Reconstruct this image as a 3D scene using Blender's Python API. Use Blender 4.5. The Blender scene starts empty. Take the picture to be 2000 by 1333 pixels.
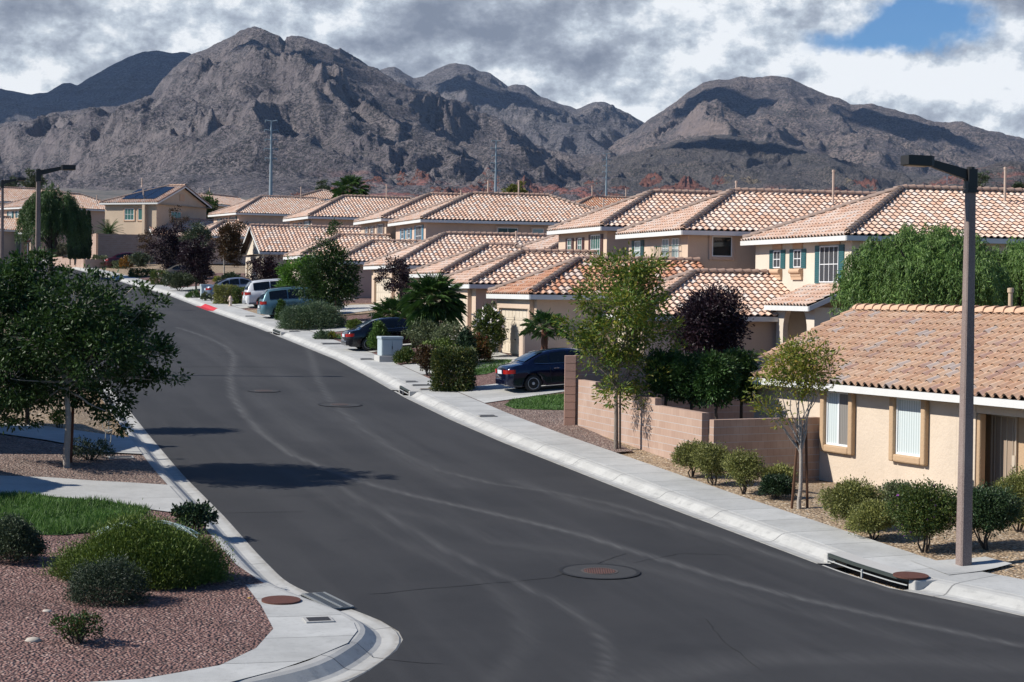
import bpy, bmesh, math, random
import numpy as np
from mathutils import Vector, Matrix
from mathutils.geometry import delaunay_2d_cdt
random.seed(7); rng=np.random.default_rng(7)
SC=bpy.context.scene
R=math.radians
# ------------------------------------------------------------------ camera
FPX=3700.0; PITCH=math.atan(96.5/FPX); ROLL=0.012
cam_d=bpy.data.cameras.new('camera'); cam=bpy.data.objects.new('camera',cam_d); SC.collection.objects.link(cam)
cam_d.sensor_width=36; cam_d.lens=FPX/2000*36; cam_d.clip_start=0.5; cam_d.clip_end=40000
_f=Vector((0,math.cos(PITCH),-math.sin(PITCH))); _u=Vector((0,math.sin(PITCH),math.cos(PITCH))); _r=Vector((1,0,0))
_R=_r*math.cos(ROLL)+_u*math.sin(ROLL); _U=_u*math.cos(ROLL)-_r*math.sin(ROLL)
cam.matrix_world=Matrix((( _R.x,_U.x,-_f.x,0),(_R.y,_U.y,-_f.y,0),(_R.z,_U.z,-_f.z,0),(0,0,0,1)))
SC.camera=cam
# ------------------------------------------------------------------ world and sun
SUN_EL=R(38); SUN_AZ_DIR=R(10)      # light travels toward +x, a little toward +y
L_to=Vector((-math.cos(SUN_AZ_DIR)*math.cos(SUN_EL),-math.sin(SUN_AZ_DIR)*math.cos(SUN_EL),math.sin(SUN_EL)))
sd=bpy.data.lights.new('sun','SUN'); sd.energy=5.0; sd.angle=R(0.55); sd.color=(1.0,0.95,0.87)
so=bpy.data.objects.new('sun',sd); SC.collection.objects.link(so); so.rotation_euler=L_to.to_track_quat('Z','Y').to_euler()
SC.view_settings.view_transform='Standard'; SC.view_settings.look='None'; SC.view_settings.gamma=1; SC.view_settings.exposure=0.34
SC.view_settings.use_curve_mapping=False
SC.cycles.max_bounces=5; SC.cycles.transparent_max_bounces=8; SC.cycles.diffuse_bounces=2; SC.cycles.glossy_bounces=2
SC.cycles.caustics_reflective=False; SC.cycles.caustics_refractive=False
class NT:
    """small node-tree writer"""
    def __init__(s,nt): s.nt=nt
    def n(s,t,**k):
        x=s.nt.nodes.new(t)
        for a,b in k.items():
            if a=='ins':
                for i,v in b.items():
                    if isinstance(v,bpy.types.NodeSocket): s.nt.links.new(v,x.inputs[i])
                    else: x.inputs[i].default_value=v
            else: setattr(x,a,b)
        return x
    def math(s,op,a,b=0.0,c=None,clamp=False):
        ins={0:a,1:b}
        if c is not None: ins[2]=c
        return s.n('ShaderNodeMath',operation=op,use_clamp=clamp,ins=ins).outputs[0]
    def vmath(s,op,a,b=(0,0,0)):
        return s.n('ShaderNodeVectorMath',operation=op,ins={0:a,1:b}).outputs[0]
    def noise(s,vec,scale,detail=4,rough=.55,dist=0.0,out=0):
        return s.n('ShaderNodeTexNoise',ins={'Vector':vec,'Scale':scale,'Detail':detail,'Roughness':rough,'Distortion':dist}).outputs[out]
    def ramp(s,fac,stops,interp='LINEAR'):
        x=s.n('ShaderNodeValToRGB',ins={0:fac}); cr=x.color_ramp; cr.interpolation=interp
        while len(cr.elements)<len(stops): cr.elements.new(.5)
        for e,(p,c) in zip(cr.elements,stops):
            e.position=p; e.color=(c[0],c[1],c[2],1) if not isinstance(c,(int,float)) else (c,c,c,1)
        return x.outputs[0]
    def mix(s,fac,a,b,blend='MIX'):
        x=s.n('ShaderNodeMix',data_type='RGBA',blend_type=blend)
        for i,v in ((0,fac),(6,a),(7,b)):
            if isinstance(v,bpy.types.NodeSocket): s.nt.links.new(v,x.inputs[i])
            else: x.inputs[i].default_value=v if isinstance(v,(int,float)) else (v[0],v[1],v[2],1)
        return x.outputs[2]
    def maprange(s,v,a,b,c=0.0,d=1.0):
        return s.n('ShaderNodeMapRange',ins={0:v,1:a,2:b,3:c,4:d},interpolation_type='SMOOTHSTEP').outputs[0]
wd=bpy.data.worlds.new('World'); SC.world=wd; wd.use_nodes=True; wd.node_tree.nodes.clear(); w=NT(wd.node_tree)
sky=w.n('ShaderNodeTexSky',sky_type='NISHITA',sun_disc=False,sun_elevation=SUN_EL,sun_rotation=math.atan2(L_to.x,L_to.y),altitude=900.0,air_density=1.0,dust_density=0.2,ozone_density=1.6)
tc=w.n('ShaderNodeTexCoord').outputs['Generated']
sx=w.n('ShaderNodeSeparateXYZ',ins={0:tc})
X,Y,Z=sx.outputs
def cloud_density(vec,det):
    st=w.n('ShaderNodeMapping',ins={0:vec,3:(1,1,1.45)}).outputs[0]
    return w.n('ShaderNodeTexNoise',ins={'Vector':st,'Scale':7.6,'Detail':det,'Roughness':.61,'Lacunarity':2.1,'Distortion':0.0}).outputs[0]
d0=cloud_density(tc,9.0)
d1=cloud_density(w.vmath('ADD',tc,(-0.006,0.0,0.0095)),7.0)
hz=w.noise(w.n('ShaderNodeMapping',ins={0:tc,1:(3.1,1.7,.4),3:(1,1,2.2)}).outputs[0],5.0,3,.5)
wx_=w.n('ShaderNodeTexNoise',ins={'Vector':tc,'Scale':16.0,'Detail':5.0,'Roughness':.6}).outputs[1]; wxs=w.n('ShaderNodeSeparateXYZ',ins={0:w.vmath('MULTIPLY',w.vmath('SUBTRACT',wx_,(.5,.5,.5)),(.085,.0,.055))}).outputs; XW=w.math('ADD',X,wxs[0]); ZW=w.math('ADD',Z,wxs[2])
def blob(px,py,rx,rz):
    cx,cz=(px-1000)/3700,(570-py)/3700
    a=w.math('DIVIDE',w.math('SUBTRACT',XW,cx),rx/3700); b=w.math('DIVIDE',w.math('SUBTRACT',ZW,cz),rz/3700)
    r2=w.math('ADD',w.math('MULTIPLY',a,a),w.math('MULTIPLY',b,b))
    return w.math('EXPONENT',w.math('MULTIPLY',r2,-1.0))
def total(L):
    acc=None
    for px,py,rx,rz,k in L:
        v=w.math('MULTIPLY',blob(px,py,rx,rz),k); acc=v if acc is None else w.math('ADD',acc,v)
    return w.math('MULTIPLY',acc,fr)
fr=w.maprange(Y,0.2,0.8)
gap=total([(1775,58,140,62,.82),(1630,100,140,38,.42),(25,150,60,40,.14),(1540,60,110,34,.10)])
elev=w.maprange(Z,0.17,0.30)
behind=w.maprange(Y,0.93,0.70)
cov=w.math('SUBTRACT',w.math('SUBTRACT',w.math('ADD',w.math('MULTIPLY_ADD',d0,.8,.1),.34),gap),w.math('MULTIPLY',w.math('MAXIMUM',elev,behind),.62))
mask=w.maprange(cov,.28,.62)
relief=w.math('MULTIPLY',w.math('SUBTRACT',d0,d1),4.9)
bias=total([(1100,55,300,55,-.17),(1130,150,130,36,-.14),(1940,150,150,100,.26),(1650,170,190,70,.16),(1270,95,70,26,.30),(1140,215,170,42,.26),(330,80,260,50,.12),(60,190,160,50,.10),(1970,15,110,30,-.30),(700,60,200,60,-.02),(880,100,80,40,.14),(1450,60,170,50,.08)])
base=w.math('ADD',.58,bias)
hb=w.math('MULTIPLY',w.math('SUBTRACT',hz,.5),.55)
dd_=w.math('MULTIPLY',w.math('SUBTRACT',d0,.5),-.35)
br=w.math('ADD',w.math('ADD',w.math('ADD',base,relief),hb),dd_,clamp=True)
ccol=w.ramp(br,[(0,(.235,.27,.335)),(.25,(.335,.375,.445)),(.46,(.455,.505,.58)),(.66,(.66,.73,.80)),(.9,(1.05,1.08,1.10))])
bg1=w.n('ShaderNodeBackground',ins={0:w.mix(1.0,sky.outputs[0],(.68,1.12,1.60),'MULTIPLY'),1:.052})
bg2=w.n('ShaderNodeBackground',ins={0:ccol,1:.74})
ms=w.n('ShaderNodeMixShader',ins={0:mask,1:bg1.outputs[0],2:bg2.outputs[0]})
w.n('ShaderNodeOutputWorld',ins={0:ms.outputs[0]})
# ------------------------------------------------------------------ frames of reference
TH=R(16.7); SN,CS=math.sin(TH),math.cos(TH)      # the street runs TH to the left of straight ahead
H0=6.8; MS=0.0428                                 # eye height over the street at t=0, gradient of the street
def ray(px,py):
    d=_f+_R*((px-1000)/FPX)-_U*((py-666.5)/FPX); return d/d.y
def interp(x,pts): return float(np.interp(x,[p[0] for p in pts],[p[1] for p in pts]))
def zr(t):
    t=np.asarray(t,float)
    return np.where(t<180,-H0+MS*t,np.where(t<300,-H0+MS*180+.037*(t-180),-H0+MS*180+.037*120+.052*(t-300)))
RP=[(16,32),(20,26.5),(23,22.5),(26,19.6),(29,18.07),(30.6,17.5),(31.7,16.92),(33.4,16.7),(41.6,16.3),(54,15.95),(60,15.95),(67.3,16.15),(75,16.6),(84.5,17.05),(107,17.0),(125.6,16.5),(145,16.3),(165,15.1),(182,14.26),(202,13.2),(224,11.7),(236,10.6)]
LP=[(24.2,-45),(24.4,-20),(24.8,-3),(25.2,2.2),(25.8,4.2),(26.69,5.6),(27.3,6.04),(28.5,6.75),(29.2,7.01),(29.8,7.08),(30.7,6.96),(31.4,6.75),(32.1,6.45),(34,5.98),(37,5.92),(41.5,5.92),(48,5.8),(57,5.82),(65.5,5.9),(107,5.9),(145,5.6),(165,4.6),(182,3.6),(202,2.6),(224,1.1),(236,0.1)]
rt_,rw_=np.array([p[0] for p in RP]),np.array([p[1] for p in RP])
lt_,lw_=np.array([p[0] for p in LP]),np.array([p[1] for p in LP])
PADZ=-4.95
def sstep(x,a,b):
    x=np.clip((x-a)/(b-a),0,1); return x*x*(3-2*x)
def G(w_,t_):
    """ground height at street coordinates"""
    w_=np.asarray(w_,float); t_=np.asarray(t_,float)
    base=zr(t_); er=np.interp(t_,rt_,rw_); el=np.interp(t_,lt_,lw_)
    s=w_-er-.55; dz=np.where(s>0,.16+np.clip((s-1.4)*.075,0,.5),0)
    l=el-.6-w_; dzl=np.where(l>0,.16+np.clip((l-1.0)*.02,0,.3),0)
    dz=np.where(t_>236,.0,dz+dzl); dz=np.where(t_<23.5,np.minimum(dz,.16*0),dz)
    z=base+dz
    k=sstep(w_,19.4,21.6)*(1-sstep(t_,52,60))*sstep(t_,22,34)
    return z*(1-k)+PADZ*k
def wt2xy(w_,t_): return w_*CS-t_*SN, w_*SN+t_*CS
def W(w_,t_,dz=0.0,z=None):
    x,y=wt2xy(w_,t_); return Vector((x,y,(float(G(w_,t_))+dz) if z is None else z))
def xy2wt(x,y): return x*CS+y*SN, -x*SN+y*CS
def hit(px,py,dz=0.0):
    """where the line of sight through a photo pixel meets the ground"""
    d=ray(px,py); lo,hi=10.0,900.0
    D=lo
    while D<hi:
        p=d*D; a,b=xy2wt(p.x,p.y)
        if p.z<float(G(a,b))+dz: break
        D+=1.0+D*.01
    a0,a1=D-1.5-D*.015,D
    for _ in range(30):
        m=(a0+a1)/2; p=d*m; a,b=xy2wt(p.x,p.y)
        if p.z<float(G(a,b))+dz: a1=m
        else: a0=m
    p=d*a1; a,b=xy2wt(p.x,p.y); return a,b
def atD(px,py,D): return ray(px,py)*D
# ------------------------------------------------------------------ objects
def link(o,parent=None):
    SC.collection.objects.link(o)
    if parent: o.parent=parent
    return o
def tag(o,label=None,cat=None,group=None,kind=None):
    if label: o['label']=label
    if cat: o['category']=cat
    if group: o['group']=group
    if kind: o['kind']=kind
    return o
def thing(name,label,cat,loc=(0,0,0),group=None,rz=0.0):
    o=bpy.data.objects.new(name,None); o.location=loc; o.rotation_euler=(0,0,rz); o.empty_display_size=.3; link(o); return tag(o,label,cat,group)
class MB:
    """collects polygons, builds one mesh object"""
    def __init__(s): s.v=[]; s.f=[]; s.smooth=False
    def add(s,vs,fs):
        b=len(s.v); s.v.extend([tuple(v) for v in vs]); s.f.extend([tuple(b+i for i in f) for f in fs]); return s
    def quad(s,a,b,c,d): return s.add([a,b,c,d],[(0,1,2,3)])
    def box(s,x0,x1,y0,y1,z0,z1,M=None):
        vs=[Vector(p) for p in ((x0,y0,z0),(x1,y0,z0),(x1,y1,z0),(x0,y1,z0),(x0,y0,z1),(x1,y0,z1),(x1,y1,z1),(x0,y1,z1))]
        if M: vs=[M@v for v in vs]
        return s.add(vs,[(0,3,2,1),(4,5,6,7),(0,1,5,4),(1,2,6,5),(2,3,7,6),(3,0,4,7)])
    def tube(s,pts,rad,n=8,cap=True):
        pts=[Vector(p) for p in pts]
        if not isinstance(rad,(list,tuple)): rad=[rad]*len(pts)
        b=len(s.v)
        for i,p in enumerate(pts):
            d=(pts[min(i+1,len(pts)-1)]-pts[max(i-1,0)]).normalized()
            a=d.orthogonal().normalized() if abs(d.z)<.95 else Vector((1,0,0)); a=(a-d*a.dot(d)).normalized(); c=d.cross(a)
            for k in range(n):
                t=2*math.pi*k/n; s.v.append(tuple(p+(a*math.cos(t)+c*math.sin(t))*rad[i]))
        for i in range(len(pts)-1):
            for k in range(n): s.f.append((b+i*n+k,b+i*n+(k+1)%n,b+(i+1)*n+(k+1)%n,b+(i+1)*n+k))
        if cap: s.f.append(tuple(b+k for k in range(n-1,-1,-1))); s.f.append(tuple(b+(len(pts)-1)*n+k for k in range(n)))
        return s
    def lathe(s,c,prof,n=16,M=None):
        b=len(s.v); c=Vector(c)
        for r,z in prof:
            for k in range(n):
                t=2*math.pi*k/n; v=Vector((r*math.cos(t),r*math.sin(t),z)); 
                if M: v=M@v
                s.v.append(tuple(c+v))
        for i in range(len(prof)-1):
            for k in range(n): s.f.append((b+i*n+k,b+i*n+(k+1)%n,b+(i+1)*n+(k+1)%n,b+(i+1)*n+k))
        s.f.append(tuple(b+k for k in range(n-1,-1,-1))); s.f.append(tuple(b+(len(prof)-1)*n+k for k in range(n)))
        return s
    def build(s,name,mat,parent=None,smooth=False,bevel=0,world=False):
        """world=True: vertices are world coordinates, moved into the parent's frame"""
        me=bpy.data.meshes.new(name); vs=s.v
        if world and parent:
            Mi=(Matrix.Translation(parent.location)@parent.rotation_euler.to_matrix().to_4x4()).inverted(); vs=[tuple(Mi@Vector(v)) for v in vs]
        me.from_pydata(vs,[],s.f); me.update()
        if mat: me.materials.append(mat)
        if smooth: me.polygons.foreach_set('use_smooth',[True]*len(me.polygons))
        o=bpy.data.objects.new(name,me); link(o,parent)
        if bevel:
            m=o.modifiers.new('bevel','BEVEL'); m.width=bevel; m.segments=2; m.limit_method='ANGLE'; m.angle_limit=R(40)
        return o
def np_mesh(name,V,F,mat,parent=None,uv=None,attr=None,smooth=False):
    """V (n,3); F (m,k) constant size faces"""
    me=bpy.data.meshes.new(name); n,mk=len(V),F.shape; k=mk[1]
    me.vertices.add(n); me.vertices.foreach_set('co',np.ascontiguousarray(V,dtype=np.float32).ravel())
    me.loops.add(mk[0]*k); me.loops.foreach_set('vertex_index',np.ascontiguousarray(F,dtype=np.int32).ravel())
    me.polygons.add(mk[0]); me.polygons.foreach_set('loop_start',np.arange(0,mk[0]*k,k,dtype=np.int32)); 
    me.update(calc_edges=True)
    me.polygons.foreach_set('use_smooth',np.full(mk[0],bool(smooth)))
    if uv is not None:
        l=me.uv_layers.new(name='UVMap'); l.data.foreach_set('uv',np.ascontiguousarray(uv,dtype=np.float32).ravel())
    if attr:
        for nm,a in attr.items():
            at=me.attributes.new(nm,'FLOAT','POINT'); at.data.foreach_set('value',np.ascontiguousarray(a,dtype=np.float32))
    me.materials.append(mat); o=bpy.data.objects.new(name,me); return link(o,parent)
# ------------------------------------------------------------------ materials
MATS={}
def mat(name,fn=None,col=None,rough=.8,metal=0.0,**k):
    if name in MATS: return MATS[name]
    m=bpy.data.materials.new(name); m.use_nodes=True; nt=NT(m.node_tree); b=m.node_tree.nodes['Principled BSDF']
    b.inputs['Roughness'].default_value=rough; b.inputs['Metallic'].default_value=metal
    if col: b.inputs['Base Color'].default_value=(*col,1)
    for a,v in k.items(): b.inputs[a].default_value=v
    def setc(sock,to='Base Color'): m.node_tree.links.new(sock,b.inputs[to])
    def bump(h,strength=.3,dist=.02):
        x=nt.n('ShaderNodeBump',ins={'Height':h,'Strength':strength,'Distance':dist}); m.node_tree.links.new(x.outputs[0],b.inputs['Normal'])
    if fn: fn(nt,setc,bump)
    MATS[name]=m; return m
def obj_co(nt): return nt.n('ShaderNodeTexCoord').outputs['Object']
def geo_co(nt): return nt.n('ShaderNodeNewGeometry').outputs['Position']
def mul(c,k): return tuple(x*k for x in c)
def m_var(name,col,amt=.18,scale=1.5,rough=.85,bstr=.15,bscale=40,bd=.01,metal=0.0,**k):
    """plain surface with faint mottling and fine grain"""
    def fn(nt,setc,bump):
        co=geo_co(nt); n=nt.noise(co,scale,5,.6); n2=nt.noise(co,bscale,2,.5)
        f=nt.math('MULTIPLY_ADD',nt.math('ADD',nt.math('MULTIPLY',n,.7),nt.math('MULTIPLY',n2,.3)),2*amt,1-amt)
        setc(nt.mix(1.0,(*col,1),nt.n('ShaderNodeCombineColor',ins={0:f,1:f,2:f}).outputs[0],'MULTIPLY'))
        if bstr: bump(n2,bstr,bd)
    return mat(name,fn,rough=rough,metal=metal,**k)
def m_leaf(name,cols,rough=.5,trans=.25):
    """leaf-sized faces, each with its own shade"""
    def fn(nt,setc,bump):
        g=nt.n('ShaderNodeNewGeometry'); r=g.outputs['Random Per Island']
        c=nt.ramp(r,[(i/(len(cols)-1) if len(cols)>1 else 0,cc) for i,cc in enumerate(cols)])
        n=nt.noise(geo_co(nt),.9,2,.5)
        f=nt.math('MULTIPLY_ADD',n,.9,.55); c=nt.mix(1.0,c,nt.n('ShaderNodeCombineColor',ins={0:f,1:f,2:f}).outputs[0],'MULTIPLY'); setc(c)
        b=nt.nt.nodes['Principled BSDF']; b.inputs['Specular IOR Level'].default_value=.35
        tr=nt.n('ShaderNodeBsdfTranslucent',ins={0:c}); mx=nt.n('ShaderNodeMixShader',ins={0:trans,1:b.outputs[0],2:tr.outputs[0]})
        out=[x for x in nt.nt.nodes if x.type=='OUTPUT_MATERIAL'][0]; nt.nt.links.new(mx.outputs[0],out.inputs[0])
    return mat(name,fn,rough=rough)
def f_gravel(cols,scale=26,d=.03):
    def fn(nt,setc,bump):
        co=geo_co(nt)
        v=nt.n('ShaderNodeTexVoronoi',feature='F1',ins={'Vector':co,'Scale':scale}); 
        rnd=nt.n('ShaderNodeSeparateColor',ins={0:v.outputs['Color']}).outputs[0]
        c=nt.ramp(rnd,[(i/(len(cols)-1),cc) for i,cc in enumerate(cols)])
        n=nt.noise(co,.7,5,.6); c=nt.mix(nt.maprange(n,.35,.7),c,nt.mix(1.0,c,(.72,.70,.68),'MULTIPLY'))
        edge=nt.maprange(v.outputs['Distance'],.25,.75,1.0,.45); c=nt.mix(1.0,c,nt.n('ShaderNodeCombineColor',ins={0:edge,1:edge,2:edge}).outputs[0],'MULTIPLY')
        setc(c); bump(nt.math('SUBTRACT',1.0,v.outputs['Distance']),1.0,d)
    return fn
M_red=mat('red lava gravel',f_gravel([(.13,.07,.062),(.25,.13,.108),(.36,.205,.175),(.22,.11,.092),(.50,.35,.30)],19,.055),rough=.95)
M_tan=mat('tan gravel',f_gravel([(.16,.105,.06),(.30,.20,.115),(.42,.30,.18),(.24,.155,.09),(.55,.45,.33)],17,.05),rough=.95)
M_pink=mat('pinkish gravel',f_gravel([(.16,.10,.085),(.30,.205,.165),(.40,.29,.235),(.24,.15,.125),(.5,.42,.36)],17,.05),rough=.95)
def f_conc(base,joint=None):
    def fn(nt,setc,bump):
        co=geo_co(nt); n=nt.noise(co,.8,6,.65); n2=nt.noise(co,9,4,.6); n3=nt.noise(co,55,2,.5)
        c=nt.mix(nt.maprange(n,.35,.7),base,mul(base,.80)); c=nt.mix(nt.maprange(n2,.5,.75,0,.5),c,mul(base,.66))
        wt=nt.n('ShaderNodeUVMap').outputs[0]; s=nt.n('ShaderNodeSeparateXYZ',ins={0:wt})
        if joint:
            fr=nt.math('FRACT',nt.math('DIVIDE',s.outputs[1],joint)); j=nt.math('LESS_THAN',fr,.030/joint)
            c=nt.mix(nt.math('MULTIPLY',j,.75),c,mul(base,.28))
            cell=nt.n('ShaderNodeTexWhiteNoise',noise_dimensions='1D',ins={'W':nt.math('FLOOR',nt.math('DIVIDE',s.outputs[1],joint))}).outputs[0]
            f=nt.math('MULTIPLY_ADD',cell,.14,.92); c=nt.mix(1.0,c,nt.n('ShaderNodeCombineColor',ins={0:f,1:f,2:f}).outputs[0],'MULTIPLY')
        setc(c); bump(n3,.25,.006)
    return fn
M_walk=mat('pavement concrete',f_conc((.46,.46,.44),1.52),rough=.9)
M_kerb=mat('kerb concrete',None,rough=.9)
def _kerb(nt,setc,bump):
    co=geo_co(nt); uv=nt.n('ShaderNodeUVMap').outputs[0]; s=nt.n('ShaderNodeSeparateXYZ',ins={0:uv})
    n=nt.noise(co,1.1,6,.7); st=nt.noise(nt.n('ShaderNodeMapping',ins={0:uv,3:(3.5,1.6,1)}).outputs[0],1.8,6,.72,.3)
    c=nt.mix(nt.maprange(n,.35,.65),(.45,.445,.42),(.37,.365,.345))
    a=nt.math('MULTIPLY',nt.maprange(s.outputs[0],.12,.34),nt.maprange(s.outputs[0],.62,.44))
    c=nt.mix(nt.math('MULTIPLY',a,nt.maprange(st,.50,.68,0,.45)),c,(.17,.17,.168))
    g=nt.maprange(s.outputs[0],.16,.03); c=nt.mix(nt.math('MULTIPLY',g,nt.maprange(st,.35,.65,.2,.7)),c,(.24,.22,.185))
    fr=nt.math('FRACT',nt.math('DIVIDE',s.outputs[1],3.04)); j=nt.math('LESS_THAN',fr,.012); c=nt.mix(nt.math('MULTIPLY',j,.7),c,(.08,.08,.08))
    setc(c); bump(nt.noise(co,45,3,.6),.25,.006)
MATS.pop('kerb concrete'); M_kerb=mat('kerb concrete ',_kerb,rough=.9)
M_drive=mat('driveway concrete',f_conc((.47,.465,.44),3.6),rough=.9)
def _asph(nt,setc,bump):
    co=geo_co(nt); n=nt.noise(co,.22,6,.6); n2=nt.noise(co,3.0,6,.7); n3=nt.noise(co,70,2,.6)
    uv=nt.n('ShaderNodeUVMap').outputs[0]
    lane=nt.noise(nt.n('ShaderNodeMapping',ins={0:uv,3:(1.0,.07,1)}).outputs[0],1.1,5,.6,.3)
    c=nt.mix(nt.maprange(n,.3,.7),(.0175,.0176,.0186),(.0285,.028,.0285)); c=nt.mix(nt.maprange(lane,.42,.66,0,.55),c,(.037,.0365,.037))
    c=nt.mix(nt.maprange(n2,.52,.78,0,.55),c,(.016,.016,.018)); pt=nt.noise(co,.55,3,.5); c=nt.mix(nt.maprange(pt,.60,.72,0,.45),c,(.014,.014,.015)); c=nt.mix(nt.maprange(n3,.6,.85,0,.5),c,(.085,.085,.085))
    d=nt.n('ShaderNodeAttribute',attribute_name='dust').outputs['Fac']
    dd=nt.math('MULTIPLY',d,nt.maprange(nt.noise(nt.n('ShaderNodeMapping',ins={0:uv,3:(9.0,.5,1)}).outputs[0],1.0,5,.75),.28,.72,.30,1.25)); c=nt.mix(nt.math('MULTIPLY',dd,.8),c,(.115,.113,.110))
    k=nt.n('ShaderNodeTexVoronoi',feature='DISTANCE_TO_EDGE',ins={'Vector':nt.vmath('ADD',co,nt.vmath('SCALE',nt.noise(co,1.2,4,.6,0,1),(0,0,0))),'Scale':.16})
    cr=nt.maprange(k.outputs[0],.0035,.0012,0,.0); 
    setc(c); bump(nt.math('ADD',n3,nt.math('MULTIPLY',n2,.4)),.35,.012)
M_asph=mat('asphalt',_asph,rough=.86)
def f_stucco(col,rough_scale=14,bd=.02):
    def fn(nt,setc,bump):
        co=geo_co(nt); n=nt.noise(co,.5,5,.6); n2=nt.noise(co,rough_scale,5,.6); st=nt.noise(nt.n('ShaderNodeMapping',ins={0:co,3:(3,3,.35)}).outputs[0],1.3,4,.6)
        c=nt.mix(nt.maprange(n,.3,.7),col,mul(col,.88)); c=nt.mix(nt.maprange(st,.55,.8,0,.35),c,mul(col,.72)); setc(c); bump(n2,.5,bd)
    return fn
ST_pink=mat('pink beige stucco',f_stucco((.56,.415,.325)),rough=.95)
ST_tan=mat('tan stucco',f_stucco((.585,.45,.34)),rough=.95)
ST_cream=mat('cream stucco',f_stucco((.64,.56,.46)),rough=.95)
ST_gold=mat('golden stucco',f_stucco((.54,.425,.31)),rough=.95)
ST_peach=mat('peach stucco trim',f_stucco((.58,.385,.25)),rough=.95)
ST_near=mat('near stucco',f_stucco((.62,.515,.405),12,.03),rough=.95)
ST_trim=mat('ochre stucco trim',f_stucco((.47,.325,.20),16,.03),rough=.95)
M_fascia=m_var('white eave board',(.62,.62,.60),.10,2.5,.6,.1,60,.004)
M_white=m_var('white window frame',(.72,.73,.73),.05,2,.5,0)
M_garage=m_var('cream garage door paint',(.60,.52,.41),.08,1.2,.6,0)
M_teal=m_var('teal shutter paint',(.028,.105,.115),.12,3,.5,0)
M_dteal=m_var('dark teal shutter paint',(.018,.06,.062),.12,3,.5,0)
M_blue=m_var('blue shutter paint',(.07,.20,.29),.12,3,.5,0)
M_brownsh=m_var('brown shutter paint',(.065,.025,.02),.12,3,.5,0)
M_taupesh=m_var('taupe shutter paint',(.17,.12,.10),.12,3,.5,0)
M_glass=mat('dark window glass',None,col=(.015,.02,.022),rough=.06)
M_screen=m_var('insect screen',(.035,.037,.042),.1,3,.7,0)
def _blind(nt,setc,bump):
    co=nt.n('ShaderNodeUVMap').outputs[0]; s=nt.n('ShaderNodeSeparateXYZ',ins={0:co}); f=nt.math('FRACT',nt.math('MULTIPLY',s.outputs[0],11.0))
    c=nt.ramp(f,[(0,(.26,.31,.31)),(.12,(.52,.58,.58)),(.7,(.60,.66,.66)),(1,(.34,.40,.40))]); setc(c)
M_blind=mat('vertical blinds behind glass',_blind,rough=.15)
def f_tile(stops):
    def fn(nt,setc,bump):
        uv=nt.n('ShaderNodeUVMap').outputs[0]; fl=nt.vmath('FLOOR',uv)
        wn=nt.n('ShaderNodeTexWhiteNoise',noise_dimensions='2D',ins={'Vector':fl}).outputs[0]
        c=nt.ramp(wn,stops,'CONSTANT'); co=geo_co(nt)
        n=nt.noise(co,3.2,4,.65); c=nt.mix(nt.maprange(n,.4,.7,0,.28),c,(.55,.47,.41)); n2=nt.noise(co,.35,3,.5); c=nt.mix(nt.maprange(n2,.45,.75,0,.25),c,(.30,.20,.15))
        grit=nt.noise(co,25,2,.5); setc(c); bump(grit,.12,.01)  # fine noise, drives the bump alone
    return fn
TS=[(0,(.63,.40,.285)),(.2,(.69,.485,.37)),(.4,(.655,.435,.32)),(.56,(.70,.535,.435)),(.72,(.58,.35,.24)),(.82,(.63,.54,.475)),(.92,(.72,.555,.45))]
M_tile=mat('clay S tile',f_tile(TS),rough=.85)
M_tile_near=mat('blended clay tile',f_tile([(0,(.56,.36,.23)),(.30,(.50,.30,.19)),(.46,(.60,.41,.28)),(.62,(.42,.26,.20)),(.70,(.55,.34,.22)),(.93,(.44,.37,.33)),(.97,(.48,.40,.35))]),rough=.85)
M_tile_red=mat('redder clay tile',f_tile([(0,(.47,.215,.115)),(.22,(.56,.30,.18)),(.42,(.50,.24,.135)),(.62,(.58,.37,.25)),(.76,(.43,.19,.11)),(.90,(.55,.43,.36))]),rough=.85)
M_cap=m_var('ridge cap tile',(.40,.265,.20),.45,1.8,.85,.1,30,.008)
M_capgrey=m_var('weathered ridge cap tile',(.27,.20,.165),.6,1.6,.85,.1,30,.008)
M_deck_shade=m_var('roof underlay and painted tile shade',(.05,.035,.03),.2,3,.95,0)  # colours the deck and the painted shade at the tile noses
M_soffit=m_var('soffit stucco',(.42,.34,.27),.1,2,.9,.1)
M_pipe=m_var('painted vent pipe',(.50,.37,.29),.15,4,.6,0)
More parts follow.
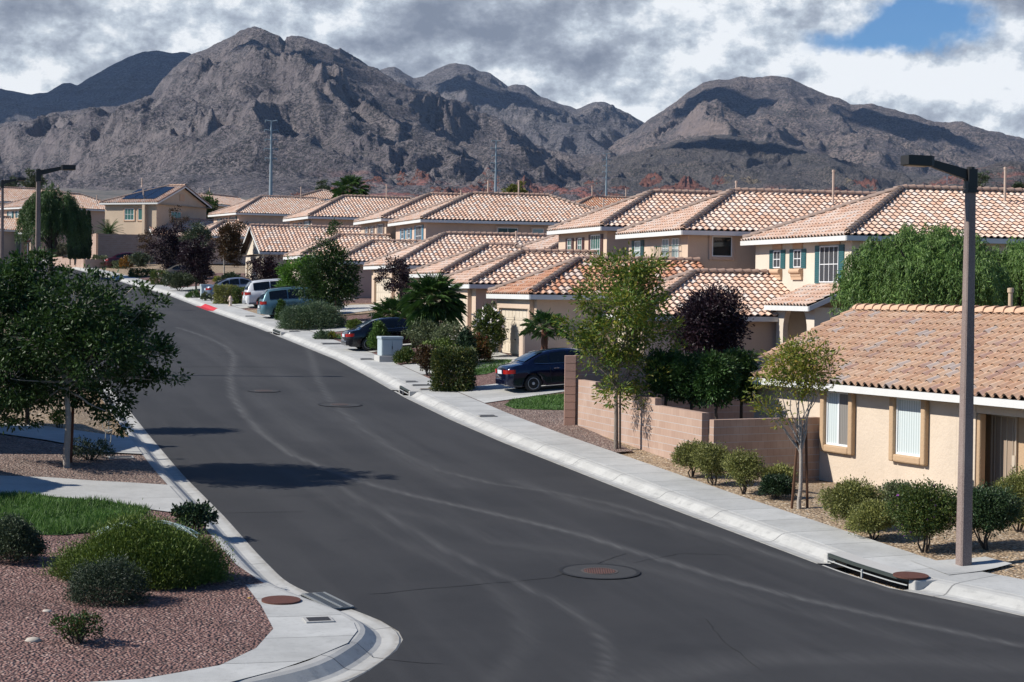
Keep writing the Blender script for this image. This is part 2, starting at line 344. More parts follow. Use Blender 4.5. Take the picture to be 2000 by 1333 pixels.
def _block(nt,setc,bump):
    uv=nt.n('ShaderNodeUVMap').outputs[0]; s=nt.n('ShaderNodeSeparateXYZ',ins={0:uv}); U,V=s.outputs[0],s.outputs[1]
    row=nt.math('FLOOR',nt.math('DIVIDE',V,.203)); fv=nt.math('FRACT',nt.math('DIVIDE',V,.203))
    uu=nt.math('ADD',nt.math('DIVIDE',U,.203),nt.math('MULTIPLY',row,.5)); col=nt.math('FLOOR',uu); fu=nt.math('FRACT',uu)
    wn=nt.n('ShaderNodeTexWhiteNoise',noise_dimensions='2D',ins={'Vector':nt.n('ShaderNodeCombineXYZ',ins={0:nt.math('FLOOR',nt.math('MULTIPLY',uu,.5)),1:row}).outputs[0]}).outputs[0]
    wn2=nt.n('ShaderNodeTexWhiteNoise',noise_dimensions='2D',ins={'Vector':nt.n('ShaderNodeCombineXYZ',ins={0:col,1:row}).outputs[0]}).outputs[0]
    c=nt.ramp(wn,[(0,(.36,.243,.183)),(.5,(.39,.268,.203)),(1,(.415,.29,.222))]); c=nt.mix(nt.math('MULTIPLY',wn2,.14),c,(.33,.17,.12))
    c=nt.mix(nt.maprange(nt.noise(geo_co(nt),.9,5,.6),.5,.75,0,.35),c,(.55,.44,.37))
    hj=nt.math('LESS_THAN',fv,.075); vj=nt.math('LESS_THAN',fu,.05)
    c=nt.mix(nt.math('MULTIPLY',vj,.62),c,(.22,.14,.11)); c=nt.mix(hj,c,(.40,.375,.36)); setc(c); bump(nt.noise(geo_co(nt),40,3,.6),.3,.008)
M_block=mat('pink concrete block',_block,rough=.92)
M_metal=m_var('dark bronze metal',(.018,.016,.014),.2,4,.5,0)
def _pole(nt,setc,bump):
    co=geo_co(nt); n=nt.noise(co,60,3,.7); n2=nt.noise(co,1.2,4,.6); c=nt.ramp(n,[(.3,(.12,.085,.075)),(.5,(.21,.155,.135)),(.7,(.33,.27,.24))]); c=nt.mix(nt.maprange(n2,.4,.7,0,.4),c,(.28,.23,.20)); setc(c); bump(n,.3,.01)
M_pole=mat('exposed aggregate concrete',_pole,rough=.9)
M_rust=m_var('rusted iron',(.10,.035,.022),.45,9,.8,.6,60,.01)
M_iron=m_var('dark iron',(.035,.032,.03),.3,8,.6,.3,60,.01)
M_galv=m_var('galvanised steel',(.22,.27,.30),.08,.3,.55,0,metal=.0)
M_rubber=mat('tyre rubber',None,col=(.012,.012,.013),rough=.7)
M_black=mat('black plastic',None,col=(.01,.01,.011),rough=.5)
M_alloy=mat('alloy wheel metal',None,col=(.50,.50,.51),rough=.45,metal=.25)
M_chrome=mat('bright trim metal',None,col=(.6,.61,.63),rough=.18,metal=1.0)
M_bark=m_var('grey bark',(.20,.165,.135),.5,5,.95,.8,30,.02)
M_barkd=m_var('dark bark',(.055,.042,.034),.4,5,.95,.8,30,.02)
M_barkp=m_var('pale bark',(.33,.29,.25),.4,6,.95,.6,30,.02)
M_wood=m_var('timber stake',(.10,.045,.022),.3,5,.9,.2)
def uv_wt(V):
    """UV in street coordinates (metres)"""
    return V
def drape(name,poly,mtl,off=.02,step=.5,kind='structure',tfar=None,attr=None,fn=None):
    """a sheet laid over the ground inside a polygon given in street coordinates"""
    P=np.array(poly,float); w0,t0=P.min(0); w1,t1=P.max(0)
    pts=[Vector((float(a),float(b))) for a,b in P]; n=len(pts)
    # densify edges
    E=[]
    for i in range(n):
        a,b=pts[i],pts[(i+1)%n]; L=(b-a).length; k=max(1,int(L/max(step,.4)))
        for j in range(k): E.append(a+(b-a)*(j/k))
    ne=len(E)
    def inside(x,y):
        c=np.zeros(len(x),bool); m=len(P); j=m-1
        for i in range(m):
            xi,yi=P[i]; xj,yj=P[j]; cond=((yi>y)!=(yj>y))&(x<(xj-xi)*(y-yi)/(yj-yi+1e-12)+xi); c^=cond; j=i
        return c
    gt=[]; t=t0+step*.5
    while t<t1: gt.append(t); t+=step if tfar is None or t<tfar else step*3
    gw=np.arange(w0+step*.37,w1,step)
    GX,GT=np.meshgrid(gw,np.array(gt) if gt else np.array([(t0+t1)/2])); GX=GX.ravel(); GT=GT.ravel(); ins=inside(GX,GT)
    I=[Vector((float(a),float(b))) for a,b in zip(GX[ins],GT[ins])]
    vs,_,fs,_,_,_=delaunay_2d_cdt(E+I,[(i,(i+1)%ne) for i in range(ne)],[],1,1e-5)
    V2=np.array([(v.x,v.y) for v in vs]); F=np.array([f for f in fs if len(f)==3],dtype=np.int32)
    z=G(V2[:,0],V2[:,1])+off
    if fn is not None: z=z+fn(V2[:,0],V2[:,1])
    x,y=wt2xy(V2[:,0],V2[:,1]); V=np.stack([x,y,z],1)
    a=V[F[:,1]]-V[F[:,0]]; b=V[F[:,2]]-V[F[:,0]]; cz=a[:,0]*b[:,1]-a[:,1]*b[:,0]; F[cz<0]=F[cz<0][:,::-1]
    at={k:f(V2[:,0],V2[:,1]) for k,f in attr.items()} if attr else None
    o=np_mesh(name,V,F,mtl,uv=V2[F.ravel()],attr=at,smooth=True); tag(o,kind=kind); return o
# ================================================================== SETTING
def curve_pts(P,step=.5,t0=None,t1=None):
    """resample a (t,w) polyline by arc length, smoothed"""
    q=np.array([(b,a) for a,b in P],float); d=np.r_[0,np.cumsum(np.hypot(*np.diff(q,axis=0).T))]
    s=np.arange(0,d[-1],step); x=np.interp(s,d,q[:,0]); y=np.interp(s,d,q[:,1])
    for _ in range(3): x[1:-1]=(x[:-2]+2*x[1:-1]+x[2:])/4; y[1:-1]=(y[:-2]+2*y[1:-1]+y[2:])/4
    return x,y,s
def sweep(name,P,prof,side,mtl,gaps=(),label=None,dzfn=None,step=.4,trange=None):
    x,y,s=curve_pts(P,step); tx=np.gradient(x); ty=np.gradient(y); L=np.hypot(tx,ty); nx,ny=ty/L*side,-tx/L*side
    k=len(prof); off=np.array([p[0] for p in prof]); dz=np.array([p[1] for p in prof])
    Wd=x[:,None]+nx[:,None]*off; T=y[:,None]+ny[:,None]*off; Zb=zr(T)+dz
    X_,Y_=wt2xy(Wd,T); V=np.stack([X_,Y_,Zb],2).reshape(-1,3); F=[];U=[]
    for i in range(len(s)-1):
        tm=(y[i]+y[i+1])/2
        if any(a<tm<b and x[i]>8 for a,b in gaps): continue
        if trange and not(trange[0]<tm<trange[1]): continue
        for j in range(k-1):
            a=i*k+j; f=(a,a+1,a+k+1,a+k) if side>0 else (a,a+k,a+k+1,a+1)
            F.append(f); uvs={a:(off[j],s[i]),a+1:(off[j+1],s[i]),a+k+1:(off[j+1],s[i+1]),a+k:(off[j],s[i+1])}
            U.extend(uvs[q] for q in f)
    o=np_mesh(name,V,np.array(F,dtype=np.int32),mtl,uv=np.array(U),smooth=False); return tag(o,kind='structure')
inlets=[(31.6,34.3)]
tA=hit(775,768)[1]; tB=hit(514,652)[1]
inlets+= [(tA-1.0,tA+1.0),(tB-1.2,tB+1.2)]
kp=[(-.40,-.03),(-.03,-.012),(0.0,.006),(.28,-.012),(.36,.01),(.46,.08),(.54,.135),(.62,.158),(.74,.166)]
sweep('kerb',RP,kp,1,M_kerb,gaps=inlets)
sweep('kerb',LP,kp,-1,M_kerb)
sweep('pavement',RP,[(.742,.150),(.744,.172),(1.3,.180),(2.0,.186),(2.02,.06)],1,M_walk)
far=[(240,10.6),(244,18),(246,40),(247,90)]; farL=[(238,-3),(240,-30),(243,-90)]
# the street, with the scuffs and dust lines that tyres have left on it
def pxline(L): return [hit(*p) for p in L]
streaks=[(pxline([(345,640),(400,658),(440,678),(457,697),(447,738),(452,775),(480,818),(520,856),(572,890),(640,918),(715,945),(800,968),(900,990),(1010,1015),(1130,1045),(1260,1085),(1400,1128),(1560,1170),(1750,1212),(1990,1262)]),.20,.85),
 (pxline([(560,640),(596,672),(610,708),(618,742),(650,790),(700,832),(770,880),(850,918),(960,945),(1080,962),(1190,985),(1300,1018),(1440,1062),(1600,1115),(1760,1160),(1990,1205)]),.20,.6),
 (pxline([(300,600),(400,640),(480,690),(560,745),(640,810),(760,880),(900,950)]),.9,.22),
 (pxline([(640,940),(760,1010),(880,1080),(1010,1140),(1110,1190),(1165,1235),(1186,1278),(1170,1333)]),.16,.5),
 (pxline([(560,920),(640,975),(760,1050),(880,1110),(960,1150),(1010,1200),(1020,1260),(960,1333)]),.35,.22),
 (pxline([(700,985),(830,1010),(960,1060),(1100,1080),(1300,1120),(1500,1180),(1800,1260)]),.5,.2),
 (pxline([(330,650),(380,670),(470,735),(520,800),(600,860)]),.8,.2),
 (pxline([(1000,940),(1150,990),(1350,1040),(1520,1090),(1640,1125)]),.35,.3),
 (pxline([(1250,1333),(1500,1290),(1800,1290),(2000,1310)]),.8,.25)]
def dustfn(w_,t_):
    out=np.zeros(len(w_))
    for pl,wid,amp in streaks:
        q=np.array(pl); 
        dmin=np.full(len(w_),1e9)
        for a,b in zip(q[:-1],q[1:]):
            ab=b-a; L2=ab@ab+1e-9; u=np.clip(((w_-a[0])*ab[0]+(t_-a[1])*ab[1])/L2,0,1)
            sd_=(ab[0]*(t_-a[1])-ab[1]*(w_-a[0]))/math.sqrt(L2)
            d=np.hypot(w_-a[0]-u*ab[0],t_-a[1]-u*ab[1]); d=np.where(sd_<0,d*2.2,d); dmin=np.minimum(dmin,d)
        out=np.maximum(out,amp*np.exp(-(dmin/wid)**2*1.6))
    return out
road=[(w_,t_) for t_,w_ in LP if w_>-40]+[(-3,240),(-60,243),(-60,252),(60,252),(40,246),(18,244),(10.6,240)]
road+=[(w_,t_) for t_,w_ in RP[::-1]]+[(45,15),(45,2),(-45,2),(-45,24)]
road=[(a-(.0),b) for a,b in road]
drape('road',road,M_asph,0.0,.165,tfar=62,attr={'dust':dustfn})
def crack(L,wd_=.012,name='road_crack'):
    P=[hit(*p) for p in L]; Q=[]
    for a,b in zip(P[:-1],P[1:]):
        n=max(2,int(math.hypot(b[0]-a[0],b[1]-a[1])/.25)); Q+=[(a[0]+(b[0]-a[0])*k/n+rng.normal()*.02,a[1]+(b[1]-a[1])*k/n+rng.normal()*.02) for k in range(n)]
    q=MB(); V=[]
    for i,(a,b) in enumerate(Q):
        c=Q[min(i+1,len(Q)-1)]; d=Q[max(i-1,0)]; tx,ty=c[0]-d[0],c[1]-d[1]; l=math.hypot(tx,ty)+1e-9; w_=wd_*rng.uniform(.5,1.4); V+=[W(a-ty/l*w_,b+tx/l*w_,.005),W(a+ty/l*w_,b-tx/l*w_,.005)]
    q.add(V,[(2*i,2*i+1,2*i+3,2*i+2) for i in range(len(Q)-1)]); tag(q.build(name,mat('tar and crack',None,col=(.006,.006,.007),rough=.9)),kind='structure')
for L_,w_ in (([(346,717),(450,717),(553,718)],.05),([(722,1162),(840,1150),(960,1140),(1080,1129),(1150,1108),(1232,1078)],.010),([(430,1003),(520,1001),(622,1000)],.010),([(640,1245),(760,1290),(900,1300)],.008),([(600,750),(640,752)],.01),([(1235,1100),(1330,1082),(1450,1085)],.008),([(1380,1210),(1420,1260),(1500,1320)],.007)): crack(L_,w_)
# ground under everything (tan gravel yards), hollowed below the street
def ground_sheet():
    ts=np.concatenate([np.arange(-20,140,1.0),np.arange(140,320,2.0),np.geomspace(320,4300,80)]); ws=np.concatenate([-np.geomspace(260,30,40),np.arange(-29,60,1.0),np.geomspace(60,420,46)])
    Wg,Tg=np.meshgrid(ws,ts); sc=np.maximum(1,Tg/300.); Wg=Wg*sc+np.where(Tg>300,(Tg-300)*.30,0)
    Z=G(Wg,Tg)-.05; inside=(Wg>np.interp(Tg,lt_,lw_)-1.2)&(Wg<np.interp(Tg,rt_,rw_)+1.0)
    Z=np.where(inside&(Tg<300)|(Tg<27),Z-.35,Z); Z=np.where((Tg>234)&(Tg<256)&(abs(Wg)<70),Z-.3,Z)
    if True:
        k=np.where(Tg>420,1,0); Z=Z+k*5*(np.sin(Wg*.011+Tg*.004)*np.sin(Tg*.007)+.5*np.sin(Wg*.03)*np.sin(Tg*.021))*np.clip((Tg-420)/700,0,1)
    x,y=wt2xy(Wg,Tg); V=np.stack([x,y,Z],2).reshape(-1,3); n=len(ws); m=len(ts)
    I=np.arange(n*m).reshape(m,n); F=np.stack([I[:-1,:-1],I[:-1,1:],I[1:,1:],I[1:,:-1]],2).reshape(-1,4)
    return np_mesh('ground',V,F,M_ground,smooth=True)
def _ground(nt,setc,bump):
    co=geo_co(nt); v=nt.n('ShaderNodeTexVoronoi',feature='F1',ins={'Vector':co,'Scale':17.0})
    rnd=nt.n('ShaderNodeSeparateColor',ins={0:v.outputs['Color']}).outputs[0]
    c=nt.ramp(rnd,[(0,(.20,.135,.08)),(.25,(.38,.265,.155)),(.5,(.52,.39,.25)),(.75,(.30,.20,.12)),(1,(.66,.56,.43))])
    e=nt.maprange(v.outputs['Distance'],.25,.8,1.0,.45); c=nt.mix(1.0,c,nt.n('ShaderNodeCombineColor',ins={0:e,1:e,2:e}).outputs[0],'MULTIPLY')
    # open desert beyond the houses: grey brown soil, dark scrub
    y=nt.n('ShaderNodeSeparateXYZ',ins={0:co}).outputs[1]; far_=nt.maprange(y,290,420)
    n=nt.noise(co,.012,6,.6); n2=nt.noise(co,.05,4,.65); d=nt.mix(nt.maprange(n,.35,.65),(.135,.115,.10),(.175,.145,.12))
    d=nt.mix(nt.maprange(n2,.44,.56,0,.75),d,(.06,.065,.055)); c=nt.mix(far_,c,d); setc(c); bump(nt.math('SUBTRACT',1.0,v.outputs['Distance']),.8,.045)
M_ground=mat('yard gravel and desert soil',_ground,rough=.97)
tag(ground_sheet(),kind='structure')
# ---- gravel beds, lawns, driveways
def ph(L,dz=0.15): return [hit(*p,dz=0) for p in L]
edgeR=lambda t: float(np.interp(t,rt_,rw_))+2.0
def strip(t0,t1,w1,mtl,name,off,step=.5,w1b=None):
    ts=np.arange(t0,t1+.01,2.0); poly=[(edgeR(t)+.02,t) for t in ts]+[(w1 if w1b is None else w1+(w1b-w1)*(ts[-1]-t)/(ts[-1]-ts[0]+1e-6),t) for t in ts[::-1]]
    return drape(name,poly,mtl,off,step)
strip(59,112,33,M_red,'red_gravel_ground',.012,.9)
strip(112,122,33,M_ground,'tan_gravel_ground',.012,.9)
strip(122,176,33,M_red,'red_gravel_ground',.012,.9)
drape('pink_gravel_ground',[(edgeR(t)+.02,t) for t in (50,52,54,56,58,60,62,63.3)]+[(19.2,63.4),(25,64.5),(25,58),(19.0,57)]+[(18.9,54),(18.6,50)],M_pink,.014,.4)
def _grass(nt,setc,bump):
    co=geo_co(nt); n=nt.noise(co,.9,5,.6); n2=nt.noise(co,30,3,.6); c=nt.mix(nt.maprange(n,.3,.7),(.035,.078,.014),(.06,.12,.024)); c=nt.mix(nt.maprange(n2,.4,.7,0,.6),c,(.018,.04,.008)); setc(c); bump(n2,.6,.03)
M_grass=mat('lawn turf',_grass,rough=.9)
M_blade=m_leaf('grass blades',[(.045,.105,.014),(.065,.145,.025),(.10,.19,.04),(.08,.14,.04)],.6,.3)
def lawn(poly,dens,h=.05,seedw=.012,label=None):
    o=drape('lawn',poly,M_grass,.030,.4)
    P=np.array(poly); w0,t0=P.min(0); w1,t1=P.max(0); A=(w1-w0)*(t1-t0); n=int(A*dens)
    x=rng.uniform(w0,w1,n); y=rng.uniform(t0,t1,n); c=np.zeros(n,bool); m=len(P); j=m-1
    for i in range(m):
        xi,yi=P[i]; xj,yj=P[j]; c^=((yi>y)!=(yj>y))&(x<(xj-xi)*(y-yi)/(yj-yi+1e-12)+xi); j=i
    x,y=x[c],y[c]; n=len(x); z=G(x,y)+.028; X_,Y_=wt2xy(x,y); a=rng.uniform(0,6.28,n); hh=h*rng.uniform(.5,1.5,n)*(1+.5*np.sin(x*3.1)*np.sin(y*2.3)); l=rng.normal(0,.35,(n,2))*hh[:,None]
    dx,dy=np.cos(a)*seedw,np.sin(a)*seedw
    V=np.stack([np.stack([X_-dx,Y_-dy,z],1),np.stack([X_+dx,Y_+dy,z],1),np.stack([X_+l[:,0],Y_+l[:,1],z+hh],1)],1).reshape(-1,3)
    g=np_mesh('grass',V,np.arange(3*n,dtype=np.int32).reshape(-1,3),M_blade); tag(g,kind='stuff')
lawn(ph([(0,968),(60,969),(120,975),(200,982),(255,990),(292,998),(275,1015),(200,1040),(120,1048),(0,1046)])+[(-9,41),(-9,44)],900,.09)
lawn(ph([(985,793),(1000,783),(1050,775),(1112,772)])+[(24.5,63.9),(24.5,60.5)]+ph([(1112,803),(1060,802),(1005,800)]),420,.06,.016)
lawn(ph([(922,708),(960,703),(1000,706),(985,722),(950,732),(925,735),(918,722)]),300,.06,.02)
lawn(ph([(655,655),(672,655),(684,662),(668,665),(652,660)]),160,.06,.02)
def drive(poly,name='driveway'): return drape(name,poly,M_drive,.036,.5)
drive([(edgeR(t)+.01,t) for t in (63.4,64.5,66,67.4,68.4)]+[(20.5,69.2),(23,72.5),(27.6,79.5),(27.6,72.5),(24,66.0),(20.5,64.4)])
drive([(edgeR(t)+.01,t) for t in (74.6,76,78,79.2)]+[(23.9,82.4),(23.9,76.6),(20.5,75)])
drive([(edgeR(t)+.01,t) for t in (86.3,88,90.4)]+[(25.2,95.8),(25.2,90.2),(21.5,87.4)])
drive([(edgeR(t)+.01,t) for t in (99.5,101,103.5)]+[(27,108.0),(27,102.2),(22.5,100.4)])
drive([(edgeR(t)+.01,t) for t in (110.5,112,114,116)]+[(27,121.0),(27,115.4),(22.5,112)])
drive([(edgeR(t)+.01,t) for t in (123.5,126,128.5)]+[(27,132.0),(27,127),(22.5,124.4)])
drive([(edgeR(t)+.01,t) for t in (137,139,142)]+[(27,146.0),(27,141),(22.5,138.4)])
drive([(edgeR(t)+.01,t) for t in (148.5,150,153.5)]+[(27,157.0),(27,152.5),(22.5,149.4)])
# left side
def lw(t): return float(np.interp(t,lt_,lw_))-.74
redL=[(lw(t),t) for t in (40.6,39,37,35,33.2)]+[(5.1,33.13),(5.09,31.4),(4.99,29.54),(4.52,28.28),(3.84,27.3),(2.68,26.66),(.5,26.4),(-9,26.2),(-9,41),]
redL+=ph([(0,1046),(120,1048),(200,1040),(275,1015),(292,998)])
drape('red_gravel_ground',redL,M_red,.014,.3)
drape('pavement',[(lw(t),t) for t in (33.2,32,31.2,30.4,29.8,29.2,28.4)]+[(5.3,27.6),(4.6,26.9),(3.8,26.3),(2.2,25.95),(0,25.6),(-9,25.3),(-9,26.2),(.5,26.4),(2.68,26.66),(3.84,27.3),(4.52,28.28),(4.99,29.54),(5.09,31.4),(5.1,33.13)],M_walk,.012,.3)
drive([(lw(t),t) for t in (45.2,44,42.5,41,40.65)]+ph([(292,998),(255,990),(200,982),(120,975),(60,969),(0,968)])+[(-9,43.7),(-9,46.6)]+ph([(0,932),(90,935),(185,942),(245,945)]))
drive([(lw(t),t) for t in (54.6,53,51.5,50.9)]+ph([(195,885),(150,873),(90,862),(0,849)])+[(-12,54.4),(-12,56.8)]+ph([(0,829),(90,835),(170,846)]))
drape('red_gravel_ground',[(lw(t),t) for t in (50.8,49,47,45.4)]+ph([(245,944),(185,941),(90,934),(0,931)])+[(-9,46.7),(-9,54.2)]+ph([(0,850),(90,863),(150,874),(195,886)]),M_pink,.014,.4)
# ------------------------------------------------------------------ mountains
_perm=np.random.default_rng(11).permutation(512); _ga=np.random.default_rng(12).uniform(0,2*math.pi,512); _gx,_gy=np.cos(_ga),np.sin(_ga)
def perlin(x,y):
    xi=np.floor(x).astype(int); yi=np.floor(y).astype(int); xf=x-xi; yf=y-yi
    u=xf*xf*xf*(xf*(xf*6-15)+10); v=yf*yf*yf*(yf*(yf*6-15)+10)
    def g(a,b,dx,dy):
        h=_perm[(_perm[a%512]+b)%512]; return _gx[h]*dx+_gy[h]*dy
    n00=g(xi,yi,xf,yf); n10=g(xi+1,yi,xf-1,yf); n01=g(xi,yi+1,xf,yf-1); n11=g(xi+1,yi+1,xf-1,yf-1)
    a=n00+u*(n10-n00); b=n01+u*(n11-n01); return (a+v*(b-a))*1.5
def fbm(x,y,o=5,g=.5,l=2.03):
    s=0;a=1;
    for i in range(o): s=s+a*perlin(x+i*17.3,y-i*9.1); x=x*l;y=y*l;a*=g
    return s
def ridged(x,y,o=5,g=.5,l=2.07):
    s=0;a=1;w_=1
    for i in range(o):
        n=1-abs(perlin(x+i*31.7,y+i*11.9)); n=n*n*w_; s=s+a*n; w_=np.clip(n*1.6,0,1); x=x*l;y=y*l;a*=g
    return s
def f_rock(base,hi,dark,scrub,s=1.0,tilt=.0,red=0.0):
    base=(base[0]*1.12,base[1]*1.08,base[2]*1.18) if s<3 else base; hi=(hi[0]*1.05,hi[1]*1.02,hi[2]*1.08) if s<3 else hi
    def fn(nt,setc,bump):
        co=geo_co(nt); g=nt.n('ShaderNodeNewGeometry'); nz=nt.n('ShaderNodeSeparateXYZ',ins={0:g.outputs['Normal']}).outputs[2]
        sp=nt.n('ShaderNodeSeparateXYZ',ins={0:co}); warp=nt.noise(co,.004*s,5,.6)
        h=nt.math('ADD',nt.math('ADD',sp.outputs[2],nt.math('MULTIPLY',sp.outputs[0],tilt)),nt.math('MULTIPLY',warp,90))
        st=nt.n('ShaderNodeTexNoise',noise_dimensions='1D',ins={'W':nt.math('MULTIPLY',h,.05),'Scale':1.0,'Detail':5,'Roughness':.7}).outputs[0]
        n=nt.noise(co,.006*s,6,.62); n2=nt.noise(co,.03*s,6,.7); n3=nt.noise(co,.16*s,3,.7)
        c=nt.mix(nt.maprange(n,.32,.68),base,hi); c=nt.mix(nt.maprange(st,.5,.68,0,.6),c,hi); c=nt.mix(nt.maprange(st,.46,.34,0,.55),c,dark)
        c=nt.mix(nt.maprange(n2,.5,.72,0,.5),c,dark)
        sc=nt.math('MULTIPLY',nt.maprange(n3,.48,.54),nt.maprange(nz,.30,.75)); c=nt.mix(nt.math('MULTIPLY',sc,.9),c,scrub); c=nt.mix(nt.maprange(nt.noise(co,.055*s,5,.75),.56,.70,0,.75),c,mul(hi,1.35))
        steep=nt.maprange(nz,.72,.45); c=nt.mix(nt.math('MULTIPLY',steep,.45),c,mul(hi,1.15))
        if red:
            rm=nt.math('MULTIPLY',nt.maprange(sp.outputs[2],108,128),nt.maprange(sp.outputs[2],196,168)); rm=nt.math('MULTIPLY',rm,nt.math('MULTIPLY',nt.maprange(sp.outputs[0],-330,-120),nt.maprange(sp.outputs[0],760,480)))
            rn_=nt.noise(nt.n('ShaderNodeMapping',ins={0:co,3:(.55,.3,2.2)}).outputs[0],.022,5,.62); rm=nt.math('MULTIPLY',rm,nt.maprange(rn_,.50,.60)); c=nt.mix(nt.math('MULTIPLY',rm,.85),c,(.30,.105,.078))
        setc(c)
        hh=nt.math('ADD',nt.math('ADD',nt.math('MULTIPLY',n2,.9),nt.math('MULTIPLY',n3,.30)),nt.math('MULTIPLY',st,.55)); bump(hh,1.0,26)
    return fn
M_rock=mat('grey limestone mountain',f_rock((.105,.092,.092),(.19,.165,.152),(.050,.045,.049),(.032,.033,.034),1.0,.35,1.0),rough=.97)
M_rock2=mat('far limestone mountain',f_rock((.098,.092,.095),(.17,.155,.145),(.046,.046,.051),(.030,.034,.037),.7,.12),rough=.97)
M_rock3=mat('banded limestone mountain',f_rock((.105,.093,.092),(.21,.17,.145),(.050,.047,.050),(.032,.036,.035),.8,.06),rough=.97)
M_foot=mat('scrub covered foothill',f_rock((.095,.085,.080),(.15,.13,.115),(.054,.050,.047),(.030,.034,.030),1.4,.2,1.0),rough=.97)
M_redrock=mat('red sandstone',f_rock((.33,.115,.085),(.40,.165,.12),(.19,.07,.058),(.10,.07,.05),6,.1),rough=.97)
M_palerock=mat('pale sandstone',f_rock((.32,.25,.18),(.42,.34,.25),(.2,.15,.11),(.1,.09,.06),6,.1),rough=.97)
def yh(px): return 570+.012*(px-1000)
def mountain(name,sil,foot,Rr,Rf,mtl,nx=900,ny=170,amp=55,gscale=1/420.,seed=0,shape=1.25,back=1100,pad=0,gdir=(0,0),rvar=0.0,ridge_rough=4,slab=.30):
    """a range: foot line and skyline given by direction, built at its own distance with real slopes behind the skyline"""
    x0,x1=sil[0][0]-pad,sil[-1][0]+pad
    px=np.linspace(x0,x1,nx); tanx=(px-1000)/FPX
    sy=np.interp(px,[p[0] for p in sil],[p[1] for p in sil]); fy=np.interp(px,[p[0] for p in foot],[p[1] for p in foot])
    eR=(yh(px)-sy)/FPX; eF=(yh(px)-fy)/FPX
    rr=Rr*(1+rvar*fbm(px/260.+seed,px*0+.5,3)); rf=Rf*np.ones_like(px)
    v=np.concatenate([np.linspace(0,1,ny),1+np.linspace(.02,1,26)**1.0])
    Vv,_=np.meshgrid(v,px); Vv=Vv  # (nx,nv)
    r=np.where(Vv<=1,rf[:,None]+(rr-rf)[:,None]*Vv,rr[:,None]+back*(Vv-1))
    X_=tanx[:,None]*r; Y_=r
    ker=np.hanning(61); ker/=ker.sum(); es=np.convolve(np.pad(eR,30,mode='edge'),ker,mode='valid'); zR=(eR*rr)[:,None]; zS=(np.minimum(es,1)*rr)[:,None]; zF=(zr(-tanx*rf*SN+rf*CS)-6+0*eF)[:,None]
    up=np.clip(Vv,0,1); prof=up**shape*.92+.08*up
    bl=np.clip((up-.72)/.28,0,1)**2; z=zF+((zS*(1-bl)+zR*bl)-zF)*prof
    env=np.clip(up*2.2,0,1)*np.clip((1-up)*3.5,0.0,1)
    wx=X_+120*fbm(X_/500+seed,Y_/500,3); wy=Y_+120*fbm(X_/500-seed,Y_/500+7,3)
    hgt=np.clip((zR-zF)/250,.25,1.6)
    big=fbm(wx*gscale*.45+seed,wy*gscale*.4-seed,3,.5)
    rid=ridged(wx*gscale+seed*3.1,wy*gscale*.42,5,.45)
    fine=ridged(wx*gscale*3.7+seed,wy*gscale*1.9,5,.5)
    mid=ridged(wx*gscale*2.1+seed*1.7,wy*gscale*.75+3,4,.5)
    z=z+env*hgt*amp*(.40*big+.36*(rid-1.0)+.17*(mid-.95)+slab*(ridged((wx*.75+wy*.55)*gscale*1.5,(wx*.5-wy*.7)*gscale*.22,5,.5)-.95))+np.clip(up*3,0,1)*np.clip((1-up)*8,.1,1)*amp*.21*(fine-.95)
    skyn=fbm(px/34.+seed*5,px*0+2.2,5,.55)*ridge_rough
    z=z+np.exp(-((Vv-1)/.05)**2)*skyn[:,None]
    z=np.where(Vv>1,z-(Vv-1)**1.1*np.maximum(zR-zF,60)*.9,z)
    V=np.stack([X_,Y_,z],2).reshape(-1,3); a,b=Vv.shape; I=np.arange(a*b).reshape(a,b)
    F=np.stack([I[:-1,:-1],I[1:,:-1],I[1:,1:],I[:-1,1:]],2).reshape(-1,4)
    o=np_mesh(name,V,F,mtl,smooth=True); return tag(o,kind='structure')
main=[(-700,300),(-260,268),(-120,262),(0,243),(60,236),(100,222),(150,216),(190,212),(232,206),(262,200),(292,188),(302,172),(316,155),(334,136),(356,118),(372,106),(386,101),(402,97),(420,86),(436,79),(452,72),(466,62),(480,55),(492,54),(505,61),(520,71),(540,80),(551,85),(554,74),(564,71),(585,75),(602,80),(622,88),(640,94),(668,108),(702,124),(730,142),(760,156),(800,176),(850,199),(890,219),(925,238),(960,254),(1000,272),(1040,286),(1080,296),(1130,304),(1180,312),(1240,322),(1320,336),(1400,350)]
mountain('mountain',main,[(-700,396),(1400,396)],5200,2300,M_rock,nx=1250,ny=250,amp=92,gscale=1/430.,seed=1,shape=1.35)
mountain('mountain',[(-900,200),(-300,190),(-100,178),(0,175),(20,180),(58,186),(90,182),(118,166),(134,164),(148,170),(172,152),(205,134),(240,118),(262,107),(280,103),(300,101),(330,105),(362,104),(380,112),(420,118),(600,150),(800,190)],[(-900,380),(800,380)],8800,6200,M_rock2,nx=600,ny=110,amp=75,gscale=1/700.,seed=4,shape=1.0)
mountain('mountain',[(560,200),(700,160),(735,140),(752,133),(765,133),(782,143),(802,153),(822,151),(842,140),(862,130),(882,125),(905,128),(932,140),(952,146),(972,160),(986,170),(1002,166),(1018,168),(1032,174),(1050,190),(1075,200),(1098,206),(1120,214),(1140,208),(1158,200),(1176,200),(1192,208),(1212,218),(1235,230),(1252,240),(1290,250),(1360,262),(1500,300)],[(560,382),(1500,382)],8200,5000,M_rock2,nx=800,ny=150,amp=95,gscale=1/560.,seed=7,shape=1.15)
